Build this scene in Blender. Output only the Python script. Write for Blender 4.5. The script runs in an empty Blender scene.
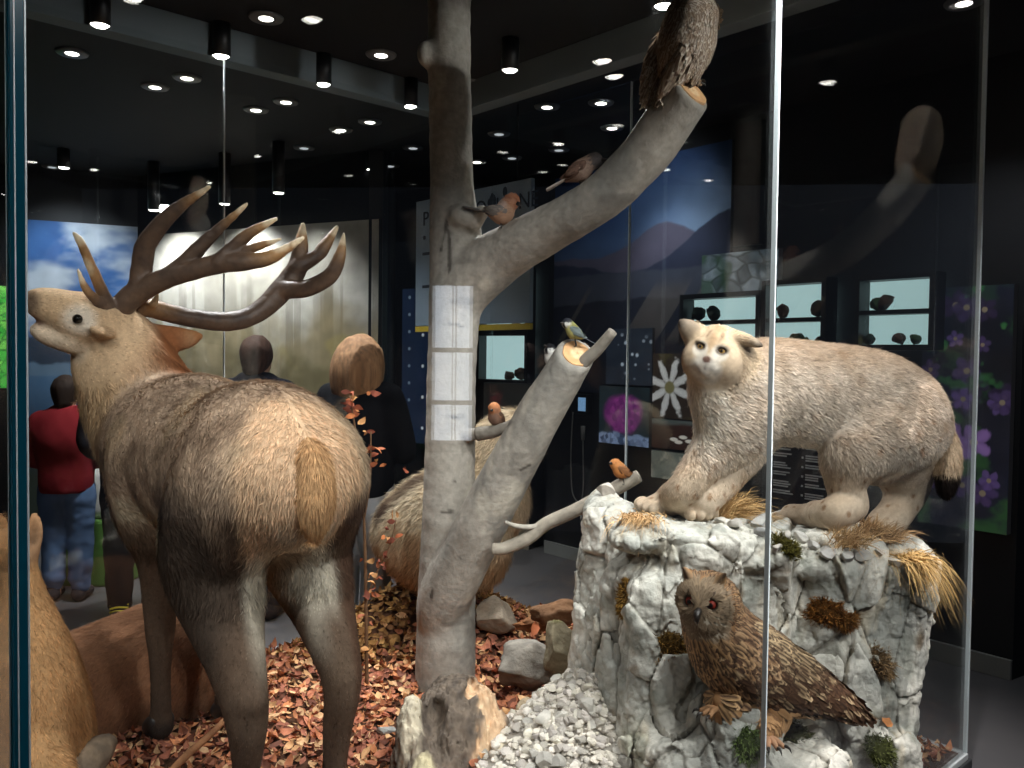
import bpy, math, random
import numpy as np
from mathutils import Vector, Matrix

random.seed(11)
RNG = np.random.default_rng(11)
SC = bpy.context.scene
COL = SC.collection
PI = math.pi
A = np.array

# ------------------------------------------------------------------ camera
CX, CY, F = 512.0, 384.0, 850.0
EYE = A([0.0, 0.0, 1.55])
_p, _r = math.radians(1.85), math.radians(0.66)
_R0, _F0, _U0 = A([1, 0, 0.]), A([0, math.cos(_p), -math.sin(_p)]), A([0, math.sin(_p), math.cos(_p)])
CR = _R0 * math.cos(_r) + _U0 * math.sin(_r)
CU = _U0 * math.cos(_r) - _R0 * math.sin(_r)
CF = _F0

def ray(px, py):
    return CF + CR * ((px - CX) / F) + CU * ((CY - py) / F)

def at(px, py, D):
    "point at depth D (world y) seen at a place of the photograph"
    d = ray(px, py)
    return EYE + d * (D / d[1])

def proj(p):
    q = np.asarray(p) - EYE
    w = q @ CF
    return A([CX + F * (q @ CR) / w, CY - F * (q @ CU) / w])

# the glass case: corner C0, long front along U, depth along V
_a = math.radians(47.5)
DU = A([math.sin(_a), math.cos(_a), 0.0])
DV = A([-math.cos(_a), math.sin(_a), 0.0])
C0 = A([-0.582, 1.0, 0.0])
CASE_U, CASE_V = 3.06, 2.66

def uv(u, v, z=0.0):
    return C0 + DU * u + DV * v + A([0, 0, z])

def touv(p):
    q = np.asarray(p) - C0
    return q @ DU, q @ DV

def onU(px, py, u):
    d = ray(px, py)
    t = (u - (EYE - C0) @ DU) / (d @ DU)
    return EYE + d * t

def onV(px, py, v):
    d = ray(px, py)
    t = (v - (EYE - C0) @ DV) / (d @ DV)
    return EYE + d * t

def onZ(px, py, z):
    d = ray(px, py)
    return EYE + d * ((z - EYE[2]) / d[2])

# ------------------------------------------------------------------ small maths
def lin(c):
    c = np.asarray(c, float) / 255.0
    return np.where(c <= 0.04045, c / 12.92, ((c + 0.055) / 1.055) ** 2.4)

def rgba(c):
    l = lin(c)
    return (float(l[0]), float(l[1]), float(l[2]), 1.0)

def nrm(v):
    v = np.asarray(v, float)
    return v / np.maximum(np.linalg.norm(v, axis=-1, keepdims=True), 1e-9)

def sstep(a, b, x):
    t = np.clip((x - a) / (b - a), 0, 1)
    return t * t * (3 - 2 * t)

def mixc(a, b, t):
    t = np.asarray(t)[..., None]
    return np.asarray(a) * (1 - t) + np.asarray(b) * t

def _hash(ix, iy, iz):
    h = (ix.astype(np.int64) * 374761393 + iy.astype(np.int64) * 668265263 + iz.astype(np.int64) * 2147483647 * 3) & 0xFFFFFFFF
    h = ((h ^ (h >> 13)) * 1274126177) & 0xFFFFFFFF
    h = ((h ^ (h >> 15)) * 2246822519) & 0xFFFFFFFF
    return ((h ^ (h >> 16)) & 0xFFFFFF) / float(0xFFFFFF)

def vnoise(P):
    P = np.asarray(P, float)
    i = np.floor(P).astype(np.int64)
    f = P - i
    f = f * f * (3 - 2 * f)
    out = 0
    for dx in (0, 1):
        for dy in (0, 1):
            for dz in (0, 1):
                w = (f[..., 0] if dx else 1 - f[..., 0]) * (f[..., 1] if dy else 1 - f[..., 1]) * (f[..., 2] if dz else 1 - f[..., 2])
                out = out + w * _hash(i[..., 0] + dx, i[..., 1] + dy, i[..., 2] + dz)
    return out

def fbm(P, oct=4, lac=2.03, gain=0.5):
    P = np.asarray(P, float)
    s, a, n = 0, 1.0, 0
    for o in range(oct):
        s = s + a * (vnoise(P + 17.3 * o) - 0.5)
        n += a
        a *= gain
        P = P * lac
    return s / n * 2          # about -1..1

def worley(P, seed=0):
    "distance to nearest and second nearest jittered lattice point"
    P = np.asarray(P, float)
    i = np.floor(P).astype(np.int64)
    d1 = np.full(P.shape[:-1], 9.0)
    d2 = np.full(P.shape[:-1], 9.0)
    cid = np.zeros(P.shape[:-1])
    for dx in (-1, 0, 1):
        for dy in (-1, 0, 1):
            for dz in (-1, 0, 1):
                cx, cy, cz = i[..., 0] + dx + seed, i[..., 1] + dy, i[..., 2] + dz
                q = np.stack([i[..., 0] + dx + _hash(cx, cy, cz), cy + _hash(cx + 91, cy, cz), cz + _hash(cx, cy + 57, cz)], -1)
                d = np.linalg.norm(P - q, axis=-1)
                near = d < d1
                d2 = np.where(near, d1, np.minimum(d2, d))
                cid = np.where(near, _hash(cx, cy + 7, cz + 3), cid)
                d1 = np.where(near, d, d1)
    return d1, d2, cid

def spline(pts, n=8):
    "Catmull-Rom through the points (any width), n samples per span"
    P = np.asarray(pts, float)
    if len(P) < 3:
        t = np.linspace(0, 1, n + 1)[:, None]
        return P[0] * (1 - t) + P[-1] * t
    Q = np.vstack([2 * P[0] - P[1], P, 2 * P[-1] - P[-2]])
    out = []
    for k in range(1, len(Q) - 2):
        p0, p1, p2, p3 = Q[k - 1:k + 3]
        for t in np.linspace(0, 1, n, endpoint=False):
            out.append(0.5 * (2 * p1 + (p2 - p0) * t + (2 * p0 - 5 * p1 + 4 * p2 - p3) * t * t + (3 * p1 - p0 - 3 * p2 + p3) * t ** 3))
    out.append(P[-1])
    return A(out)

def frame_of(x, up=(0, 0, 1)):
    "rows: x direction, y (left), z (up)"
    x = nrm(x)
    y = np.cross(up, x)
    y = nrm(y)
    return np.stack([x, y, np.cross(x, y)])

# ------------------------------------------------------------------ implicit bodies
class SDF:
    def __init__(s, lo, hi, res):
        s.lo, s.res = np.asarray(lo, float), res
        n = np.ceil((np.asarray(hi, float) - s.lo) / res).astype(int) + 1
        s.n = n
        s.G = np.full(n, 9.0, np.float32)

    def _pts(s, lo, hi):
        i0 = np.clip(np.floor((lo - s.lo) / s.res).astype(int), 0, s.n)
        i1 = np.clip(np.ceil((hi - s.lo) / s.res).astype(int) + 1, 0, s.n)
        if (i1 <= i0).any():
            return None, None
        ax = [s.lo[k] + s.res * np.arange(i0[k], i1[k]) for k in range(3)]
        P = np.stack(np.meshgrid(*ax, indexing='ij'), -1)
        return tuple(slice(i0[k], i1[k]) for k in range(3)), P

    def _join(s, sl, d, k, cut=False):
        g = s.G[sl]
        if cut:
            d = -d
            h = np.clip(0.5 - 0.5 * (g - d) / k, 0, 1) if k > 0 else (d > g).astype(float)
            s.G[sl] = g * (1 - h) + d * h + k * h * (1 - h)
        else:
            h = np.clip(0.5 + 0.5 * (g - d) / k, 0, 1) if k > 0 else (d < g).astype(float)
            s.G[sl] = g * (1 - h) + d * h - k * h * (1 - h)

    def cone(s, a, b, ra, rb, k=0.02, flat=None, cut=False):
        a, b = np.asarray(a, float), np.asarray(b, float)
        m = max(ra, rb) * (max(1.0, flat[1]) if flat else 1.0) + k * 1.5 + 3 * s.res
        sl, P = s._pts(np.minimum(a, b) - m, np.maximum(a, b) + m)
        if sl is None:
            return
        if flat is not None:
            ax, sc = nrm(flat[0]), flat[1]
            sq = lambda v: v + (v @ ax)[..., None] * ax * (1 / sc - 1)
            P, a, b = sq(P - a), a * 0, sq((b - a)[None])[0]
        ab = b - a
        t = np.clip(((P - a) @ ab) / max(ab @ ab, 1e-9), 0, 1)
        d = np.linalg.norm(P - a - t[..., None] * ab, axis=-1) - (ra + (rb - ra) * t)
        if flat is not None and flat[1] < 1:
            d = d * (0.5 + 0.5 * flat[1])
        s._join(sl, d, k, cut)

    def tube(s, pts, rads, k=0.02, n=5, flat=None):
        Q = np.hstack([np.asarray(pts, float), np.asarray(rads, float)[:, None]])
        Q = spline(Q, n) if len(Q) > 2 else Q
        for i in range(len(Q) - 1):
            s.cone(Q[i, :3], Q[i + 1, :3], max(Q[i, 3], 1e-4), max(Q[i + 1, 3], 1e-4), k if i == 0 else min(k, max(Q[i, 3] * 0.5, 0.003)), flat)

    def ell(s, c, r, R=None, k=0.02, cut=False):
        c, r = np.asarray(c, float), np.asarray(r, float) * np.ones(3)
        m = r.max() + k * 1.5 + 3 * s.res
        sl, P = s._pts(c - m, c + m)
        if sl is None:
            return
        q = P - c
        if R is not None:
            q = q @ np.asarray(R).T
        k0 = np.linalg.norm(q / r, axis=-1)
        k1 = np.linalg.norm(q / (r * r), axis=-1)
        s._join(sl, k0 * (k0 - 1) / np.maximum(k1, 1e-6), k, cut)

    def box(s, c, h, R=None, rd=0.02, k=0.02, cut=False):
        c, h = np.asarray(c, float), np.asarray(h, float)
        m = np.linalg.norm(h) + k * 1.5 + 3 * s.res
        sl, P = s._pts(c - m, c + m)
        if sl is None:
            return
        q = P - c
        if R is not None:
            q = q @ np.asarray(R).T
        q = np.abs(q) - (h - rd)
        d = np.linalg.norm(np.maximum(q, 0), axis=-1) + np.minimum(q.max(-1), 0) - rd
        s._join(sl, d, k, cut)

    def halfspace(s, c, n):
        "cut away everything on the side n points to"
        sl, P = s._pts(s.lo, s.lo + s.n * s.res)
        s.G[sl] = np.maximum(s.G[sl], (P - c) @ nrm(n))

    def displace(s, f, band=0.1):
        m = np.abs(s.G) < band
        idx = np.argwhere(m)
        s.G[m] += f(s.lo + idx * s.res).astype(np.float32)

    def mesh(s, smooth=0):
        G, lo, res = s.G, s.lo, s.res
        for _ in range(smooth):
            for ax in range(3):
                G = (np.roll(G, 1, ax) + 2 * G + np.roll(G, -1, ax)) / 4
        b = G < 0
        G = G.copy()
        c = np.zeros(np.array(G.shape) - 1, np.int8)
        offs = [(x, y, z) for x in (0, 1) for y in (0, 1) for z in (0, 1)]
        sh = c.shape
        for x, y, z in offs:
            c += b[x:x + sh[0], y:y + sh[1], z:z + sh[2]]
        idx = np.argwhere((c > 0) & (c < 8))
        acc, cnt = np.zeros((len(idx), 3)), np.zeros(len(idx))
        for o in offs:
            for ax in range(3):
                if o[ax] == 0:
                    p = list(o); p[ax] = 1
                    g0 = G[tuple((idx + o).T)]; g1 = G[tuple((idx + p).T)]
                    cr = (g0 < 0) != (g1 < 0)
                    t = np.where(cr, g0 / np.where(cr, g0 - g1, 1), 0)
                    q = np.tile(np.asarray(o, float), (len(idx), 1)); q[:, ax] = t
                    acc[cr] += q[cr]; cnt[cr] += 1
        V = (idx + acc / cnt[:, None]) * res + lo
        gid = np.full(sh, -1, np.int64)
        gid[tuple(idx.T)] = np.arange(len(idx))
        Fs = []
        for ax in range(3):
            u, v = (ax + 1) % 3, (ax + 2) % 3
            s0 = [slice(None)] * 3; s1 = [slice(None)] * 3
            s0[ax] = slice(0, -1); s1[ax] = slice(1, None)
            d = b[tuple(s0)].astype(np.int8) - b[tuple(s1)].astype(np.int8)
            e = np.argwhere(d != 0)
            sg = d[tuple(e.T)]
            ok = (e[:, u] > 0) & (e[:, v] > 0) & (e[:, u] < sh[u]) & (e[:, v] < sh[v])
            e, sg = e[ok], sg[ok]
            def cell(du, dv):
                q = e.copy(); q[:, u] -= du; q[:, v] -= dv
                return gid[tuple(q.T)]
            Q = np.stack([cell(1, 1), cell(0, 1), cell(0, 0), cell(1, 0)], 1)
            Q[sg < 0] = Q[sg < 0][:, ::-1]
            Fs.append(Q)
        Q = np.vstack(Fs)
        Q = Q[(Q >= 0).all(1)]
        return V, Q

def vnormals(V, Q):
    T = np.vstack([Q[:, :3], Q[:, [0, 2, 3]]]) if Q.shape[1] == 4 else Q
    n = np.cross(V[T[:, 1]] - V[T[:, 0]], V[T[:, 2]] - V[T[:, 0]])
    N = np.zeros_like(V)
    for i in range(3):
        np.add.at(N, T[:, i], n)
    return nrm(N)

def fur(V, Q, C, n, length, width, flow, lift=0.25, jit=0.25, mask=None, tone=0.16, tipc=1.12, rootc=0.75):
    """short combed hairs over a body: (verts, quads, tris, colours, normals)"""
    N = vnormals(V, Q)
    T = np.vstack([Q[:, :3], Q[:, [0, 2, 3]]])
    ar = np.linalg.norm(np.cross(V[T[:, 1]] - V[T[:, 0]], V[T[:, 2]] - V[T[:, 0]]), axis=1)
    if mask is not None:
        ar = ar * mask(V[T].mean(1), nrm(N[T].mean(1)))
    pick = RNG.choice(len(T), n, p=ar / ar.sum())
    r1, r2 = np.sqrt(RNG.random(n)), RNG.random(n)
    w = np.stack([1 - r1, r1 * (1 - r2), r1 * r2], 1)
    P = (V[T[pick]] * w[..., None]).sum(1)
    M = nrm((N[T[pick]] * w[..., None]).sum(1))
    c = (C[T[pick]] * w[..., None]).sum(1)
    d = flow(P, M)
    d = d - (d * M).sum(1)[:, None] * M
    d = nrm(nrm(d) + jit * RNG.normal(size=(n, 3)))
    d = nrm(d - (d * M).sum(1)[:, None] * M + lift * M * (0.5 + RNG.random(n))[:, None])
    side = nrm(np.cross(d, M))
    L = (length(P) if callable(length) else np.full(n, length)) * (0.65 + 0.7 * RNG.random(n))
    wd = (width(P) if callable(width) else np.full(n, width)) * (0.7 + 0.6 * RNG.random(n))
    P = P - M * 0.002
    L1, w1 = L[:, None], wd[:, None]
    bend = nrm(d - 0.35 * lift * M)
    mid = P + d * L1 * 0.5
    tip = mid + bend * L1 * 0.5
    B = np.stack([P - side * w1 * .5, P + side * w1 * .5, mid - side * w1 * .42, mid + side * w1 * .42, tip], 1).reshape(-1, 3)
    b0 = np.arange(n) * 5
    quads = np.stack([b0, b0 + 1, b0 + 3, b0 + 2], 1)
    tris = np.stack([b0 + 2, b0 + 3, b0 + 4], 1)
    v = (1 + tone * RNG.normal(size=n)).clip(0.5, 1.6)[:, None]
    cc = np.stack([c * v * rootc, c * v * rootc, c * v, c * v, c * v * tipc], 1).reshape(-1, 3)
    nn = np.repeat(nrm(M + 0.25 * side * RNG.normal(size=(n, 1))), 5, axis=0)
    return B, quads, tris, cc, nn

# ------------------------------------------------------------------ objects
MATS = {}

def part(name, V, faces, mat, parent=None, cols=None, normals=None, smooth=True, origin=None):
    """one mesh object. V in world space; faces a list of integer arrays (each n x k) or of tuples"""
    V = np.asarray(V, float)
    if parent is not None:
        o0 = np.asarray(parent['_w'] if '_w' in parent else (0, 0, 0), float)
    elif origin is not None:
        o0 = np.asarray(origin, float)
    else:
        o0 = A([V[:, 0].mean(), V[:, 1].mean(), V[:, 2].min()])
    me = bpy.data.meshes.new(name)
    fs = []
    if isinstance(faces, np.ndarray):
        faces = [faces]
    for f in faces:
        if isinstance(f, np.ndarray) and f.ndim == 2:
            if len(f):
                fs.append(f)
        else:
            fs.append(A([f]))
    nl = sum(f.size for f in fs); nf = sum(len(f) for f in fs)
    me.vertices.add(len(V)); me.loops.add(nl); me.polygons.add(nf)
    me.vertices.foreach_set('co', (V - o0).astype(np.float32).ravel())
    me.loops.foreach_set('vertex_index', np.concatenate([f.ravel() for f in fs]).astype(np.int32))
    tot = np.concatenate([np.full(len(f), f.shape[1]) for f in fs]).astype(np.int32)
    me.polygons.foreach_set('loop_start', np.concatenate([[0], np.cumsum(tot)[:-1]]).astype(np.int32))
    me.polygons.foreach_set('use_smooth', np.full(nf, bool(smooth)))
    me.update(calc_edges=True)
    if cols is not None:
        ca = me.color_attributes.new('Col', 'FLOAT_COLOR', 'POINT')
        c = np.ones((len(V), 4), np.float32); c[:, :3] = np.clip(cols, 0, 4)
        ca.data.foreach_set('color', c.ravel())
    if normals is not None:
        me.normals_split_custom_set_from_vertices(normals.astype(np.float32))
    if mat is not None:
        me.materials.append(MATS[mat] if isinstance(mat, str) else mat)
    o = bpy.data.objects.new(name, me)
    COL.objects.link(o)
    if parent is not None:
        o.parent = parent
        o['_w'] = [float(x) for x in o0]
    else:
        o.location = [float(x) for x in o0]
        o['_w'] = [float(x) for x in o0]
    return o

def thing(name, label, cat, loc=(0, 0, 0), group=None):
    o = bpy.data.objects.new(name, None)
    o.empty_display_size = 0.05
    COL.objects.link(o)
    o.location = [float(x) for x in loc]
    o['_w'] = [float(x) for x in loc]
    return tag(o, label, cat, group)

def tag(o, label, cat, group=None, kind=None):
    o['label'] = label; o['category'] = cat
    if group: o['group'] = group
    if kind: o['kind'] = kind
    return o

def structure(o):
    o['kind'] = 'structure'
    return o

def cat_mesh(*ms):
    "join several (V, [faces], C) into one"
    Vs, Fs, Cs, k = [], [], [], 0
    for m in ms:
        V, fl = m[0], m[1]
        Vs.append(V)
        for f in (fl if isinstance(fl, list) else [fl]):
            Fs.append(np.asarray(f) + k if np.asarray(f).ndim == 2 else A([f]) + k)
        if len(m) > 2 and m[2] is not None:
            Cs.append(m[2])
        k += len(V)
    return np.vstack(Vs), Fs, (np.vstack(Cs) if Cs else None)

def box_mesh(c, h, R=None, bev=0.0):
    "a box with bevelled edges: half sizes h, rows of R its axes"
    h = np.asarray(h, float)
    if bev <= 0:
        S = A([(x, y, z) for x in (-1, 1) for y in (-1, 1) for z in (-1, 1)], float) * h
        Fc = A([(0, 1, 3, 2), (4, 6, 7, 5), (0, 4, 5, 1), (2, 3, 7, 6), (0, 2, 6, 4), (1, 5, 7, 3)])
        V, Fs = S, [Fc]
    else:
        import bmesh
        bm = bmesh.new()
        bmesh.ops.create_cube(bm, size=2)
        for v in bm.verts:
            v.co = Vector((v.co.x * h[0], v.co.y * h[1], v.co.z * h[2]))
        bmesh.ops.bevel(bm, geom=bm.edges[:], offset=min(bev, h.min() * .9), segments=2, affect='EDGES', profile=0.5)
        V = A([v.co[:] for v in bm.verts]); bm.verts.index_update()
        by = {}
        for f in bm.faces:
            by.setdefault(len(f.verts), []).append([v.index for v in f.verts])
        Fs = [A(x) for x in by.values()]
        bm.free()
    if R is not None:
        V = V @ np.asarray(R)
    return V + np.asarray(c), Fs

def tube_mesh(pts, rads, seg=10, n=6, caps=True, tw=None):
    Q = np.hstack([np.asarray(pts, float), np.asarray(rads, float)[:, None]])
    if len(Q) > 2 and n > 1:
        Q = spline(Q, n)
    P, r = Q[:, :3], np.maximum(Q[:, 3], 1e-4)
    t = nrm(np.gradient(P, axis=0))
    u = np.cross(t[0], (0, 0, 1)) if abs(t[0][2]) < .9 else np.cross(t[0], (1, 0, 0))
    u = nrm(u)
    V = []
    an = np.linspace(0, 2 * PI, seg, endpoint=False)
    for k in range(len(P)):
        u = nrm(u - (u @ t[k]) * t[k])
        w = np.cross(t[k], u)
        V.append(P[k] + r[k] * (np.cos(an)[:, None] * u + np.sin(an)[:, None] * w))
    V = np.vstack(V)
    i = np.arange(len(P) - 1)[:, None] * seg + np.arange(seg)[None]
    j = np.arange(len(P) - 1)[:, None] * seg + (np.arange(seg)[None] + 1) % seg
    Fs = [np.stack([i, j, j + seg, i + seg], -1).reshape(-1, 4)]
    if caps:
        Fs.append(A([np.arange(seg)[::-1]])); Fs.append(A([np.arange(seg) + (len(P) - 1) * seg]))
    return V, Fs

def lathe_mesh(c, prof, seg=20, R=None):
    "profile of (radius, height) turned round the z axis at c"
    V = []
    an = np.linspace(0, 2 * PI, seg, endpoint=False)
    for r, z in prof:
        V.append(np.stack([r * np.cos(an), r * np.sin(an), np.full(seg, z)], 1))
    V = np.vstack(V)
    m = len(prof)
    i = np.arange(m - 1)[:, None] * seg + np.arange(seg)[None]
    j = np.arange(m - 1)[:, None] * seg + (np.arange(seg)[None] + 1) % seg
    Fs = [np.stack([i, j, j + seg, i + seg], -1).reshape(-1, 4), A([np.arange(seg)[::-1]]), A([np.arange(seg) + (m - 1) * seg])]
    if R is not None:
        V = V @ np.asarray(R)
    return V + np.asarray(c), Fs

def copy_thing(root, loc, rz=0.0, scale=1.0, label=None, group=None):
    "a thing with copies of its parts and their sub-parts"
    r = root.copy(); COL.objects.link(r)
    r.location = loc; r.rotation_euler = (0, 0, rz); r.scale = (scale,) * 3
    if label: r['label'] = label
    if group: r['group'] = group
    for ch in list(root.children):
        c = ch.copy(); COL.objects.link(c); c.parent = r
        for g in list(ch.children):
            d = g.copy(); COL.objects.link(d); d.parent = c
    return r
# ------------------------------------------------------------------ materials
def _new(name):
    m = bpy.data.materials.new(name); m.use_nodes = True
    nt = m.node_tree
    b = nt.nodes['Principled BSDF']
    MATS[name] = m
    return m, nt, b

def _bump(nt, b, scale, strength, dist=0.01, detail=4, tex='noise', stretch=None):
    tc = nt.nodes.new('ShaderNodeTexCoord')
    src = tc.outputs['Object']
    if stretch:
        mp = nt.nodes.new('ShaderNodeMapping'); mp.inputs['Scale'].default_value = stretch
        nt.links.new(src, mp.inputs['Vector']); src = mp.outputs['Vector']
    n = nt.nodes.new('ShaderNodeTexNoise' if tex == 'noise' else 'ShaderNodeTexVoronoi')
    n.inputs['Scale'].default_value = scale
    if tex == 'noise':
        n.inputs['Detail'].default_value = detail
    nt.links.new(src, n.inputs['Vector'])
    bp = nt.nodes.new('ShaderNodeBump')
    bp.inputs['Strength'].default_value = strength; bp.inputs['Distance'].default_value = dist
    nt.links.new(n.outputs[0], bp.inputs['Height'])
    nt.links.new(bp.outputs['Normal'], b.inputs['Normal'])
    return n

def mat_plain(name, col, rough=0.6, metal=0.0, bump=None, spec=0.5, vary=None):
    m, nt, b = _new(name)
    b.inputs['Base Color'].default_value = rgba(col)
    b.inputs['Roughness'].default_value = rough
    b.inputs['Metallic'].default_value = metal
    b.inputs['Specular IOR Level'].default_value = spec
    if bump:
        _bump(nt, b, *bump)
    if vary:
        sc, c2 = vary
        tc = nt.nodes.new('ShaderNodeTexCoord')
        n = nt.nodes.new('ShaderNodeTexNoise'); n.inputs['Scale'].default_value = sc; n.inputs['Detail'].default_value = 5
        nt.links.new(tc.outputs['Object'], n.inputs['Vector'])
        r = nt.nodes.new('ShaderNodeValToRGB')
        r.color_ramp.elements[0].position = .35; r.color_ramp.elements[1].position = .68
        r.color_ramp.elements[0].color = rgba(col); r.color_ramp.elements[1].color = rgba(c2)
        nt.links.new(n.outputs[0], r.inputs[0]); nt.links.new(r.outputs[0], b.inputs['Base Color'])
    return m

def mat_vcol(name, rough=0.8, spec=0.2, bump=None, noise=None, sheen=0.0):
    m, nt, b = _new(name)
    a = nt.nodes.new('ShaderNodeVertexColor'); a.layer_name = 'Col'
    src = a.outputs['Color']
    if noise:
        sc, amt = noise
        tc = nt.nodes.new('ShaderNodeTexCoord')
        n = nt.nodes.new('ShaderNodeTexNoise'); n.inputs['Scale'].default_value = sc; n.inputs['Detail'].default_value = 6
        nt.links.new(tc.outputs['Object'], n.inputs['Vector'])
        mr = nt.nodes.new('ShaderNodeMapRange')
        mr.inputs['From Min'].default_value = .25; mr.inputs['From Max'].default_value = .75
        mr.inputs['To Min'].default_value = 1 - amt; mr.inputs['To Max'].default_value = 1 + amt
        nt.links.new(n.outputs[0], mr.inputs['Value'])
        mx = nt.nodes.new('ShaderNodeVectorMath'); mx.operation = 'SCALE'
        nt.links.new(src, mx.inputs[0]); nt.links.new(mr.outputs[0], mx.inputs['Scale'])
        src = mx.outputs[0]
    nt.links.new(src, b.inputs['Base Color'])
    b.inputs['Roughness'].default_value = rough
    b.inputs['Specular IOR Level'].default_value = spec
    if sheen:
        b.inputs['Sheen Weight'].default_value = sheen
    if bump:
        _bump(nt, b, *bump)
    return m

def mat_emit(name, col, strength):
    m, nt, b = _new(name)
    b.inputs['Base Color'].default_value = rgba(col)
    b.inputs['Emission Color'].default_value = rgba(col)
    b.inputs['Emission Strength'].default_value = strength
    return m

def mat_emit_vcol(name, strength):
    m, nt, b = _new(name)
    a = nt.nodes.new('ShaderNodeVertexColor'); a.layer_name = 'Col'
    nt.links.new(a.outputs['Color'], b.inputs['Base Color'])
    nt.links.new(a.outputs['Color'], b.inputs['Emission Color'])
    b.inputs['Emission Strength'].default_value = strength
    b.inputs['Roughness'].default_value = .35
    return m

def mat_glass(name, tint=(253, 254, 254), boost=1.0):
    m, nt, b = _new(name)
    nt.nodes.remove(b)
    out = [n for n in nt.nodes if n.type == 'OUTPUT_MATERIAL'][0]
    t = nt.nodes.new('ShaderNodeBsdfTransparent'); t.inputs[0].default_value = rgba(tint)
    g = nt.nodes.new('ShaderNodeBsdfGlossy'); g.inputs['Roughness'].default_value = 0.0
    g.inputs[0].default_value = (boost, boost, boost, 1)
    fr = nt.nodes.new('ShaderNodeFresnel'); fr.inputs['IOR'].default_value = 1.5
    mx = nt.nodes.new('ShaderNodeMixShader')
    geo = nt.nodes.new('ShaderNodeNewGeometry')
    # same reflectance from either side of a thin pane
    sel = nt.nodes.new('ShaderNodeMix'); sel.data_type = 'FLOAT'
    fr2 = nt.nodes.new('ShaderNodeFresnel'); fr2.inputs['IOR'].default_value = 1 / 1.5
    nt.links.new(geo.outputs['Backfacing'], sel.inputs[0])
    nt.links.new(fr.outputs[0], sel.inputs[2]); nt.links.new(fr2.outputs[0], sel.inputs[3])
    nt.links.new(sel.outputs[0], mx.inputs[0])
    nt.links.new(t.outputs[0], mx.inputs[1]); nt.links.new(g.outputs[0], mx.inputs[2])
    nt.links.new(mx.outputs[0], out.inputs[0])
    return m

mc = mat_vcol('coat', rough=0.8, spec=0.12, noise=(75, .16))
nt = mc.node_tree      # hair lets some light through
tl = nt.nodes.new('ShaderNodeBsdfTranslucent'); ms = nt.nodes.new('ShaderNodeMixShader'); ms.inputs[0].default_value = .22
bs = nt.nodes['Principled BSDF']; ou = [n for n in nt.nodes if n.type == 'OUTPUT_MATERIAL'][0]
nt.links.new(bs.inputs['Base Color'].links[0].from_socket, tl.inputs[0])
nt.links.new(bs.outputs[0], ms.inputs[1]); nt.links.new(tl.outputs[0], ms.inputs[2]); nt.links.new(ms.outputs[0], ou.inputs[0])
mat_vcol('plumage', rough=0.7, spec=0.2)
mat_vcol('bark', rough=0.85, spec=0.2, bump=(60, 0.5, 0.006, 6), noise=(38, .22))
mat_vcol('limestone', rough=0.9, spec=0.2, bump=(45, 0.7, 0.012, 8), noise=(30, .16))
mat_vcol('pebble', rough=0.9, spec=0.2, bump=(70, 0.5, 0.004, 5), noise=(60, .12))
mat_vcol('litter', rough=0.75, spec=0.25, noise=(90, .2))
mat_vcol('soil', rough=0.95, spec=0.1, bump=(40, 0.8, 0.01, 6))
mat_vcol('antler', rough=0.5, spec=0.4, bump=(70, 0.5, 0.004, 5), noise=(60, .2))
mat_vcol('dry_grass', rough=0.8, spec=0.2)
mat_vcol('moss', rough=0.95, spec=0.05)
mat_vcol('print', rough=0.6, spec=0.3)
mat_vcol('cloth', rough=0.9, spec=0.1, bump=(120, 0.3, 0.003, 3))
mat_vcol('skin', rough=0.6, spec=0.3)
mat_vcol('hair', rough=0.75, spec=0.2)
mat_vcol('cut_wood', rough=0.8, spec=0.2, bump=(90, .3, .002, 4))
mat_plain('eye', (10, 8, 6), rough=.06, spec=.8)
mat_plain('claw', (34, 28, 24), rough=.4)
mat_plain('hoof', (38, 33, 30), rough=.45)
mat_plain('black_metal', (16, 16, 18), rough=.45)
mat_plain('ring', (120, 122, 124), rough=.4)
mat_plain('ceiling_black', (20, 21, 25), rough=.85, vary=(1.2, (25, 26, 31)))
mat_plain('beam_grey', (112, 122, 126), rough=.7, vary=(2, (104, 113, 117)))
mat_plain('wall_black', (20, 21, 26), rough=.6)
mat_plain('floor_grey', (104, 100, 100), rough=.5, vary=(3, (92, 90, 92)), bump=(60, .1, .002))
mat_plain('skirting', (138, 138, 134), rough=.6)
mat_plain('plinth', (60, 60, 62), rough=.6)
mat_plain('case_trim', (205, 208, 208), rough=.4)
mat_plain('white_paint', (214, 214, 208), rough=.5)
mat_plain('green_paint', (84, 128, 56), rough=.6)
mat_plain('letter_dark', (38, 48, 66), rough=.6)
mat_plain('letter_white', (222, 222, 218), rough=.6)
mat_plain('board_dark', (22, 17, 18), rough=.5)
mat_plain('cord_grey', (120, 118, 112), rough=.5)
mat_emit('lamp_glow', (255, 250, 240), 14)
mat_emit('lamp_small', (255, 248, 236), 5)
mat_emit('lamp_dim', (235, 240, 245), .5)
mat_glass('glass')
mat_emit_vcol('print_backlit', .33)
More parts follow.
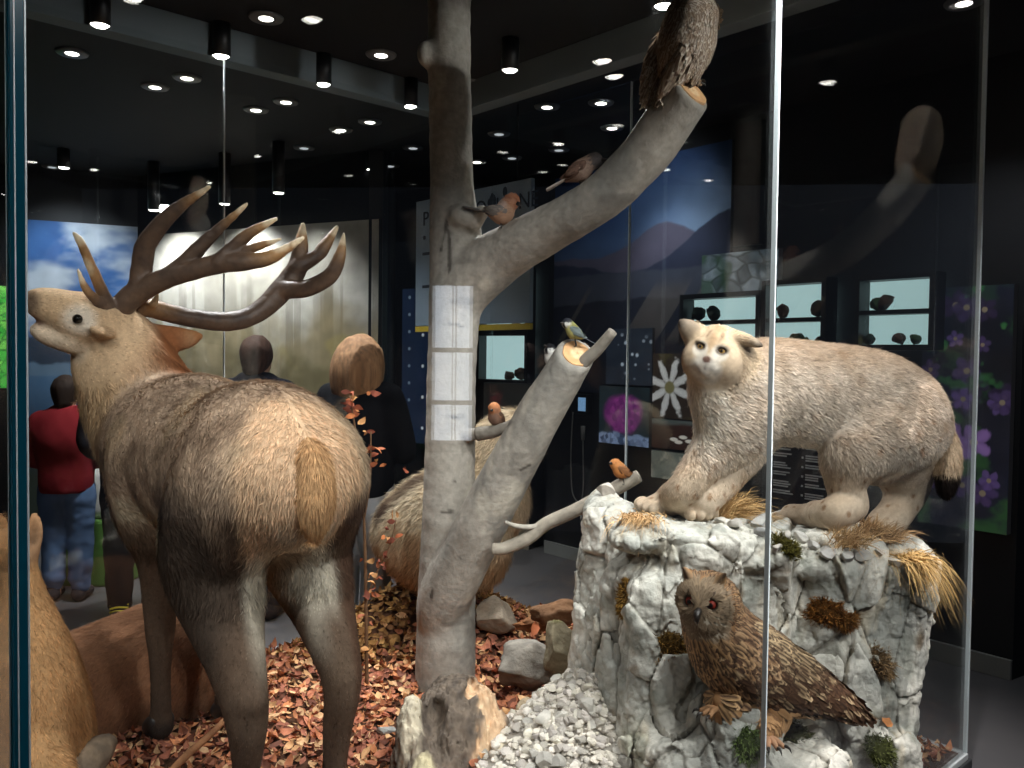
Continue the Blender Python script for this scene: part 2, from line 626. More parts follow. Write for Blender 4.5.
# polished glass edges: the green-blue of float glass seen through its thickness, and a bright polished joint, also used for painted highlight lines
m, nt, b = _new('glass_edge')
tl = nt.nodes.new('ShaderNodeBsdfTranslucent'); tl.inputs[0].default_value = rgba((70, 170, 190))
ms = nt.nodes.new('ShaderNodeMixShader'); ms.inputs[0].default_value = .5
ou = [n for n in nt.nodes if n.type == 'OUTPUT_MATERIAL'][0]
nt.links.new(b.outputs[0], ms.inputs[1]); nt.links.new(tl.outputs[0], ms.inputs[2]); nt.links.new(ms.outputs[0], ou.inputs[0])
b.inputs['Base Color'].default_value = rgba((20, 84, 104)); b.inputs['Roughness'].default_value = .12
b.inputs['Specular IOR Level'].default_value = .8
m, nt, b = _new('joint_and_glint')
b.inputs['Base Color'].default_value = rgba((226, 236, 238)); b.inputs['Roughness'].default_value = .25
# ------------------------------------------------------------------ camera object
cam = bpy.data.cameras.new('camera'); cam.sensor_width = 36.0; cam.lens = 36.0 * F / 1024.0
cam.clip_start = .05; cam.clip_end = 60
camo = bpy.data.objects.new('camera', cam); COL.objects.link(camo)
camo.matrix_world = Matrix(((CR[0], CU[0], -CF[0], EYE[0]), (CR[1], CU[1], -CF[1], EYE[1]), (CR[2], CU[2], -CF[2], EYE[2]), (0, 0, 0, 1)))
SC.camera = camo

GROUND = 0.15
BEAM_Z, CEIL_Z = 2.90, 3.05

# ------------------------------------------------------------------ room shell
def quad_plane(name, p, mat, thick=0.05, n=None):
    "a slab whose visible face has the corners p; thickness goes away from the normal"
    p = A(p, ); nn = nrm(np.cross(p[1] - p[0], p[3] - p[0]))
    V = np.vstack([p, p - nn * thick])
    Fc = [A([(0, 1, 2, 3), (7, 6, 5, 4), (0, 4, 5, 1), (1, 5, 6, 2), (2, 6, 7, 3), (3, 7, 4, 0)])]
    return part(name, V, Fc, mat, smooth=False)

structure(quad_plane('floor', [(-7, -3, 0), (6, -3, 0), (6, 10, 0), (-7, 10, 0)], 'floor_grey', .1))
structure(quad_plane('ceiling', [(-7, 10, CEIL_Z), (6, 10, CEIL_Z), (6, -3, CEIL_Z), (-7, -3, CEIL_Z)], 'ceiling_black', .1))

def wall(name, a, b, mat='wall_black', z0=0.0, z1=CEIL_Z, thick=.1):
    "vertical slab from a to b seen from the side where a is on the left"
    a, b = A(a), A(b)
    return structure(quad_plane(name, [(a[0], a[1], z0), (b[0], b[1], z0), (b[0], b[1], z1), (a[0], a[1], z1)], mat, thick))

# far walls: the mural wall at the back left, a dark return, and the wall of the flower displays at the right
WL0 = at(-60, 363, 6.7)[:2]; WL1 = at(138, 363, 7.3)[:2]; WL2 = at(379, 363, 6.25)[:2]
WB1 = at(392, 363, 7.8)[:2]; WB2 = at(548, 363, 6.7)[:2]
WR1 = at(1022, 363, 4.1)[:2]
wall('wall_left', WL0, WL1)
wall('wall_back', WL1, WL2)
wall('wall_recess', WL2 + A([.02, .0]), WB1 + A([0, .3]))
wall('wall_far', WB1 + A([-.3, .3]), WB2 + A([0.05, 0.25]))
wall('wall_right', WB2, WR1)
wall('wall_side', WR1, WR1 + A([3.0, 2.0]))
wall('wall_rear', A([6, -3]), A([-7, -3]))
wall('wall_west', A([-7, -3]), A([-7, 8.]))

def on_wall(px, py, a, b, off=0.0):
    "where the sight line through a place of the photograph meets the wall a-b"
    a3, d3 = A([a[0], a[1], 0]), A([b[0] - a[0], b[1] - a[1], 0.])
    n = nrm(np.cross(d3, (0, 0, 1)))      # towards the room
    d = ray(px, py)
    t = ((a3 - EYE) @ n + off) / (d @ n)
    return EYE + d * t

# skirting of the right-hand wall
dw = nrm(A([*(WR1 - WB2), 0])); nw = np.cross(dw, (0, 0, 1))
s0, s1 = A([*WB2, 0]), A([*WR1, 0])
V, Fc = box_mesh((s0 + s1) / 2 + nw * .011 + A([0, 0, .05]), (np.linalg.norm(s1 - s0) / 2, .01, .05), np.stack([dw, -nw, (0, 0, 1)]), .004)
structure(part('baseboard_right', V, Fc, 'skirting', smooth=False))

# ------------------------------------------------------------------ bulkhead over the case
BH = .13
def beam(name, a, b):
    a, b = A(a), A(b)
    d = nrm(b - a); y = np.cross((0, 0, 1), d)
    V, Fc = box_mesh((a + b) / 2, (np.linalg.norm(b - a) / 2, .05, (CEIL_Z - BEAM_Z) / 2), np.stack([d, y, (0, 0, 1)]), .004)
    structure(part(name, V, Fc, 'beam_grey', smooth=False))
zb = (CEIL_Z + BEAM_Z) / 2
e = .12
bc = onZ(447, 116, BEAM_Z)          # inner far corner of the bulkhead as the photograph shows it
bu, bv = touv(bc)
beam('beam_back', uv(-.6, bv + .05, zb), uv(bu + .1, bv + .05, zb))
beam('beam_right', uv(bu + .05, bv, zb), uv(bu + .05, -.6, zb))
beam('beam_front', uv(bu + .0, -.55, zb), uv(-.6, -.55, zb))
beam('beam_left', uv(-.55, -.5, zb), uv(-.55, bv, zb))

# ------------------------------------------------------------------ the glass case
GT = .012
PL = .10                           # plinth top
case = thing('display_case', 'large walk-around glass display case holding the whole animal diorama', 'display case', uv(CASE_U / 2, CASE_V / 2, 0))
Rc = np.stack([DU, DV, A([0, 0, 1.])])
V, Fc = box_mesh(uv(CASE_U / 2, CASE_V / 2, PL / 2), (CASE_U / 2 + .02, CASE_V / 2 + .02, PL / 2 - .001), Rc, .006)
part('plinth', V, Fc, 'plinth', case, smooth=False)
def rim(a, b):
    a, b = A(a), A(b); d = nrm(b - a)
    V, Fc = box_mesh((a + b) / 2, (np.linalg.norm(b - a) / 2, .012, .012), np.stack([d, np.cross((0, 0, 1), d), (0, 0, 1)]), .003)
    part('edge_strip', V, Fc, 'case_trim', case, smooth=False)
for q0, q1 in (((-.005, CASE_V), (CASE_U, CASE_V)), ((CASE_U, CASE_V), (CASE_U, 0)), ((CASE_U, 0), (0, 0)), ((0, 0), (0, CASE_V))):
    rim(uv(*q0, PL + .01), uv(*q1, PL + .01))
GTOP = BEAM_Z + .02
JU = touv(onV(771.5, 363, 0))[0]
JU2 = touv(onV(224, 200, CASE_V))[0]
JV = touv(onU(628, 330, CASE_U))[1]
def pane(q0, q1):
    a, b = uv(*q0, 0), uv(*q1, 0); d = nrm(b - a); L = np.linalg.norm(b - a)
    V, Fc = box_mesh((a + b) / 2 + A([0, 0, (PL + .022 + GTOP) / 2]), (L / 2 - .0025, GT / 2, (GTOP - PL - .022) / 2), np.stack([d, np.cross((0, 0, 1), d), (0, 0, 1)]))
    part('glass_pane', V, Fc, 'glass', case, smooth=False)
g = GT / 2
pane((g, 0), (JU, 0)); pane((JU, 0), (CASE_U - g, 0))
pane((CASE_U, g), (CASE_U, JV)); pane((CASE_U, JV), (CASE_U, CASE_V - g))
pane((CASE_U - g, CASE_V), (JU2, CASE_V)); pane((JU2, CASE_V), (g, CASE_V))
pane((0, CASE_V - g), (0, 1.33)); pane((0, 1.33), (0, g))
def joint(q, w, mat, R=Rc):
    zc = (PL + .022 + GTOP) / 2
    V, Fc = box_mesh(uv(*q, zc), (w[0], w[1], (GTOP - PL - .022) / 2), R, .0008)
    part('joint_and_glint', V, Fc, mat, case, smooth=False)
joint((JU, 0), (.0024, GT / 2 + .001), 'joint_and_glint')
joint((CASE_U, 0), (GT / 2 + .0005, GT / 2 + .0005), 'joint_and_glint')
joint((CASE_U, JV), (GT / 2 + .001, .0024), 'joint_and_glint')
joint((JU2, CASE_V), (.0024, GT / 2 + .001), 'joint_and_glint')
joint((CASE_U, CASE_V), (GT / 2 - .001, GT / 2 - .001), 'glass')
joint((0, CASE_V), (GT / 2, GT / 2), 'joint_and_glint')
joint((0, 1.33), (GT / 2 + .001, .0024), 'joint_and_glint')
joint((0, 0), (.0075, .0075), 'glass_edge')
joint((-.0085, .0065), (.0012, .0018), 'joint_and_glint'); joint((.0085, -.0065), (.0012, .0018), 'joint_and_glint'); joint((-.003, -.0078), (.0009, .0006), 'joint_and_glint')  # thin white strips standing in for highlight lines along the corner edge

# ------------------------------------------------------------------ lamps
def spot(loc, target, power, size=60, blend=.6, col=(1, .93, .82), rad=.04):
    l = bpy.data.lights.new('spot_light', 'SPOT'); l.energy = power; l.spot_size = math.radians(size); l.spot_blend = blend
    l.color = col; l.shadow_soft_size = rad
    o = bpy.data.objects.new('spot_light', l); COL.objects.link(o)
    o.location = [float(x) for x in loc]
    d = Vector([float(x) for x in (A(target) - A(loc))])
    o.rotation_euler = d.to_track_quat('-Z', 'Y').to_euler()
    return o

def cylinder_lamp(c, label, r=.042, glow='lamp_glow'):
    t = thing('spotlight', label, 'spotlight', c, 'black cylinder spotlights along the bulkhead')
    h = CEIL_Z - c[2]
    prof = [(r, h), (r, .0), (r * .93, .0), (r * .93, .02), (.001, .02)]
    V, Fc = lathe_mesh(c, prof[::-1], 20)
    part('housing', V, Fc, 'black_metal', t)
    V, Fc = lathe_mesh(A(c) + A([0, 0, .001]), [(.001, -.006), (r * .6, -.004), (r * .9, .006), (r * .9, .018), (.001, .018)], 20)
    part('lens', V, Fc, glow, t)
    return t

lamp_px = [(100, 26, 'leftmost black cylinder spotlight hanging below the grey bulkhead'), (221, 57, 'black cylinder spotlight above the bright pane joint behind the antlers'),
           (323, 85, 'third black cylinder spotlight from the left on the bulkhead'), (410, 107, 'black cylinder spotlight just left of the tree trunk'),
           (510, 71, 'black cylinder spotlight just right of the tree trunk'), (664, 7, 'glaring spotlight beside the owl on the branch')]
LAMPS = []
for px, py, lb in lamp_px:
    c = onZ(px, py, BEAM_Z)
    LAMPS.append(c)
    cylinder_lamp(c, lb)

def downlight(px, py, bright=True, z=None):
    c = onZ(px, py, CEIL_Z - .005)
    t = thing('downlight', 'small round recessed downlight in the black ceiling', 'downlight', c, 'small recessed ceiling downlights')
    V, Fc = lathe_mesh(c, [(.042, -.004), (.072, -.006), (.078, .004), (.042, .004), (.042, -.004)], 20)
    part('trim_ring', V, Fc, 'ring', t)
    V, Fc = lathe_mesh(c + A([0, 0, -.004]), [(.001, -.004), (.03, -.002), (.04, .004), (.001, .006)], 16)
    part('bulb', V, Fc, 'lamp_small' if bright else 'lamp_dim', t)
for px, py, b in [(72, 53, 1), (155, 87, 1), (187, 78, 1), (266, 18, 1), (286, 102, 1), (256, 110, 1), (341, 130, 1), (370, 122, 1), (304, 148, 0), (381, 55, 1),
                  (413, 148, 0), (390, 166, 0), (472, 84, 1), (477, 162, 1), (499, 134, 0), (547, 107, 1), (601, 103, 1), (612, 128, 1), (559, 150, 0), (964, 3, 1), (52, 167, 0), (127, 178, 0), (512, 158, 0)]:
    downlight(px, py, b)
# ------------------------------------------------------------------ ground of the diorama
RK_C = A([.70, 2.89, 0.]); RK_D = nrm(A([.94, .343, 0.])); RK_N = A([-.343, .94, 0.]) / np.linalg.norm([.343, .94])
HEAP = A([.34, 2.78])

def terrain_xy(x, y):
    q = np.stack([np.asarray(x) - C0[0], np.asarray(y) - C0[1]], -1)
    u = q @ DU[:2]; v = q @ DV[:2]
    z = GROUND + 0 * u
    z = z + .27 * np.exp(-((u - 2.34) ** 2 + (v - 2.35) ** 2) / (2 * .30 ** 2))
    z = z + .03 * np.exp(-((u - .82) ** 2 + (v - 1.95) ** 2) / (2 * .35 ** 2))
    z = z + .36 * np.exp(-((x - HEAP[0]) ** 2 + (y - HEAP[1]) ** 2) / (2 * .27 ** 2))
    z = z + .02 * fbm(np.stack([u * 3, v * 3, 0 * u], -1), 3)
    ed = np.minimum(np.minimum(u, CASE_U - u), np.minimum(v, CASE_V - v))
    return PL + .015 + (z - PL - .015) * sstep(0, .3, ed)

def gravel_w(x, y):
    "0..1 how far a spot belongs to the scree beside the boulder"
    p = np.stack([np.asarray(x, float), np.asarray(y, float)], -1)
    a, b = A([.42, 3.15]), A([.02, 2.15])
    t = np.clip(((p - a) @ (b - a)) / ((b - a) @ (b - a)), 0, 1)
    d = np.linalg.norm(p - a - t[..., None] * (b - a), axis=-1)
    return 1 - sstep(.22, .36, d + .06 * fbm(np.concatenate([p * 6, p[..., :1] * 0], -1), 2))

nu, nv = 150, 134
gu, gv = np.meshgrid(np.linspace(.012, CASE_U - .012, nu), np.linspace(.012, CASE_V - .012, nv), indexing='ij')
gx = C0[0] + gu * DU[0] + gv * DV[0]; gy = C0[1] + gu * DU[1] + gv * DV[1]
gz = terrain_xy(gx, gy)
V = np.stack([gx, gy, gz], -1).reshape(-1, 3)
i = (np.arange(nu - 1)[:, None] * nv + np.arange(nv - 1)[None]).ravel()
Fg = np.stack([i, i + nv, i + nv + 1, i + 1], 1)
gw = gravel_w(V[:, 0], V[:, 1])
c = mixc(lin((96, 66, 48)), lin((70, 46, 34)), .5 + .5 * fbm(V * 8, 3))
c = mixc(c, lin((150, 144, 134)), gw)
tag(part('diorama_ground', V, Fg, 'soil', cols=c), 'brown earth floor inside the glass case', 'ground', kind='structure')

# ---- fallen leaves: one object, nobody could count them
def leaf_cards(P, up, n_seed, size=(.030, .055), cols=None):
    n = len(P)
    rg = np.random.default_rng(n_seed)
    L = rg.uniform(*size, n); Wd = L * rg.uniform(.42, .62, n)
    yaw = rg.uniform(0, 2 * PI, n)
    N = nrm(up + rg.normal(size=(n, 3)) * A([.42, .42, .1]))
    t = np.stack([np.cos(yaw), np.sin(yaw), 0 * yaw], 1)
    t = nrm(t - (t * N).sum(1)[:, None] * N)
    s = np.cross(N, t)
    curl = rg.uniform(-.25, .55, n); fold = rg.uniform(-.1, .5, n)
    rows = [(0, .0), (.25, .8), (.55, 1.0), (.8, .6), (1.0, .02)]
    vs = []
    for a, w in rows:
        for sd in (-1, 0, 1):
            x = (a - .5) * L
            h = curl * L * (2 * (a - .5)) ** 2 + (abs(sd) * fold * w * Wd * .5) + rg.uniform(-.04, .04, n) * L
            vs.append(P + t * x[:, None] + s * (sd * w * Wd * .5)[:, None] + N * h[:, None])
    V = np.stack(vs, 1).reshape(-1, 3)
    q = []
    for r in range(4):
        for k in range(2):
            b = r * 3 + k
            q.append((b, b + 1, b + 4, b + 3))
    Fq = (np.arange(n)[:, None, None] * 15 + A(q)[None]).reshape(-1, 4)
    pal = lin(A([(164, 92, 58), (186, 112, 66), (140, 72, 48), (204, 146, 92), (112, 58, 42), (176, 100, 74), (214, 160, 104), (150, 84, 66)]))
    if cols is None:
        c = pal[rg.integers(0, len(pal), n)] * rg.uniform(.7, 1.2, n)[:, None]
    else:
        c = cols * rg.uniform(.72, 1.22, n)[:, None]
    return V, Fq, np.repeat(c, 15, axis=0)

n = 16000
uu, vv = RNG.uniform(.03, CASE_U - .03, n), RNG.uniform(.03, CASE_V - .03, n)
X = C0[0] + uu * DU[0] + vv * DV[0]; Y = C0[1] + uu * DU[1] + vv * DV[1]
keep = (RNG.random(n) > gravel_w(X, Y) * 1.02)
rq = np.stack([X, Y, 0 * X], 1) - RK_C
keep &= ~((np.abs(rq @ RK_D) < .5) & (np.abs(rq @ RK_N) < .25))
X, Y, uu, vv = X[keep], Y[keep], uu[keep], vv[keep]
Z = terrain_xy(X, Y) + RNG.uniform(.004, .028, len(X))
P = np.stack([X, Y, Z], 1)
e = 1e-2
up = nrm(np.stack([terrain_xy(X - e, Y) - terrain_xy(X + e, Y), terrain_xy(X, Y - e) - terrain_xy(X, Y + e), np.full(len(X), 2 * e)], 1))
pal = lin(A([(176, 110, 76), (194, 126, 82), (150, 88, 64), (210, 160, 112), (122, 74, 56), (182, 116, 86), (218, 174, 128), (158, 96, 74)]))
pal2 = lin(A([(150, 108, 62), (168, 124, 70), (128, 88, 54), (186, 146, 88), (140, 96, 50)]))
back = sstep(1.9, 2.25, vv + .15 * fbm(P * 4, 2)) * sstep(1.5, 1.9, uu)
ci = np.where((RNG.random(len(X)) < back)[:, None], pal2[RNG.integers(0, 5, len(X))], pal[RNG.integers(0, 8, len(X))])
V, Fq, c = leaf_cards(P, up, 5, (.034, .062), ci)
tag(part('leaf_litter', V, Fq, 'litter', cols=c), 'carpet of fallen rust-brown beech leaves on the case floor', 'leaves', kind='stuff')

# ---- stones
import bmesh as _bm
def _ico(sub):
    b = _bm.new(); _bm.ops.create_icosphere(b, subdivisions=sub, radius=1.0)
    V = A([v.co[:] for v in b.verts]); b.verts.index_update()
    Fc = A([[v.index for v in f.verts] for f in b.faces]); b.free()
    return V, Fc
ICO1, ICO2, ICO3, ICO4 = _ico(2), _ico(3), _ico(4), _ico(5)

def stone_mesh(seed, size, sub=3, flat=.7, rough=.2, cuts=9):
    "an angular limestone lump: a ball cut by random planes, then roughened"
    rg = np.random.default_rng(seed)
    V, Fc = (ICO1, ICO2, ICO3, ICO4)[sub - 1]
    V = V.copy()
    for _ in range(cuts):
        d = nrm(rg.normal(size=3)); h = rg.uniform(.45, .85)
        ex = np.maximum(V @ d - h, 0)
        V = V - ex[:, None] * d
    V = V * (1 + rough * .5 * fbm(V * 2.2 + seed, 3))[:, None]
    V = V * A([1, rg.uniform(.65, 1), flat * rg.uniform(.75, 1.1)]) * size
    a = rg.uniform(0, 2 * PI)
    return V @ A([[math.cos(a), math.sin(a), 0], [-math.sin(a), math.cos(a), 0], [0, 0, 1]]), Fc

def stone_cols(V, base, seed=0):
    f = fbm(V * 25 + seed, 3)
    return mixc(lin(base), lin(A(base) * .68), .5 + .5 * f)

# small scree, one object
n = 5200
a = RNG.random(n)
X = .42 + (.02 - .42) * a + RNG.normal(size=n) * .17; Y = 3.2 + (2.1 - 3.2) * a + RNG.normal(size=n) * .16
k = gravel_w(X, Y) > RNG.uniform(.2, .9, n)
X, Y = X[k], Y[k]
uu, vv = touv(np.stack([X, Y, 0 * X], 1))
k = (uu > .05) & (uu < CASE_U - .05) & (vv > .05) & (vv < CASE_V - .05)
X, Y = X[k], Y[k]
protos = [stone_mesh(100 + i, 1.0, 1, .8, .1, 10) for i in range(14)]
sz = .007 + .020 * RNG.random(len(X)) ** 2.2; Z = terrain_xy(X, Y) + sz * .35
Vs, Fs, Cs = [], [], []
for i in range(len(X)):
    V, Fc = protos[i % 14]
    t = RNG.uniform(0, 2 * PI); cs, sn = math.cos(t), math.sin(t)
    V2 = V * sz[i]
    V2 = np.stack([V2[:, 0] * cs - V2[:, 1] * sn, V2[:, 0] * sn + V2[:, 1] * cs, V2[:, 2]], 1) + (X[i], Y[i], Z[i])
    Vs.append(V2); Fs.append(Fc + 42 * i)
    b = lin((212, 205, 194)) * RNG.uniform(.5, 1.12) * A([1, RNG.uniform(.97, 1.0), RNG.uniform(.92, 1.0)])
    Cs.append(np.tile(b, (42, 1)))
tag(part('gravel', np.vstack(Vs), np.vstack(Fs), 'pebble', cols=np.vstack(Cs), smooth=False), 'pale crushed limestone scree piled against the boulder', 'gravel', kind='stuff')
# ------------------------------------------------------------------ the limestone boulder
lo = A([.05, 2.08, .08]); hi = A([1.62, 3.45, 1.28])
S = SDF(lo, hi, .0068)
Rr = np.stack([RK_D, RK_N, A([0, 0, 1.])])
tilt = nrm(A([*(RK_D[:2]), -.09])); Rt = np.stack([tilt, RK_N, np.cross(tilt, RK_N)])
S.box(RK_C + RK_D * .03 + A([0, 0, .53]), (.465, .27, .47), Rt, .10, .02)
S.box(at(700, 640, 2.72), (.23, .2, .40), Rr, .09, .05)           # left front buttress
S.box(at(835, 650, 2.85), (.25, .2, .40), Rt, .09, .04)           # right front buttress
S.box(at(660, 700, 2.62), (.16, .15, .45), Rr, .07, .05)
S.box(at(880, 680, 2.88), (.10, .12, .46), Rt, .06, .03)
S.tube([at(606, 500, 2.98), at(602, 560, 2.92), at(606, 640, 2.86), at(622, 730, 2.82)], [.050, .072, .066, .05], .03, flat=(RK_N, 1.6))
S.ell(at(613, 512, 2.9), (.10, .12, .05), Rr, .04)
# the bright overhanging lip along the front of the top
for px, py, D, r in [(645, 538, 2.56, (.13, .10, .06)), (705, 548, 2.56, (.15, .10, .075)), (768, 556, 2.62, (.12, .09, .06)), (820, 562, 2.68, (.11, .09, .06)), (872, 568, 2.78, (.11, .09, .06))]:
    S.ell(at(px, py, D), r, Rr, .035)
# shelves the owl stands on
S.box(at(738, 742, 2.34), (.105, .10, .10), Rt, .05, .03)
S.box(at(790, 790, 2.36), (.16, .10, .13), Rt, .05, .03)
S.box(at(690, 790, 2.40), (.13, .11, .16), Rr, .05, .04)
S.box(at(873, 748, 2.72), (.10, .10, .08), Rt, .04, .03)
S.box(at(884, 820, 2.74), (.09, .10, .16), Rr, .05, .04)
# hollows
S.ell(at(612, 640, 2.55), (.035, .07, .12), Rr, .03, cut=True)
S.ell(at(830, 650, 2.50), (.018, .05, .18), Rr, .03, cut=True)
S.ell(at(760, 610, 2.40), (.10, .05, .10), Rr, .04, cut=True)
S.ell(at(868, 610, 2.62), (.03, .04, .09), Rr, .02, cut=True)
def rock_disp(P):
    q = P * A([1, 1, .62])
    d1, d2, cid = worley(q * 7.5)
    big = fbm(P * 3.1 + 5, 3) * .028
    facets = (cid - .5) * .035 * sstep(0, .10, d2 - d1)
    cracks = (1 - sstep(0, .07, d2 - d1)) * .018
    e1, e2, ci2 = worley(q * 19 + 40)
    small = (ci2 - .5) * .012 + (1 - sstep(0, .09, e2 - e1)) * .005
    top = sstep(.98, 1.03, P[:, 2])
    return (big * (1 - .6 * top) + facets * (1 - .5 * top) + cracks + small + fbm(P * 24, 3) * .010 + (np.abs(fbm(P * 52 + 3, 2)) - .3) * .006)
S.displace(rock_disp)
V, Q = S.mesh()
Nn = vnormals(V, Q)
f1, f2, f3 = fbm(V * 5, 4), fbm(V * 14 + 9, 4), fbm(V * A([18, 18, 4]) + 31, 3)
c = mixc(lin((222, 217, 205)), lin((176, 176, 168)), sstep(-.35, .55, f1))
c = mixc(c, lin((146, 148, 138)), sstep(.05, .5, f2) * .75)
c = mixc(c, lin((196, 176, 142)), sstep(.2, .6, f3) * .45)                  # warm streaks running down
c = mixc(c, lin((120, 92, 58)), (sstep(.40, .62, fbm(V * 9 + 70, 3)) * .7))  # brown stains
c = mixc(c, lin((104, 108, 70)), sstep(.3, .6, fbm(V * 7 + 120, 3)) * sstep(.75, .35, V[:, 2]) * .5)
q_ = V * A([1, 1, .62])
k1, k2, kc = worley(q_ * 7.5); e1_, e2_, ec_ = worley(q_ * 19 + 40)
c = mixc(c, lin((92, 84, 72)), (1 - sstep(0, .06, k2 - k1)) * .75 * (V[:, 2] < 1.04) + 0)          # darker along the cracks
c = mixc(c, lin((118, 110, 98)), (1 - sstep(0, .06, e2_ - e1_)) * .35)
c = c * mixc(A([1., 1, 1]), A([.80, .81, .80]), kc * .8)
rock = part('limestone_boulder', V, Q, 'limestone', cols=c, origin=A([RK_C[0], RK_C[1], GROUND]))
tag(rock, 'big pale craggy limestone boulder with the lynx standing on top', 'boulder')
from mathutils.bvhtree import BVHTree
ROCK = BVHTree.FromPolygons([tuple(v) for v in V], [tuple(q) for q in Q])
def rock_top(x, y, z0=1.6):
    h = ROCK.ray_cast(Vector((x, y, z0)), Vector((0, 0, -1)))
    return h[0].z if h[0] is not None else None
def rock_hit(px, py):
    "point and normal of the boulder met by a sight line"
    d = nrm(ray(px, py))
    h = ROCK.ray_cast(Vector(EYE), Vector(d))
    return (A(h[0]), A(h[1])) if h[0] is not None else (None, None)

# ------------------------------------------------------------------ the beech tree
TD = 3.55
trunk = [(444, 712, TD, 31), (445, 690, TD, 29.5), (446.5, 600, TD, 28), (449, 500, TD, 25), (451, 400, TD, 23.5), (455, 300, TD, 24.5), (456, 240, TD, 25), (452, 190, TD, 21), (450, 100, TD, 20.5), (449, 0, TD, 20.5), (447, -90, TD, 20), (446, -180, TD, 19.5)]
limb = [(456, 300, 3.55, 20), (478, 275, 3.50, 22.5), (503, 255, 3.42, 21.5), (540, 234, 3.30, 20.5), (598, 200, 3.13, 20), (640, 160, 3.02, 20.5), (668, 122, 2.94, 20.5), (693, 86, 2.88, 19.5), (706, 68, 2.85, 19.5)]
stub = [(438, 612, 3.50, 20), (456, 575, 3.44, 23), (486, 515, 3.34, 23), (520, 450, 3.22, 21.5), (550, 396, 3.12, 19), (577, 352, 3.04, 16.5), (588, 332, 3.0, 16)]
px2 = lambda L: ([at(x, y, D) for x, y, D, r in L], [r * D / F for x, y, D, r in L])
lo = at(400, 730, 3.5) * [1, 0, 0] + A([-.22, 2.72, .08]); hi = A([.78, 3.80, 3.03])
S = SDF(lo, hi, .009)
P, R = px2(trunk); S.tube(P, R, .02)
P, R = px2(limb); S.tube(P, R, .05); limb_dir = nrm(P[-1] - P[-2])
P, R = px2(stub); S.tube(P, R, .035)
S.ell(at(424, 54, 3.5), (.03, .03, .05), None, .05)               # knob of a lost branch high on the left
S.ell(at(462, 216, 3.44), (.055, .05, .05), None, .03)            # broken fork
S.tube([at(474, 222, 3.44), at(482, 212, 3.42)], [.035, .028], .02)
S.tube([at(470, 435, 3.46), at(484, 432, 3.42)], [.026, .022], .02)
limb_end, stub_end = at(692, 91, 2.88), at(577, 354, 3.04)
limb_n = nrm(nrm(at(692, 91, 2.88) - at(668, 122, 2.94)) + A([.25, -.35, .1]))
stub_n = nrm(nrm(at(577, 354, 3.04) - at(550, 396, 3.12)) + A([.0, -.8, .2]))
def capcut(c, n, r):
    sl, Pp = S._pts(c - r, c + r)
    near = (np.linalg.norm(Pp - c, axis=-1) < r)
    S.G[sl] = np.where(near, np.maximum(S.G[sl], (Pp - c) @ n), S.G[sl])
capcut(limb_end, limb_n, .2); capcut(stub_end, stub_n, .2)
S.displace(lambda P: fbm(P * A([9, 9, 4]), 3) * .005 + fbm(P * A([40, 40, 30]), 2) * .0018)
V, Q = S.mesh(1)
g = fbm(V * A([6, 6, 2.2]), 4)
c = mixc(lin((164, 157, 146)), lin((126, 123, 116)), sstep(-.4, .5, g))
c = mixc(c, lin((196, 188, 172)), sstep(.25, .6, fbm(V * A([10, 10, 5]) + 30, 3)) * .6)
ring = vnoise(V * A([5, 5, 26]) + 60)
c = mixc(c, lin((96, 92, 86)), sstep(.80, .90, ring) * .5)
def scar(p0, p1, w, col=(66, 60, 54), am=.85):
    global c
    a, b = at(*p0), at(*p1)
    ab = b - a
    t = np.clip((V - a) @ ab / (ab @ ab), 0, 1)
    d = np.linalg.norm(V - a - t[:, None] * ab, axis=1)
    c = mixc(c, lin(col), (1 - sstep(w * .5, w, d + .004 * fbm(V * 60, 2))) * am)
for s in [((452, 208, 3.45), (444, 232, 3.44), .014), ((444, 232, 3.44), (440, 250, 3.45), .010), ((449, 232, 3.44), (450, 280, 3.44), .010), ((450, 280, 3.44), (454, 277, 3.44), .008),
          ((486, 240, 3.42), (468, 278, 3.43), .013), ((449, 323, 3.45), (476, 330, 3.45), .008), ((452, 418, 3.45), (472, 418, 3.45), .008), ((427, 44, 3.46), (440, 56, 3.45), .012),
          ((424, 68, 3.46), (448, 70, 3.45), .008), ((445, 182, 3.45), (458, 181, 3.45), .010), ((448, 126, 3.45), (460, 125, 3.45), .008), ((433, 524, 3.43), (438, 540, 3.43), .016),
          ((446, 530, 3.42), (462, 528, 3.42), .014), ((452, 548, 3.40), (430, 598, 3.38), .012), ((440, 512, 3.44), (468, 511, 3.44), .006), ((424, 660, 3.42), (470, 658, 3.42), .005),
          ((432, 598, 3.42), (436, 616, 3.42), .014), ((445, 482, 3.45), (455, 481, 3.45), .007), ((520, 470, 3.15), (530, 466, 3.15), .008)]:
    scar(*s)
beech = thing('beech_tree', 'bare grey beech trunk with one long limb and a sawn-off lower branch', 'tree', at(445, 694, TD) * [1, 1, 0] + A([0, 0, GROUND]))
part('trunk', V, Q, 'bark', beech, cols=c)
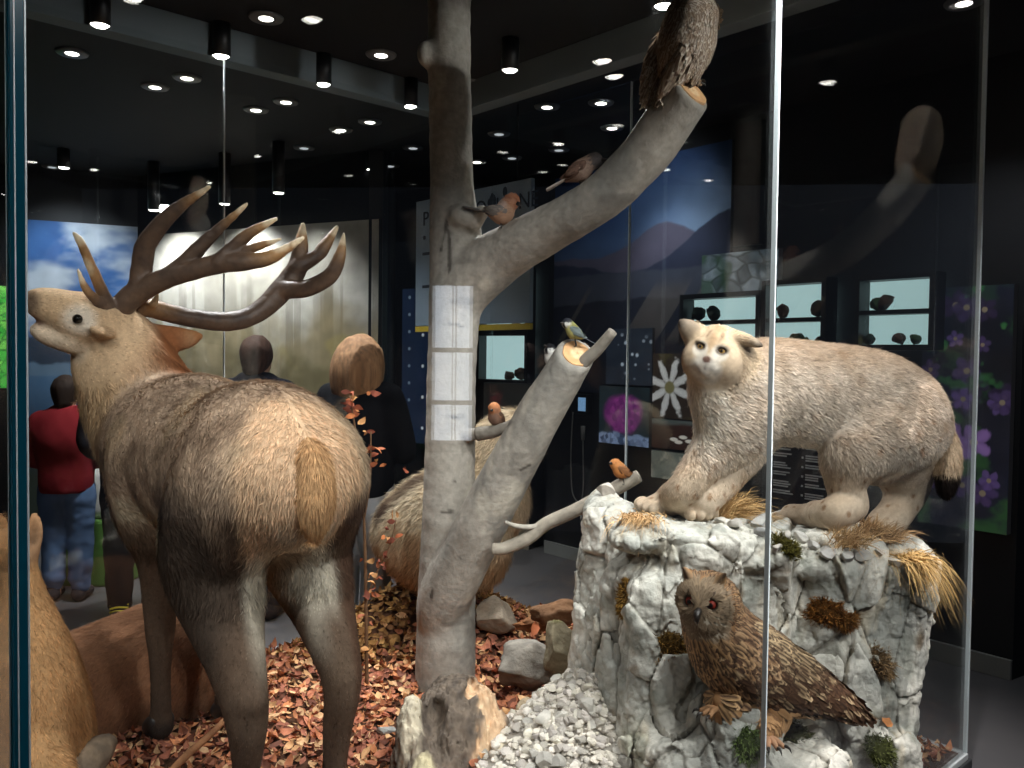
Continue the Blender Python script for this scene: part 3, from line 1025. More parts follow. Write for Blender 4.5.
def cut_face(c0, n, r, name, rx=1.0):
    t = nrm(np.cross(n, (0, 0, 1))); s = np.cross(n, t)
    rr = [0, .15, .35, .55, .75, .92, 1.0]; sg = 26; Vs = [c0 + n * .005]; Cs = [lin((206, 160, 112))]
    an = np.linspace(0, 2 * PI, sg, endpoint=False)
    for k in rr[1:]:
        wob = r * k * (1 + .03 * np.sin(3 * an) + .02 * np.sin(7 * an + 1))
        Vs.append(c0 + n * (.005 if k < .99 else -.004) + np.outer(np.cos(an) * wob, t) * rx + np.outer(np.sin(an) * wob, s))
        col = lin((232, 200, 156)) if k < .5 else lin((214, 166, 118)) if k < .95 else lin((150, 120, 92))
        Cs.append(np.tile(col, (sg, 1)) * (1 + .12 * np.sin(an * 5 + k * 9))[:, None])
    V = np.vstack([np.atleast_2d(v) for v in Vs]); C = np.vstack([np.atleast_2d(x) for x in Cs])
    i = np.arange(sg); j = (i + 1) % sg
    Fs = [np.stack([0 * i, 1 + i, 1 + j], 1)]
    for k in range(len(rr) - 2):
        o = 1 + k * sg
        Fs.append(np.stack([o + i, o + sg + i, o + sg + j, o + j], 1))
    o = part(name, V, Fs, 'cut_wood', beech, cols=C, smooth=False)
    o['label'] = 'pale sawn end of the branch'
    return o
cut_face(limb_end, limb_n, 19.0 * 2.88 / F, 'sawn_end')
cut_face(stub_end, stub_n, 16.6 * 3.04 / F, 'sawn_end')
def twig(L, name, parent, base=(150, 142, 130)):
    P, R = px2(L)
    V, Fs = tube_mesh(P, R, 10, 7)
    g = fbm(V * 30, 3)
    return part(name, V, Fs, 'bark', parent, cols=mixc(lin(base), lin(A(base) * .7), .5 + .5 * g))
twig([(570, 380, 3.06, 6), (584, 362, 3.03, 6.5), (598, 349, 3.01, 6), (613, 331, 2.98, 5)], 'side_twig', beech)
twig([(478, 434, 3.44, 7.5), (495, 431, 3.40, 6.5), (512, 424, 3.36, 5), (526, 411, 3.33, 5), (536, 398, 3.32, 4)], 'side_twig', beech)

# dead branch leaning on the boulder
db = thing('dead_branch', 'thin pale dead branch resting across the back of the boulder', 'branch', at(495, 549, 3.22))
twig([(493, 549, 3.24, 6), (505, 548, 3.23, 6.5), (528, 538, 3.22, 7), (546, 524, 3.21, 7), (574, 511, 3.18, 7), (600, 497, 3.15, 7), (622, 485, 3.12, 7.5), (639, 476, 3.10, 6.5)], 'stem', db, (176, 166, 150))
twig([(545, 525, 3.21, 3), (530, 527, 3.20, 2.6), (517, 526, 3.19, 2.4), (505, 522, 3.18, 1.8)], 'side_twig', db, (190, 182, 168))
# ------------------------------------------------------------------ fur helper
def furred(name, S, paint, n, length, width, flow, parent, mask=None, lift=.22, jit=.22, smooth=1, tone=.15, rootc=.78, mat='coat', post=None):
    V, Q = S.mesh(smooth)
    if post is not None:
        V = post(V, vnormals(V, Q))
    Nn = vnormals(V, Q)
    C = paint(V, Nn)
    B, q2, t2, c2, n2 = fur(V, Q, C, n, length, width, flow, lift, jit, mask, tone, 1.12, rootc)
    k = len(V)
    return part(name, np.vstack([V, B]), [Q, q2 + k, t2 + k], mat, parent, cols=np.vstack([C, c2]), normals=np.vstack([Nn, n2]))

def near_seg(V, a, b):
    ab = b - a
    t = np.clip((V - a) @ ab / (ab @ ab), 0, 1)
    return np.linalg.norm(V - a - t[:, None] * ab, axis=1), t

def sphere_mesh(c, r, R=None, sub=3):
    V, Fc = (ICO1, ICO2, ICO3, ICO4)[sub - 1]
    V = V * (np.ones(3) * r)
    if R is not None: V = V @ np.asarray(R)
    return V + np.asarray(c), Fc

# ------------------------------------------------------------------ the red deer stag
SU, SV = .955, .99
def su_at(x):
    return SU - .075 * (1 - np.clip(x, -.2, .9) / .9)
def L(x, y, z):
    "stag frame: x forward along the case depth, y to its left, z up"
    return uv(su_at(x) - y, SV + x, z)
def Li(P):
    u, v = touv(P)
    x = v - SV
    return x, su_at(x) - u, P[..., 2]

stag = thing('stag', 'large red deer stag with wide antlers seen from behind, head raised', 'deer', L(.4, 0, .19))
S = SDF(uv(.30, .62, .08) * 0 + A([-2.0, 1.95, .08]), A([-.05, 3.75, 1.98]), .0105)
body = [(-.02, 0, 1.19, .13), (.08, 0, 1.205, .195), (.24, 0, 1.215, .222), (.45, 0, 1.185, .228), (.65, 0, 1.175, .240), (.86, 0, 1.19, .228), (1.0, 0, 1.19, .18)]
S.tube([L(*b[:3]) for b in body], [b[3] for b in body], .04)
S.ell(L(.76, 0, 1.35), (.22, .10, .09), np.stack([DV, -DU, (0, 0, 1)]), .10)
S.ell(L(.20, 0, 1.37), (.17, .13, .07), np.stack([DV, -DU, (0, 0, 1)]), .08)
fl = (DU, .8)
lh = [(250, 462, .80), (232, 545, .80), (238, 640, .82), (252, 712, .83)]
hind = {1: [(.13, .115, 1.20, .185), (.25, .135, .96, .150), (.16, .13, .80, .098), (.02, .125, .60, .060), (.025, .12, .44, .040), (.045, .12, .27, .036), (.06, .12, .215, .044)],
        -1: [(.13, -.125, 1.20, .185), (.24, -.15, .96, .145), (.13, -.158, .80, .092), (.0, -.16, .62, .058), (.03, -.16, .44, .040), (.05, -.16, .26, .036), (.065, -.16, .205, .044)]}
for sd in (1, -1):
    h = hind[sd]
    S.tube([L(*p[:3]) for p in h], [p[3] for p in h], .05, flat=fl)
    yy = .122 if sd > 0 else -.16
    S.cone(L(-.02, yy, .625), L(.02, yy, .53), .04, .03, .02)
    S.cone(L(.06, yy, .22), L(.10, yy, .175), .042, .05, .01)
S.tube([L(.86, .13, 1.18), L(.86, .13, 1.0), L(.87, .115, .86), L(.88, .11, .64), L(.875, .11, .50), L(.87, .11, .30), L(.875, .11, .235)], [.15, .105, .068, .047, .036, .031, .04], .05)
S.tube([L(.90, -.13, 1.18), L(.90, -.14, 1.0), L(.88, -.135, .86), L(.86, -.13, .64), L(.86, -.13, .50), L(.855, -.13, .32), L(.865, -.13, .26)], [.15, .10, .065, .046, .036, .031, .04], .05)
# neck and head
nb = L(1.0, .0, 1.23)
hd = [(112, 326, 3.16), (92, 321, 3.09), (70, 314, 3.03), (50, 306, 2.98), (39, 303, 2.955)]
S.tube([L(.80, 0, 1.22), L(1.0, .0, 1.20), at(145, 410, 3.24), at(126, 368, 3.21), at(115, 336, 3.18)], [.19, .20, .165, .140, .10], .12)
S.tube([at(140, 420, 3.2), at(112, 392, 3.17), at(94, 360, 3.14)], [.08, .080, .065], .06)
S.tube([at(*p) for p in hd], [.088, .086, .066, .050, .041], .03)
jaw = [(98, 342, 3.12), (72, 340, 3.05), (50, 336, 3.0), (35, 329, 2.965)]
S.tube([at(*p) for p in jaw], [.062, .046, .032, .020], .012)
S.ell(at(34, 299, 2.945), (.028, .028, .028), None, .02)
S.cone(at(80, 311, 2.99), at(96, 316, 3.03), .020, .026, .015)      # brow over the eye
S.ell(at(33, 303, 2.915), (.012, .010, .008), None, .005, cut=True)  # nostril
earv = nrm(CF)
S.tube([at(108, 331, 3.06), at(100, 333, 2.99), at(93, 328, 2.93)], [.030, .036, .010], .012, flat=(A([.2, .3, 1.]), .45))
S.tube([at(135, 334, 3.24), at(160, 337, 3.28), at(184, 338, 3.31), at(205, 334, 3.33)], [.03, .045, .036, .006], .015, flat=(A([.1, .9, .3]), .4))
S.displace(lambda P: fbm(P * 7, 3) * .006)
HEADC = at(80, 318, 3.05)
RUMP = L(-.10, 0, 1.22)
def stag_paint(V, N):
    x, y, z = Li(V)
    f = fbm(V * 16, 3); g = fbm(V * A([40, 40, 16]), 3)
    col = mixc(lin((188, 163, 138)), lin((150, 126, 104)), sstep(-.4, .5, f))
    col = mixc(col, lin((214, 190, 156)), sstep(.1, .5, fbm(V * 6 + 40, 2)) * .5)
    dark = lin((94, 76, 62))
    leg = np.maximum(sstep(1.07, .90, z + .05 * f), sstep(1.24, 1.06, z + .06 * f) * sstep(.50, .36, x) * sstep(-.02, .08, x)) * (x < 1.2)
    col = mixc(col, dark, leg * .92)
    col = mixc(col, lin((70, 56, 46)), sstep(.55, .2, z) * (x < 1.2) * .8)
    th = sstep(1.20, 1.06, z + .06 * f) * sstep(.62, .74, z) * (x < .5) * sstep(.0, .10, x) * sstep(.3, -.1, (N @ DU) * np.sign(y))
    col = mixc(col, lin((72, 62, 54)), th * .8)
    belly = sstep(-.2, -.75, N[:, 2]) * (z > .9) * (x > .25) * (x < 1.0)
    col = mixc(col, lin((150, 136, 114)), belly * .6)
    edge = sstep(.97, 1.02, z) * sstep(1.10, 1.04, z) * (x > .3) * (x < .85) * sstep(.12, .2, y)
    col = mixc(col, lin((208, 196, 168)), edge * .6)
    # pale rump patch and its dark border
    rr = np.sqrt((np.abs(y) / .20) ** 2 + ((z - 1.20) / .27) ** 2)
    rear = sstep(.22, .06, x)
    side = sstep(.0, .2, x) 
    col = mixc(col, lin((72, 56, 46)), rear * sstep(1.25, .95, rr) * sstep(1.2, 1.08, z) * sstep(.08, .15, np.abs(y)) * .9)
    col = mixc(col, lin((224, 190, 154)), rear * sstep(1.0, .78, rr + .12 * f) * .95)
    inner = (np.abs(y) < .13) * sstep(.10, .03, x) * sstep(1.14, 1.06, z) * sstep(.62, .8, z)
    inn2 = sstep(.2, -.3, N @ DU * np.sign(-y + 1e-9) * -1 * -1) * (z < 1.1) * (z > .6) * (x < .25)
    inn = sstep(-.15, .35, (N @ DU) * np.sign(y)) * (x < .34) * sstep(1.12, 1.04, z) * sstep(.76, .90, z)
    col = mixc(col, lin((214, 204, 184)), np.clip(inn + inner * sstep(.14, .06, np.abs(y)), 0, 1) * .9)
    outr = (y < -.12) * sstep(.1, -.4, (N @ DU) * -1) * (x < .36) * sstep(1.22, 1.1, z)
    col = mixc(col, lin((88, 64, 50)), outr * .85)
    # neck and head
    dn, tn = near_seg(V, at(110, 430, 3.2), at(112, 330, 3.16))
    nk = sstep(1.0, 1.12, x)
    col = mixc(col, lin((190, 160, 122)), nk)
    back = nk * sstep(-.05, .5, N @ nrm(A([1., .1, .3])) + .3 * f) * sstep(1.74, 1.64, z)
    col = mixc(col, lin((150, 98, 58)), back * .9)
    nape = sstep(.15, .07, near_seg(V, at(146, 326, 3.24), at(186, 392, 3.22))[0] + .03 * f)
    col = mixc(col, lin((136, 84, 50)), nape * .85)
    dh = np.linalg.norm(V - HEADC, axis=1)
    hdw = sstep(.30, .2, dh)
    col = mixc(col, lin((208, 178, 142)), hdw * .9)
    col = mixc(col, lin((226, 214, 196)), sstep(.075, .03, np.linalg.norm(V - at(79, 320, 2.98), axis=1)) * .85)
    col = mixc(col, lin((214, 198, 176)), sstep(.09, .03, near_seg(V, at(35, 331, 2.96), at(70, 346, 3.04))[0]) * .7)
    nose = sstep(.05, .02, np.linalg.norm(V - at(31, 302, 2.92), axis=1))
    col = mixc(col, lin((90, 72, 62)), nose * .8)
    col = mixc(col, lin((110, 74, 64)), sstep(.035, .012, near_seg(V, at(33, 317, 2.95), at(52, 324, 3.0))[0]) * .8)
    hoof = sstep(.225, .20, z) * (x < .3) + sstep(.275, .25, z) * (x > .7) * (x < 1.1)
    col = mixc(col, lin((60, 52, 46)), np.clip(hoof, 0, 1))
    return col * (1 + .14 * g)[:, None]
def stag_flow(P, M):
    x, y, z = Li(P)
    legs = sstep(1.05, .85, z)[:, None]
    back = -DV * 1.0
    dn = A([0, 0, -1.])
    nk = sstep(1.0, 1.15, x)[:, None]
    rear = sstep(.15, .0, x)[:, None]
    d = back * (1 - legs) + dn * (.55 + legs)
    d = d * (1 - rear) + (dn + .25 * np.sign(y)[:, None] * -DU) * rear
    dh = sstep(.28, .2, np.linalg.norm(P - HEADC, axis=1))[:, None]
    d = d * (1 - nk) + (dn + .5 * DU) * nk
    return d * (1 - dh) + (DU + dn * .3) * dh
def stag_len(P):
    x, y, z = Li(P)
    l = np.where(x > 1.08, .05, .030)
    l = np.where(z < .85, .013, l)
    l = np.where(np.linalg.norm(P - at(172, 337, 3.3), axis=1) < .14, .010, l)
    return np.where(np.linalg.norm(P - HEADC, axis=1) < .25, .014, l)
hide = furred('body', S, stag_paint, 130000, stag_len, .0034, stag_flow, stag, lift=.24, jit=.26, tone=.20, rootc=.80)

T = SDF(L(-.30, .2, .88) - .35, L(-.1, -.1, 1.4) + .35, .009)
T.tube([L(-.09, 0, 1.32), L(-.135, 0, 1.27), L(-.150, 0, 1.19), L(-.150, 0, 1.12), L(-.145, 0, 1.075)], [.016, .034, .043, .032, .008], .02)
for yv, xv, zt_ in ((.112, .885, .265), (-.13, .875, .26), (.122, .085, .20), (-.16, .09, .20)):
    vs = []
    for o in (-.019, .019):
        H_ = SDF(L(xv, yv + o, zt_) - .10, L(xv, yv + o, zt_) + .10, .006)
        H_.tube([L(xv - .02, yv + o, zt_), L(xv + .02, yv + o * 1.1, zt_ - .03), L(xv + .062, yv + o * .9, zt_ - .058)], [.025, .027, .010], .01)
        H_.halfspace(L(xv, yv, zt_ - .066), A([0, 0, -1.]))
        vs.append(H_.mesh())
    V, Fs, _ = cat_mesh(*vs); part('hoof', V, Fs, 'hoof', stag)
tail = furred('tail', T, lambda V, N: mixc(lin((212, 172, 126)), lin((188, 146, 102)), .5 + .5 * fbm(V * 20, 2)), 9000, .04, .003, lambda P, M: A([[0, 0, -1.]]) + M * .1, stag, lift=.12, jit=.16)

# antlers
def antler(name, beam, tines, parent):
    pts = [at(*p[:3]) for p in beam] + [at(*p[:3]) for t in tines for p in t]
    pts = A(pts)
    S = SDF(pts.min(0) - .06, pts.max(0) + .06, .0058)
    allp = [beam] + tines
    for i, t in enumerate(allp):
        S.tube([at(*p[:3]) for p in t], [p[3] * p[2] / F for p in t], .012, n=6)
    S.displace(lambda P: fbm(P * 45, 3) * .0022)
    V, Q = S.mesh()
    tip = np.zeros(len(V))
    for t in allp:
        d = np.linalg.norm(V - at(*t[-1][:3]), axis=1)
        tip = np.maximum(tip, sstep(.15, .02, d))
    f = fbm(V * 24, 3)
    c = mixc(lin((62, 48, 40)), lin((100, 78, 60)), .5 + .5 * f)
    c = mixc(c, lin((176, 132, 84)), tip * .85)
    c = mixc(c, lin((224, 204, 170)), sstep(.8, 1.0, tip) * .9)
    return part(name, V, Q, 'antler', parent, cols=c)
antler('antler', [(113, 318, 3.13, 10), (124, 304, 3.12, 10.5), (140, 291, 3.11, 10.5), (165, 279, 3.08, 9), (195, 270, 3.05, 8.5), (222, 263, 3.03, 9), (244, 262, 3.0, 7.5), (272, 257, 2.98, 6), (303, 238, 2.96, 2.2)],
       [[(138, 290, 3.11, 8), (142, 266, 3.10, 9), (147, 243, 3.07, 8.5), (172, 213, 3.02, 6.5), (209, 187, 2.98, 2)],
        [(166, 277, 3.08, 7), (186, 262, 3.07, 7), (206, 241, 3.05, 6), (247, 204, 3.0, 2)],
        [(220, 262, 3.02, 7), (231, 250, 3.02, 6), (250, 233, 3.0, 5), (276, 219, 2.98, 2)],
        [(233, 255, 3.02, 4), (256, 247, 3.0, 4), (280, 239, 2.97, 1.6)],
        [(112, 312, 3.10, 7), (104, 296, 3.05, 5.5), (92, 268, 2.98, 4.5), (81, 243, 2.93, 3.6), (74, 233, 2.92, 1.6)],
        [(108, 312, 3.08, 6), (98, 302, 3.02, 4.5), (86, 289, 2.97, 3.5), (78, 270, 2.94, 1.6)]], stag)
antler('antler', [(126, 318, 3.2, 9), (142, 307, 3.22, 8.5), (168, 313, 3.28, 8.2), (203, 320, 3.35, 8.4), (234, 321, 3.4, 8.6), (258, 312, 3.45, 9), (281, 291, 3.5, 10.5), (297, 268, 3.52, 9), (301, 245, 3.52, 6), (303, 224, 3.52, 2)],
       [[(296, 268, 3.5, 7), (317, 256, 3.52, 5.5), (326, 244, 3.53, 5), (337, 227, 3.55, 2)],
        [(283, 290, 3.48, 8), (308, 288, 3.46, 7.5), (330, 276, 3.44, 7), (340, 256, 3.42, 5), (344, 234, 3.42, 1.6)],
        [(148, 309, 3.22, 4), (154, 303, 3.2, 3), (158, 294, 3.19, 1.2)]], stag)
c = at(77.5, 319, 2.968)
V, Fc = sphere_mesh(c, .017); part('eye', V, Fc, 'eye', stag)
# ------------------------------------------------------------------ the lynx
pa, na = rock_hit(662, 513); pb, nb_ = rock_hit(694, 519); pc, nc = rock_hit(800, 524); pd, nd = rock_hit(862, 530)
print('paws', pa, pb, pc, pd)
lynx = thing('lynx', 'sandy-furred lynx standing on top of the boulder, face turned to the front', 'lynx', at(800, 520, 2.78))
S = SDF(A([.36, 2.28, .92]), A([1.66, 3.18, 1.72]), .0052)
def pt(L_):
    return [at(*p[:3]) for p in L_], [p[3] * p[2] / F for p in L_]
lat = (nrm(at(860, 400, 2.84) - at(760, 400, 2.77)), 1.0)
side = nrm(np.cross(lat[0], (0, 0, 1)))
fl = (side, .80)
P, R = pt([(736, 400, 2.75, 37), (760, 392, 2.77, 46), (800, 394, 2.80, 46), (850, 400, 2.84, 47), (890, 413, 2.87, 46), (908, 424, 2.89, 36), (917, 430, 2.90, 24)])
S.tube(P, R, .04, flat=fl)
P, R = pt([(740, 405, 2.75, 40), (730, 382, 2.72, 31), (721, 358, 2.69, 25)]); S.tube(P, R, .05)
P, R = pt([(724, 420, 2.69, 23), (720, 397, 2.68, 21), (716, 374, 2.67, 18)]); S.tube(P, R, .04)
# fore legs
paw1, paw2 = pa + A([0, 0, .028]), pb + A([0, 0, .026])
S.tube([at(738, 418, 2.72), at(722, 444, 2.70), at(702, 468, 2.68), at(682, 492, 2.66), paw1 + A([.035, .03, .012])], [.108, .070, .052, .046, .046], .05)
S.tube([at(752, 420, 2.80), at(738, 455, 2.76), at(722, 482, 2.71), at(706, 503, 2.66), paw2 + A([.02, .02, .008])], [.09, .062, .046, .036, .034], .04)
hd_l = nrm(A([-1, -.25, 0]))
def paw(c, d, w, n=4, s=1.0):
    s = s * 1.22
    d = nrm(d); sd = np.cross((0, 0, 1), d)
    S.ell(c, (.052 * s, .042 * s, .030 * s), np.stack([d, sd, (0, 0, 1)]), .02)
    for i in range(n):
        a = (i - (n - 1) / 2) * .026 * s
        S.ell(c + d * (.050 - abs(i - (n - 1) / 2) * .008) * s + sd * a + A([0, 0, -.003]), (.026 * s, .0125 * s, .020 * s), np.stack([d, sd, (0, 0, 1)]), .002)
paw(paw1, A([-.95, -.35, 0]), 1); paw(paw2, A([-.3, -1, 0]) * .5 + A([.5, -.4, 0]), 1, s=.9)
# hind legs
S.ell(at(879, 428, 2.80), (.150, .08, .19), np.stack([lat[0], side, (0, 0, 1)]), .09)
foot = pc + A([0, 0, .030]); heel = at(858, 505, 2.76)
S.tube([at(872, 430, 2.78), at(852, 455, 2.75), at(845, 482, 2.75), at(850, 505, 2.75)], [.12, .080, .050, .044], .04)
S.tube([at(852, 506, 2.75), at(832, 514, 2.72), foot + A([.05, .01, .0])], [.046, .045, .046], .03)
paw(foot, foot - heel, 1, s=1.05)
S.tube([at(905, 440, 2.98), at(903, 470, 3.0), at(906, 494, 3.01), at(893, 515, 2.97), at(878, 530, 2.93)], [.12, .080, .055, .050, .048], .04)
# head
HC = at(716, 352, 2.655)
hf = nrm(A([-.46, -1, .02])); hs = nrm(np.cross((0.0, 0, 1), hf)); hs = hs if hs[0] > 0 else -hs; hs = nrm(hs + A([0, 0, -.22])); hu = nrm(np.cross(hs, hf)); hu = hu if hu[2] > 0 else -hu; HR = np.stack([hf, hs, hu])   # hs points to image right
def hp(f, s, u): return HC + hf * f + hs * s + hu * u
if hs[0] < 0: hs = -hs; HR = np.stack([hf, hs, hu])
S.ell(HC, (.088, .080, .082), HR, .03)
S.ell(hp(.042, -.048, -.036), (.045, .042, .052), HR, .04); S.ell(hp(.042, .048, -.036), (.045, .042, .052), HR, .04)   # cheek ruffs
S.ell(hp(.02, 0, -.078), (.045, .045, .035), HR, .03)
S.ell(hp(.062, 0, -.036), (.038, .038, .032), HR, .03)            # muzzle
S.ell(hp(.084, -.015, -.046), (.018, .020, .017), HR, .012); S.ell(hp(.084, .015, -.046), (.018, .020, .017), HR, .012)
S.ell(hp(.070, 0, -.066), (.026, .026, .018), HR, .014)            # chin
S.cone(hp(.068, 0, .036), hp(.092, 0, -.020), .020, .013, .018)    # nose bridge
S.ell(hp(.097, 0, -.026), (.010, .014, .009), HR, .005)            # nose
S.ell(hp(.074, -.034, .022), (.018, .018, .012), HR, .012); S.ell(hp(.074, .034, .022), (.018, .018, .012), HR, .012)  # brow
for s_ in (-1, 1):
    S.ell(hp(.084, .033 * s_, .008), (.012, .015, .009), HR, .008, cut=True)
def ear(base, tip, bf, w):
    mid = base * .45 + tip * .55
    S.tube([base, mid, tip], [w, w * .62, .004], .012, flat=(bf, .45))
    S.tube([base * .8 + tip * .2 + bf * w * .45, mid + bf * w * .30], [w * .55, w * .2], .006)
e1b, e1t = at(699, 339, 2.65), at(678, 319, 2.62)
e2b, e2t = at(737, 337, 2.62), at(764, 347, 2.59)
S.tube([e1b, e1b * .5 + e1t * .5, e1t], [.036, .026, .003], .010, flat=(hf, .4))
S.tube([e2b, e2b * .5 + e2t * .5, e2t], [.034, .026, .003], .008, flat=(hu, .55))
S.displace(lambda P: fbm(P * 9, 3) * .005)
def lynx_paint(V, N):
    f = fbm(V * 18, 3); g = fbm(V * A([60, 60, 26]), 2)
    z = V[:, 2]; X = V[:, 0]
    col = mixc(lin((208, 192, 174)), lin((180, 162, 142)), sstep(-.3, .5, f))
    col = mixc(col, lin((190, 160, 130)), sstep(.2, .9, N[:, 2]) * .6)
    col = mixc(col, lin((226, 216, 200)), sstep(.1, -.7, N[:, 2]) * (z > 1.2) * .7)
    chest = sstep(.10, .03, near_seg(V, at(702, 430, 2.66), at(708, 384, 2.60))[0])
    col = mixc(col, lin((226, 218, 204)), chest * .8)
    legs = sstep(1.28, 1.15, z)
    col = mixc(col, lin((208, 186, 158)), legs * .6)
    d1, d2, ci = worley(V * A([34, 34, 26]))
    spots = sstep(.36, .18, d1) * (ci > .45)
    amt = np.clip(sstep(1.38, 1.2, z) * .75 + sstep(.95, 1.2, X) * sstep(1.5, 1.36, z) * .55, 0, .8)
    col = mixc(col, lin((142, 104, 70)), spots * amt)
    b1, b2, bc_ = worley(V * A([12, 12, 12]) + 9)
    col = mixc(col, lin((168, 132, 94)), sstep(.35, .15, b1) * .28 * (z > 1.25))
    q = V - HC
    hfx, hsx, hux = q @ hf, q @ hs, q @ hu
    H = sstep(.15, .12, np.linalg.norm(q, axis=1))
    face = H * sstep(.0, .05, hfx)
    col = mixc(col, lin((208, 184, 152)), H * .8)
    col = mixc(col, lin((196, 160, 122)), face * sstep(.025, .0, np.abs(hsx)) * sstep(-.02, .03, hux) * .8)
    col = mixc(col, lin((230, 222, 210)), face * sstep(.060, .035, np.linalg.norm(V - hp(.084, 0, -.056), axis=1)) * .85)
    col = mixc(col, lin((190, 166, 140)), face * sstep(.045, .06, np.abs(hsx)) * sstep(.02, -.02, hux) * .6)
    col = mixc(col, lin((232, 224, 210)), face * sstep(.030, .018, np.sqrt((np.abs(hsx) - .030) ** 2 + (hux - .0) ** 2)) * .8)
    for s_ in (-1, 1):
        dl = near_seg(V, hp(.075, .046 * s_, .010), hp(.03, .085 * s_, -.012))[0]
        col = mixc(col, lin((84, 60, 44)), sstep(.010, .004, dl) * .85)
        dl = near_seg(V, hp(.075, .044 * s_, -.012), hp(.045, .085 * s_, -.045))[0]
        col = mixc(col, lin((120, 92, 70)), sstep(.010, .004, dl) * .6)
        dl = near_seg(V, hp(.08, .018 * s_, .030), hp(.05, .022 * s_, .075))[0]
        col = mixc(col, lin((130, 98, 72)), sstep(.010, .004, dl) * .6)
        dl = near_seg(V, hp(.02, .070 * s_, -.05), hp(-.01, .080 * s_, -.085))[0]
        col = mixc(col, lin((120, 92, 68)), sstep(.018, .006, dl) * .6)
        de = np.sqrt((hsx - .033 * s_) ** 2 * .6 + (hux - .009) ** 2)
        col = mixc(col, lin((70, 50, 36)), face * sstep(.018, .010, de) * .85)
    mouth = np.minimum(near_seg(V, hp(.098, 0, -.054), hp(.084, .028, -.062))[0], near_seg(V, hp(.098, 0, -.054), hp(.084, -.028, -.062))[0])
    col = mixc(col, lin((110, 84, 68)), sstep(.008, .003, mouth) * .9)
    nose = sstep(.017, .011, np.linalg.norm((V - hp(.104, 0, -.026)) * A([1, 1, 1.25]), axis=1))
    col = mixc(col, lin((112, 78, 66)), nose * .95)
    col = mixc(col, lin((90, 66, 54)), sstep(.006, .003, near_seg(V, hp(.104, 0, -.036), hp(.100, 0, -.052))[0]) * .9)
    for tp, bs in ((e1t, e1b), (e2t, e2b)):
        dt, tt = near_seg(V, bs, tp)
        ee = sstep(.05, .03, dt) * sstep(.15, .5, tt)
        col = mixc(col, lin((150, 134, 116)), ee * .8)
        col = mixc(col, lin((74, 64, 56)), ee * sstep(.2, -.5, N @ hf) * .9)
        col = mixc(col, lin((52, 44, 38)), sstep(.035, .01, np.linalg.norm(V - tp, axis=1)) * .7)
    return col * (1 + .12 * g)[:, None]
def lynx_flow(P, M):
    bk = lat[0]; dn = A([0, 0, -1.])
    legs = sstep(1.3, 1.15, P[:, 2])[:, None]
    d = bk * (1 - legs) * 1.0 + dn * (.6 + legs)
    q = P - HC
    H = sstep(.15, .11, np.linalg.norm(q, axis=1))[:, None]
    out = nrm(q - (q @ hf)[:, None] * hf) + dn * .35 - hf * .4
    return d * (1 - H) + out * H
def lynx_len(P):
    q = np.linalg.norm(P - HC, axis=1)
    l = np.where(P[:, 2] < 1.12, .007, np.where(P[:, 2] < 1.2, .014, .026))
    l = np.where(q < .13, np.where((P - HC) @ hf > .05, .006, .018), l)
    l = np.where((near_seg(P, e1b, e1t)[0] < .03) | (near_seg(P, e2b, e2t)[0] < .03), .007, l)
    return l
def lynx_mask(Pc, Nc):
    q = Pc - hp(.100, 0, -.026)
    m = np.ones(len(Pc))
    m[np.linalg.norm(q, axis=1) < .02] = 0
    for s_ in (-1, 1):
        m[np.linalg.norm(Pc - hp(.082, .033 * s_, .008), axis=1) < .015] = 0
    m = np.where(np.linalg.norm(Pc - HC, axis=1) < .13, m * 2, m)
    return m
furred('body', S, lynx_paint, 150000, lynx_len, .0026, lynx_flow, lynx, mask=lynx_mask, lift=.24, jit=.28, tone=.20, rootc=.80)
T = SDF(at(948, 460, 2.9) - .2, at(948, 460, 2.9) + .2, .006)
P, R = pt([(932, 430, 2.90, 12), (943, 443, 2.90, 11.5), (947, 460, 2.89, 10.5), (947, 476, 2.89, 9.5), (946, 490, 2.89, 7)])
T.tube(P, R, .02)
tp0 = at(949, 470, 2.89)[2]
def tail_paint(V, N):
    c = mixc(lin((204, 182, 154)), lin((184, 160, 132)), .5 + .5 * fbm(V * 26, 2))
    return mixc(c, lin((30, 24, 22)), sstep(tp0 + .008, tp0 - .014, V[:, 2]))
furred('tail', T, tail_paint, 7000, .026, .003, lambda P, M: A([[0.1, 0, -1.]]), lynx, lift=.25)
for s_ in (-1, 1):
    V, Fc = sphere_mesh(hp(.074, .033 * s_, .008), .0125); 
    dd = nrm(V - hp(.074, .033 * s_, .008)) @ hf
    C = np.where((dd > .93)[:, None], lin((14, 11, 9)), lin((178, 140, 78)))
    e_ = part('eye', V, Fc, 'skin', lynx, cols=C)
    MATS['skin']
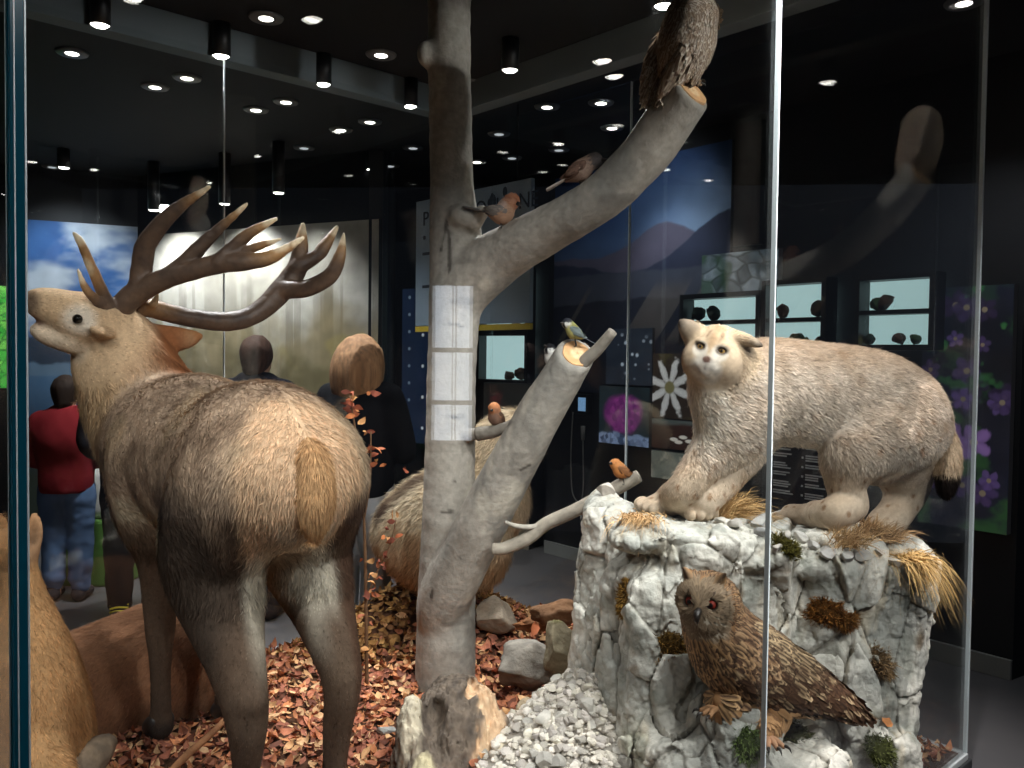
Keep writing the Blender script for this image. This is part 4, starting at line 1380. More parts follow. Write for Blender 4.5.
# ------------------------------------------------------------------ birds
def plumes(V, Q, n, length, width, flow, colf, seed, lift=.12, jit=.12, mask=None):
    "overlapping vane-shaped feathers with their own centre and edge colours"
    rg = np.random.default_rng(seed)
    N = vnormals(V, Q)
    T = np.vstack([Q[:, :3], Q[:, [0, 2, 3]]])
    ar = np.linalg.norm(np.cross(V[T[:, 1]] - V[T[:, 0]], V[T[:, 2]] - V[T[:, 0]]), axis=1)
    if mask is not None:
        ar = ar * mask(V[T].mean(1), nrm(N[T].mean(1)))
    pick = rg.choice(len(T), n, p=ar / ar.sum())
    r1, r2 = np.sqrt(rg.random(n)), rg.random(n)
    w = np.stack([1 - r1, r1 * (1 - r2), r1 * r2], 1)
    P = (V[T[pick]] * w[..., None]).sum(1); M = nrm((N[T[pick]] * w[..., None]).sum(1))
    d = flow(P, M); d = d - (d * M).sum(1)[:, None] * M
    d = nrm(nrm(d) + jit * rg.normal(size=(n, 3))); d = nrm(d - (d * M).sum(1)[:, None] * M + lift * M)
    s = nrm(np.cross(d, M))
    Lh = ((length(P) if callable(length) else np.full(n, length)) * rg.uniform(.75, 1.25, n))[:, None]
    Wd = ((width(P) if callable(width) else np.full(n, width)) * rg.uniform(.8, 1.2, n))[:, None]
    ec, cc, tc = colf(P, M, rg)              # edge, centre, tip colours
    vs, cs = [], []
    for a, ww, h in ((0, .35, 0), (.4, 1.0, .10), (.75, .85, .08), (.95, .4, -.02)):
        for k in (-1, 0, 1):
            vs.append(P + d * Lh * a + s * Wd * .5 * ww * k + M * (Wd * h * (1 if k == 0 else 0)))
            cs.append((cc if k == 0 else ec) if a < .9 else tc)
    B = np.stack(vs, 1).reshape(-1, 3); C = np.stack(cs, 1).reshape(-1, 3)
    q = A([(r * 3 + k, r * 3 + k + 1, r * 3 + k + 4, r * 3 + k + 3) for r in range(3) for k in range(2)])
    Fq = (np.arange(n)[:, None, None] * 12 + q[None]).reshape(-1, 4)
    return B, Fq, C, np.repeat(M, 12, axis=0)

def feathered(name, S, paint, n, length, width, flow, colf, parent, seed, mask=None, lift=.12, jit=.12, smooth=1):
    V, Q = S.mesh(smooth)
    N = vnormals(V, Q); C = paint(V, N)
    B, q2, c2, n2 = plumes(V, Q, n, length, width, flow, colf, seed, lift, jit, mask)
    k = len(V)
    return part(name, np.vstack([V, B]), [Q, q2 + k], 'plumage', parent, cols=np.vstack([C, c2]), normals=np.vstack([N, n2]))

def foot(parent, c, d, size, col, claws=True, n=3):
    "a bird's foot: toes forward and one back"
    Vs = []
    d = nrm(d)
    for a in ([-.5, 0, .5][:n] + [PI]):
        dd = A([d[0] * math.cos(a) - d[1] * math.sin(a), d[0] * math.sin(a) + d[1] * math.cos(a), d[2] - .05])
        l = size * (.6 if a == PI else 1)
        Vs.append(tube_mesh([c, c + dd * l * .5 + A([0, 0, size * .10]), c + dd * l + A([0, 0, -size * .05])], [size * .18, size * .17, size * .11], 7, 4))
    V, Fs, _ = cat_mesh(*Vs)
    f = part('foot', V, Fs, 'plumage', parent, cols=np.tile(lin(col), (len(V), 1)))
    if claws:
        Cs = []
        for a in ([-.5, 0, .5][:n]):
            dd = A([d[0] * math.cos(a) - d[1] * math.sin(a), d[0] * math.sin(a) + d[1] * math.cos(a), d[2]])
            e = c + dd * size
            Cs.append(tube_mesh([e, e + dd * size * .25 + A([0, 0, -.01 * size]), e + dd * size * .4 + A([0, 0, -.22 * size])], [size * .09, size * .07, size * .01], 6, 3))
        V, Fs, _ = cat_mesh(*Cs)
        part('claws', V, Fs, 'claw', f)
    return f

# ---- eagle owl
f1 = rock_hit(716, 712)[0]; f2 = rock_hit(766, 741)[0]
eo = thing('eagle_owl', 'big brown eagle owl with ear tufts perched low on the front of the boulder', 'owl', at(745, 735, 2.36))
OH = at(708, 598, 2.295)
bd = [(709, 604, 2.31, 25), (716, 624, 2.33, 27), (732, 650, 2.35, 35), (757, 668, 2.38, 36), (790, 684, 2.42, 27), (822, 697, 2.46, 16)]
S = SDF(at(690, 600, 2.35) - A([.16, .3, .46]), at(690, 600, 2.35) + A([.56, .42, .22]), .0062)
P, R = [at(*b[:3]) for b in bd], [b[3] * b[2] / F for b in bd]
S.tube(P, R, .03)
S.ell(OH, (.076, .074, .070), None, .03)
of = nrm(A([-.62, -1, -.10])); os_ = nrm(np.cross(of, (0, 0, 1))); ou = np.cross(os_, of)
def op(f, s, u): return OH + of * f + os_ * s + ou * u
S.ell(op(.035, .030, .004), (.028, .040, .042), np.stack([of, os_, ou]), .02); S.ell(op(.035, -.030, .004), (.028, .040, .042), np.stack([of, os_, ou]), .02)
S.ell(op(.045, 0, -.045), (.025, .045, .025), np.stack([of, os_, ou]), .02)
for s_ in (-1, 1):
    S.cone(op(.02, .034 * s_, .052), op(.035, .066 * s_, .098), .021, .003, .012)
    S.ell(op(.062, .030 * s_, .006), (.012, .015, .014), np.stack([of, os_, ou]), .006, cut=True)
S.tube([at(738, 690, 2.36), at(730, 702, 2.33), f1 + A([.01, 0, .03])], [.060, .042, .022], .03)
S.tube([at(768, 700, 2.36), at(766, 722, 2.345), f2 + A([0, 0, .03])], [.062, .045, .024], .03)
body_ax = nrm(at(822, 697, 2.46) - at(716, 624, 2.33))
def eo_paint(V, N):
    f = fbm(V * 22, 3)
    c = mixc(lin((168, 126, 84)), lin((112, 80, 54)), .5 + .6 * f)
    b = sstep(.1, -.6, N[:, 2])
    c = mixc(c, lin((196, 152, 104)), b)
    q = V - OH
    H = sstep(.13, .10, np.linalg.norm(q, axis=1))
    fc = H * sstep(.02, .05, q @ of)
    c = mixc(c, lin((150, 130, 104)), fc * .9)
    c = mixc(c, lin((196, 186, 168)), fc * sstep(-.015, -.04, q @ ou) * .8)
    for s_ in (-1, 1):
        c = mixc(c, lin((40, 30, 24)), sstep(.026, .016, np.linalg.norm(V - op(.065, .030 * s_, .006), axis=1)) * .9)
        c = mixc(c, lin((50, 36, 28)), sstep(.016, .008, near_seg(V, op(.055, .030 * s_, .032), op(.04, .066 * s_, .095))[0]) * .9)
    return c
def eo_cols(P, M, rg):
    n = len(P); q = P - OH
    H = (np.linalg.norm(q, axis=1) < .11)
    under = sstep(.05, -.5, M[:, 2])
    e = mixc(lin((146, 110, 80)), lin((204, 168, 128)), rg.random(n) ** 1.5)
    c = mixc(lin((44, 32, 26)), lin((74, 52, 40)), rg.random(n))
    chest = sstep(-.1, -.5, M @ body_ax) * ~H
    e = mixc(e, lin((214, 172, 122)), chest * .8)
    face = H & (q @ of > .035)
    e = np.where(face[:, None], lin((150, 132, 108)), e); c = np.where(face[:, None], lin((120, 100, 80)), c)
    leg = P[:, 2] < at(740, 695, 2.35)[2]
    e = np.where(leg[:, None], lin((196, 152, 106)), e); c = np.where(leg[:, None], lin((176, 134, 92)), c)
    t = np.where((rg.random(n) < .5)[:, None], e * 1.1, c)
    return e, c, t
def eo_flow(P, M):
    q = P - OH
    H = sstep(.12, .09, np.linalg.norm(q, axis=1))[:, None]
    out = nrm(q - (q @ of)[:, None] * of) - of * .3
    low = (P[:, 2] < at(740, 700, 2.35)[2])[:, None]
    d = np.where(low, A([0, 0, -1.]), body_ax + A([0, 0, -.15]))
    return d * (1 - H) + out * H
def eo_len(P):
    q = np.linalg.norm(P - OH, axis=1)
    return np.where(q < .11, .020, np.where(P[:, 2] < at(740, 700, 2.35)[2], .018, .050))
def eo_mask(Pc, Nc):
    m = np.ones(len(Pc))
    for s_ in (-1, 1):
        m[np.linalg.norm(Pc - op(.062, .030 * s_, .006), axis=1) < .017] = 0
        m[near_seg(Pc, op(.03, .045 * s_, .066), op(.035, .066 * s_, .098))[0] < .02] = 0
    return np.where(np.linalg.norm(Pc - OH, axis=1) < .11, m * 3, m)
feathered('body', S, eo_paint, 4200, eo_len, lambda P: np.where(np.linalg.norm(P - OH, axis=1) < .11, .007, np.where(P[:, 2] < at(740, 700, 2.35)[2], .008, .021)), eo_flow, eo_cols, eo, 3, eo_mask, lift=.10)
# wing and tail
Wg = SDF(at(700, 600, 2.3) - A([.08, .2, .42]), at(880, 640, 2.5) + A([.1, .2, .15]), .0062)
wp = [(726, 634, 2.290, 15), (744, 650, 2.285, 27), (772, 668, 2.305, 29), (806, 684, 2.355, 21), (838, 700, 2.42, 12), (862, 713, 2.475, 5)]
wn = nrm(A([.35, -1, .25]))
P, R = [at(*b[:3]) for b in wp], [b[3] * b[2] / F for b in wp]
Wg.tube(P, R, .02, flat=(wn, .45))
w_ax = nrm(at(838, 700, 2.42) - at(744, 648, 2.29)); w_up = np.cross(w_ax, wn); w_up = w_up if w_up[2] > 0 else -w_up
def wing_paint(V, N):
    return mixc(lin((84, 60, 44)), lin((58, 42, 32)), .5 + .5 * fbm(V * 30, 2))
def wing_cols(P, M, rg):
    n = len(P)
    s = (P - at(744, 650, 2.29)) @ w_ax; t = (P - at(770, 668, 2.3)) @ w_up
    light = sstep(-.01, .05, t + .02 * rg.normal(size=n)) * sstep(.26, .05, s) * .8 + (rg.random(n) < .25) * .6
    e = mixc(lin((96, 70, 52)), lin((222, 192, 150)), np.clip(light, 0, 1))
    c = mixc(lin((50, 36, 28)), lin((74, 52, 38)), rg.random(n))
    t_ = mixc(c, e * 1.15, (rg.random(n) < .4).astype(float))
    return e, c, t_
feathered('wing', Wg, wing_paint, 1500, lambda P: np.where((P - at(744, 650, 2.29)) @ w_ax > .12, .075, .036), lambda P: np.where((P - at(744, 650, 2.29)) @ w_ax > .12, .018, .016),
          lambda P, M: w_ax + w_up * -.12 + 0 * P, wing_cols, eo, 5, lift=.07, jit=.08)
vs = []
cs = []
for k in range(7):
    o = (k - 3) * .011
    a = at(812, 694, 2.45) + w_up * o * .6 + wn * .01; b = at(868 - abs(k - 3) * 2, 714, 2.53) + w_up * o - wn * .004 * k
    d = nrm(b - a); s = nrm(np.cross(d, wn))
    st = [(0, .4), (.5, 1), (.9, .9), (1, .3)]
    V = np.vstack([[a + (b - a) * t + s * .014 * w * kk + wn * (.003 * (kk == 0)) for kk in (-1, 0, 1)] for t, w in st])
    Fq = A([(r * 3 + q, r * 3 + q + 1, r * 3 + q + 4, r * 3 + q + 3) for r in range(3) for q in range(2)])
    C = np.vstack([[lin((150, 108, 70)) if (int(t * 6) + kk) % 2 else lin((74, 52, 38)) for kk in (-1, 0, 1)] for t, w in st])
    vs.append((V, Fq, C))
V, Fs, C = cat_mesh(*vs); part('tail', V, Fs, 'plumage', eo, cols=C)
beak = tube_mesh([op(.062, 0, -.006), op(.088, 0, -.016), op(.092, 0, -.032), op(.084, 0, -.042)], [.009, .010, .007, .0015], 10, 5)
part('beak', beak[0], beak[1], 'claw', eo)
for s_ in (-1, 1):
    cc = op(.055, .030 * s_, .006)
    V, Fc = sphere_mesh(cc, .0125)
    dd = nrm(V - cc) @ of
    part('eye', V, Fc, 'skin', eo, cols=np.where((dd > .86)[:, None], lin((8, 6, 6)), lin((128, 40, 26))))
foot(eo, f1 + A([0, -.012, .014]), A([-1, -.4, -.1]), .048, (150, 112, 78))
foot(eo, f2 + A([0, -.016, .016]), A([.25, -1, -.1]), .05, (196, 150, 116))

# ---- owl on the cut limb
to = thing('owl', 'mottled grey-brown owl perched on the sawn end of the upper limb', 'owl', at(688, 84, 2.88))
S = SDF(at(670, 40, 2.87) - .24, at(670, 40, 2.87) + .26, .0058)
TH = at(692, 14, 2.87); tf = nrm(DU + A([0, 0, -.05])); ts = nrm(np.cross(tf, (0, 0, 1))); tu = np.cross(ts, tf)
P = [TH, at(689, 32, 2.87), at(684, 52, 2.87), at(677, 70, 2.88)]; S.tube(P, [.068, .074, .072, .045], .03)
S.ell(TH + tf * .02, (.066, .07, .066), np.stack([tf, ts, tu]), .02)
for s_ in (-1, 1):
    S.ell(TH + tf * .05 + ts * .028 * s_, (.03, .036, .04), np.stack([tf, ts, tu]), .015)
    S.tube([at(686, 66, 2.87) + ts * .03 * s_, at(688, 78, 2.875) + ts * .03 * s_], [.032, .018], .02)
tax = nrm(at(668, 88, 2.89) - at(690, 20, 2.87))
def to_paint(V, N):
    c = mixc(lin((150, 128, 106)), lin((100, 84, 70)), .5 + .6 * fbm(V * 40, 3))
    q = V - TH
    fc = sstep(.03, .06, q @ tf) * sstep(.12, .1, np.linalg.norm(q, axis=1))
    return mixc(c, lin((170, 150, 126)), fc)
def to_cols(P, M, rg):
    n = len(P)
    e = mixc(lin((178, 156, 132)), lin((226, 214, 196)), rg.random(n)); c = mixc(lin((104, 84, 68)), lin((140, 116, 96)), rg.random(n))
    return e, c, np.where((rg.random(n) < .4)[:, None], e * 1.1, c)
def to_flow(P, M):
    q = P - TH; H = sstep(.11, .08, np.linalg.norm(q, axis=1))[:, None]
    out = nrm(q - (q @ tf)[:, None] * tf) - tf * .4
    return (tax + 0 * P) * (1 - H) + out * H
feathered('body', S, to_paint, 2600, lambda P: np.where(np.linalg.norm(P - TH, axis=1) < .09, .02, .036), .012, to_flow, to_cols, to, 8, lift=.1)
for s_ in (-1, 1):
    Wg2 = SDF(at(665, 50, 2.87) - .22, at(665, 50, 2.87) + .22, .0065)
    o = ts * .062 * s_
    Wg2.tube([at(686, 30, 2.87) + o, at(676, 55, 2.87) + o * 1.05, at(662, 80, 2.88) + o * .7, at(653, 95, 2.89) + o * .4], [.03, .046, .034, .010], .02, flat=(ts, .4))
    feathered('wing', Wg2, to_paint, 500, .05, .015, lambda P, M: tax + nrm(at(653, 95, 2.89) - at(686, 30, 2.87)) + 0 * P, to_cols, to, 9 + s_, lift=.06, jit=.07)
    cc = TH + tf * .075 + ts * .027 * s_ + tu * .004
    V, Fc = sphere_mesh(cc, .012); part('eye', V, Fc, 'eye', to)
vs = []
for k in range(5):
    o = (k - 2) * .011
    a = at(674, 70, 2.885) + ts * o; b = at(661, 107, 2.91) + ts * o * 1.2
    s = ts
    V = np.vstack([[a + (b - a) * t + s * .013 * w * kk + tf * (-.004 * (kk == 0)) for kk in (-1, 0, 1)] for t, w in [(0, .4), (.5, 1), (.9, .9), (1, .3)]])
    Fq = A([(r * 3 + q, r * 3 + q + 1, r * 3 + q + 4, r * 3 + q + 3) for r in range(3) for q in range(2)])
    C = np.vstack([[lin((170, 146, 122)) if (int(t * 7)) % 2 else lin((104, 84, 68)) for kk in (-1, 0, 1)] for t in (0, .5, .9, 1)])
    vs.append((V, Fq, C))
V, Fs, C = cat_mesh(*vs); part('tail', V, Fs, 'plumage', to, cols=C)
b_ = tube_mesh([TH + tf * .075 + tu * -.008, TH + tf * .096 + tu * -.02, TH + tf * .09 + tu * -.034], [.008, .007, .001], 8, 4); part('beak', b_[0], b_[1], 'claw', to)
foot(to, at(689, 80, 2.86), tf + A([0, -.4, .0]), .04, (176, 150, 124)); foot(to, at(691, 82, 2.90), tf, .04, (176, 150, 124))

# ---- small perching birds
def bird(name, label, cat, hd, bd_, tl, bk, pal, feet, seed, rh, rb, rt=.008, wing_len=.6, beak_col='claw', side=None):
    "hd, bd_, tl, bk: head, body, tail end and beak tip as (px, py, depth); pal: back, belly, cap, cheek, wing, tail colours"
    H, B, Tt, K = at(*hd), at(*bd_), at(*tl), at(*bk)
    t = thing(name, label, cat, at(*feet))
    ax = nrm(Tt - B); kd = nrm(K - H)
    up = A([0, 0, 1.]); sd = nrm(np.cross(ax, up)); 
    pts = A([H, B, Tt])
    m = max(rb * 2.4, .05)
    S = SDF(np.minimum(np.minimum(H, B), B + ax * rb * 2) - m, np.maximum(np.maximum(H, B), B + ax * rb * 2) + m, max(.0022, rb / 16))
    S.tube([H, (H + B) / 2 + A([0, 0, rb * .1]), B, B + ax * rb * 1.5], [rh, (rh * .62 + rb * .32), rb * .96, rb * .35], rb * .15, n=8)
    S.ell(H, rh, None, rh * .25)
    S.ell(B + up * -.12 * rb - ax * rb * .1, rb * .94, None, rb * .25)
    back, belly, cap, cheek, wingc, tailc = [lin(x) for x in pal]
    def pn(V, N):
        f = .5 + .5 * fbm(V * 60, 2)
        c = mixc(back, back * .8, f)
        dn = sstep(.15, -.35, N[:, 2] + .25 * (V - B) @ kd / rb * -1)
        c = mixc(c, mixc(belly, belly * .85, f), dn)
        q = V - H
        h = sstep(rh * 1.35, rh * 1.05, np.linalg.norm(q, axis=1))
        c = mixc(c, cap, h)
        ch = h * sstep(rh * .35, rh * -.15, q[:, 2]) * sstep(rh * .25, rh * .5, np.abs(q @ nrm(np.cross(kd, up)))) 
        c = mixc(c, cheek, ch)
        return c
    def colf(P, M, rg):
        N = M; c = pn(P, M) * rg.uniform(.85, 1.15, len(P))[:, None]
        return c * 1.05, c * .9, c * 1.1
    feathered('body', S, pn, 420, rb * .34, rb * .16, lambda P, M: ax + 0 * P + A([0, 0, -.1]), colf, t, seed, lift=.08)
    for s_ in (-1, 1):
        Wn = SDF(B - rb * 3.2, B + rb * 3.2, max(.0024, rb / 13))
        o = sd * rb * .82 * s_
        Wn.tube([B - ax * rb * .6 + o + up * rb * .3, B + ax * rb * .4 + o * 1.08 + up * rb * .12, B + ax * rb * (1.2 + wing_len) + o * .45 + up * rb * .05], [rb * .38, rb * .50, rb * .08], .004, flat=(sd, .35))
        def wc(P, M, rg):
            k = rg.random(len(P))
            c = mixc(wingc, wingc * .55, k); return c * 1.15, c, c
        feathered('wing', Wn, lambda V, N: np.tile(wingc * .8, (len(V), 1)), 90, rb * .7, rb * .22, lambda P, M: ax + 0 * P, wc, t, seed + 3, lift=.05, jit=.06)
    a = B + ax * rb * 1.1
    V = np.vstack([[a + (Tt - a) * u + sd * rt * w * k + up * rt * .25 * (1 if k == 0 else 0) for k in (-1, 0, 1)] + [a + (Tt - a) * u + up * rt * -.3] for u, w in ((0, .7), (.5, 1), (.95, 1.15), (1, .8))])
    Fq = A([(r * 4 + q[0], r * 4 + q[1], r * 4 + 4 + q[1], r * 4 + 4 + q[0]) for r in range(3) for q in ((0, 1), (1, 2), (2, 3), (3, 0))])
    part('tail', V, Fq, 'plumage', t, cols=np.tile(tailc, (len(V), 1)))
    bm_ = tube_mesh([H + kd * rh * .75, H + kd * (rh + np.linalg.norm(K - H)) * .55, K], [rh * .32, rh * .24, rh * .03], 8, 3); part('beak', bm_[0], bm_[1], beak_col, t)
    es = nrm(np.cross(kd, up))
    for s_ in (-1, 1):
        V, Fc = sphere_mesh(H + kd * rh * .55 + es * rh * .72 * s_ + up * rh * .22, rh * .16, sub=2); part('eye', V, Fc, 'eye', t)
    fp = at(*feet)
    for s_ in (-1, 1):
        a = B - up * rb * .7 + sd * rb * .35 * s_; e = fp + sd * rb * .35 * s_
        V, Fs = tube_mesh([a, (a + e) / 2 + ax * rb * .1, e, e + kd * rb * .4], [rb * .12, rb * .08, rb * .07, rb * .05], 6, 3); part('leg', V, Fs, 'claw', t)
    return t
bird('jay', 'brownish bird with a dark head perched on the upper limb, facing right', 'bird', (595, 160, 3.12), (580, 171, 3.13), (547, 190, 3.17), (608, 160, 3.10),
     [(176, 146, 130), (164, 138, 122), (74, 70, 70), (90, 84, 84), (128, 100, 86), (196, 186, 178)], (585, 197, 3.14), 21, .026, .036, .020)
bird('jay', 'rusty-headed bird with a pale wing bar sitting in the fork of the trunk', 'bird', (512, 201, 3.33), (502, 214, 3.34), (464, 207, 3.40), (521, 205, 3.30),
     [(206, 176, 160), (190, 150, 122), (176, 116, 84), (190, 138, 108), (150, 140, 132), (104, 100, 96)], (506, 243, 3.34), 22, .029, .038, .022)
bird('great_tit', 'small yellow-green tit with white cheeks on the sawn branch stub', 'bird', (567, 323, 3.03), (574, 332, 3.03), (603, 348, 3.04), (560, 323, 3.01),
     [(132, 130, 76), (176, 168, 104), (34, 36, 44), (232, 230, 222), (112, 122, 120), (96, 104, 116)], (576, 346, 3.03), 23, .017, .023, .008)
bird('coal_tit', 'tiny black and white bird clinging to the left of the branch stub', 'bird', (550, 349, 3.08), (551, 359, 3.09), (556, 376, 3.12), (544, 345, 3.06),
     [(60, 62, 68), (196, 192, 184), (24, 24, 28), (236, 234, 228), (66, 68, 74), (52, 52, 58)], (557, 362, 3.09), 24, .019, .022, .008)
bird('finch', 'small brown-capped bird facing front on the thin twig beside the trunk', 'bird', (494, 408, 3.38), (496, 418, 3.40), (503, 432, 3.46), (491, 411, 3.35),
     [(168, 112, 76), (120, 92, 76), (190, 126, 82), (150, 104, 78), (110, 82, 64), (90, 70, 58)], (496, 427, 3.40), 25, .021, .028, .010)
bird('robin', 'small orange-brown bird perched on the end of the dead branch', 'bird', (615, 464, 3.10), (621, 471, 3.10), (637, 479, 3.12), (609, 463, 3.08),
     [(176, 118, 68), (190, 122, 66), (184, 122, 70), (198, 134, 78), (140, 94, 58), (112, 80, 56)], (623, 484, 3.10), 26, .018, .025, .008)
# ------------------------------------------------------------------ the hinds and the pale animal
def simple_coat(top, low, dark=None, sc=16):
    def pn(V, N):
        f = fbm(V * sc, 3)
        c = mixc(lin(top), lin(A(top) * .84), .5 + .6 * f)
        c = mixc(c, lin(low), sstep(.0, -.7, N[:, 2]) * .7)
        return c * (1 + .1 * fbm(V * 50, 2))[:, None]
    return pn
h1 = thing('hind', 'orange-tan hind resting at the far left with ear raised beside the glass corner', 'deer', at(10, 790, 2.45))
S = SDF(A([-2.05, 2.0, .10]), A([-1.02, 3.0, 1.32]), .011)
k_ = lambda Ls: ([at(*p[:3]) for p in Ls], [p[3] * p[2] / F for p in Ls])
P, R = k_([(14, 556, 2.45, 15), (20, 590, 2.45, 18), (20, 640, 2.45, 33), (16, 690, 2.45, 54), (10, 740, 2.46, 70), (-5, 790, 2.5, 78)]); S.tube(P, R, .05)
P, R = k_([(10, 760, 2.5, 70), (-40, 770, 2.7, 75), (-90, 770, 2.85, 70)]); S.tube(P, R, .06)
P, R = k_([(20, 552, 2.45, 17), (0, 548, 2.43, 16), (-22, 556, 2.41, 12), (-40, 562, 2.40, 9)]); S.tube(P, R, .02)
P, R = k_([(29, 554, 2.47, 7), (33, 540, 2.48, 10.5), (35, 524, 2.49, 8.5), (34, 502, 2.5, 1)]); S.tube(P, R, .01, flat=(nrm(A([-.4, -1, .1])), .45))
P, R = k_([(10, 552, 2.49, 8), (4, 536, 2.52, 11), (-2, 520, 2.54, 8), (-6, 507, 2.55, 1.5)]); S.tube(P, R, .01, flat=(nrm(A([-.4, -1, .1])), .45))
P, R = k_([(28, 760, 2.34, 30), (48, 790, 2.28, 22), (20, 815, 2.25, 14)]); S.tube(P, R, .04)
def h1p(V, N):
    c = simple_coat((228, 178, 124), (212, 178, 136))(V, N)
    e0 = sstep(.07, .03, near_seg(V, at(34, 545, 2.45), at(35, 512, 2.46))[0])
    c = mixc(c, lin((196, 158, 124)), e0 * .8)
    c = mixc(c, lin((44, 34, 30)), sstep(.034, .018, near_seg(V, at(30, 536, 2.45), at(32, 512, 2.46))[0]) * .85)
    nk = sstep(.95, 1.1, V[:, 2])
    c = mixc(c, lin((206, 154, 108)), nk * .6)
    c = mixc(c, lin((150, 100, 56)), sstep(.07, .02, near_seg(V, at(72, 700, 2.42), at(80, 730, 2.42))[0]) * .5)
    return c
furred('body', S, h1p, 50000, lambda P: np.where(near_seg(P, at(33, 550, 2.47), at(35, 506, 2.5))[0] < .05, .007, .022), .0030, lambda P, M: A([[.1, .0, -1.]]) + 0 * P, h1, lift=.28, jit=.25, rootc=.85)
V, Fc = sphere_mesh(at(-8, 546, 2.41), .014); part('eye', V, Fc, 'eye', h1)

h2 = thing('hind', 'reddish-brown deer lying curled on the leaves behind the front leg of the stag', 'deer', at(130, 735, 3.0))
S = SDF(A([-2.05, 2.4, .10]), A([-.80, 3.75, 1.02]), .012)
P, R = k_([(20, 712, 2.98, 44), (60, 702, 3.05, 55), (110, 688, 3.17, 60), (160, 668, 3.30, 60), (192, 659, 3.38, 57), (214, 660, 3.42, 42)]); S.tube(P, R, .05)
P, R = k_([(205, 680, 3.32, 34), (186, 700, 3.22, 20), (165, 716, 3.14, 12), (120, 728, 3.05, 9)]); S.tube(P, R, .05)
P, R = k_([(30, 698, 2.98, 34), (0, 690, 2.90, 27), (-25, 700, 2.84, 21), (-50, 712, 2.80, 14)]); S.tube(P, R, .05)
P, R = k_([(-22, 690, 2.86, 10), (-30, 668, 2.88, 11), (-38, 650, 2.90, 2)]); S.tube(P, R, .01)
h2p = simple_coat((182, 132, 98), (164, 122, 92))
furred('body', S, h2p, 50000, .022, .0030, lambda P, M: A([[-.6, -.3, -.8]]) + 0 * P, h2, lift=.28, jit=.25, rootc=.85)

pa_ = thing('chamois', 'cream-coated hoofed animal resting behind the tree trunk', 'animal', at(450, 575, 4.1))
S = SDF(A([-.75, 3.65, .30]), A([.35, 4.55, 1.42]), .0125)
P, R = k_([(402, 536, 4.02, 22), (418, 528, 4.06, 36), (446, 516, 4.12, 42), (472, 506, 4.18, 40), (488, 500, 4.2, 36)]); S.tube(P, R, .06)
P, R = k_([(486, 500, 4.2, 36), (490, 472, 4.2, 30), (500, 448, 4.19, 24), (514, 432, 4.17, 19)]); S.tube(P, R, .06)
P, R = k_([(514, 432, 4.17, 18), (522, 440, 4.12, 14), (530, 450, 4.06, 10)]); S.tube(P, R, .03)
P, R = k_([(412, 555, 4.0, 24), (430, 572, 3.98, 14), (470, 580, 3.98, 10)]); S.tube(P, R, .04)
P, R = k_([(490, 540, 4.1, 22), (488, 572, 4.06, 11), (462, 580, 4.0, 9)]); S.tube(P, R, .04)
P, R = k_([(508, 422, 4.19, 5), (501, 417, 4.21, 5), (495, 414, 4.22, 1)]); S.tube(P, R, .01)
def pap(V, N):
    f = fbm(V * 14, 3)
    c = mixc(lin((220, 204, 176)), lin((196, 172, 138)), .5 + .6 * f)
    c = mixc(c, lin((172, 140, 106)), sstep(.72, .55, V[:, 2] + .05 * f))
    dn, tn = near_seg(V, at(388, 508, 3.98), at(430, 480, 4.05))
    c = mixc(c, lin((96, 74, 58)), sstep(.07, .03, dn + .02 * f) * .9)
    dn, tn = near_seg(V, at(388, 505, 3.98), at(391, 535, 3.97))
    c = mixc(c, lin((84, 64, 52)), sstep(.05, .02, dn + .02 * f) * .9)
    dn, tn = near_seg(V, at(430, 480, 4.1), at(500, 440, 4.15))
    c = mixc(c, lin((140, 112, 84)), sstep(.05, .02, dn + .02 * f) * .5)
    return c
furred('body', S, pap, 36000, .055, .0045, lambda P, M: A([[-.5, -.1, -.8]]) + 0 * P, pa_, lift=.32, jit=.3, tone=.2, rootc=.8)
for s_ in (0, 1):
    hz = [(516 + 4 * s_, 420, 4.17 + .05 * s_, 3), (522 + 4 * s_, 410, 4.19 + .05 * s_, 2.6), (526 + 4 * s_, 412, 4.21 + .05 * s_, 2), (527 + 4 * s_, 418, 4.22 + .05 * s_, .6)]
    P, R = k_(hz); V, Fs = tube_mesh(P, R, 8, 5); part('horn', V, Fs, 'claw', pa_)
# ------------------------------------------------------------------ things on the ground and on the boulder
# hollow stump
st = thing('tree_stump', 'broken hollow stump of weathered wood at the foot of the beech trunk', 'stump', at(455, 800, 2.75))
S = SDF(at(455, 760, 2.75) - A([.26, .26, .22]), at(455, 760, 2.75) + A([.26, .26, .26]), .0045)
P, R = k_([(448, 800, 2.78, 44), (450, 750, 2.80, 40), (458, 712, 2.84, 34)]); S.tube(P, R, .03)
P, R = k_([(490, 800, 2.78, 28), (484, 750, 2.82, 26), (474, 706, 2.86, 16)]); S.tube(P, R, .03)
P, R = k_([(414, 800, 2.70, 22), (412, 745, 2.72, 14), (411, 704, 2.74, 7)]); S.tube(P, R, .02)
P, R = k_([(500, 800, 2.68, 20), (504, 768, 2.70, 12), (503, 745, 2.71, 5)]); S.tube(P, R, .02)
P, R = k_([(420, 800, 2.64, 24), (425, 770, 2.66, 12), (428, 755, 2.67, 4)]); S.tube(P, R, .02)
S.ell(at(431, 722, 2.68), (.050, .12, .075), None, .015, cut=True)
S.ell(at(470, 690, 2.80), (.03, .1, .03), None, .015, cut=True)
S.ell(at(438, 755, 2.62), (.028, .08, .05), None, .02, cut=True)
S.displace(lambda P: fbm(P * A([26, 26, 9]), 3) * .016 + (1 - np.abs(fbm(P * A([60, 60, 14]) + 9, 3)) * 2.5) * -.009 + fbm(P * A([110, 110, 30]), 2) * .004)
V, Q = S.mesh()
px = (V - EYE) @ CR / ((V - EYE) @ CF) * F + CX; 
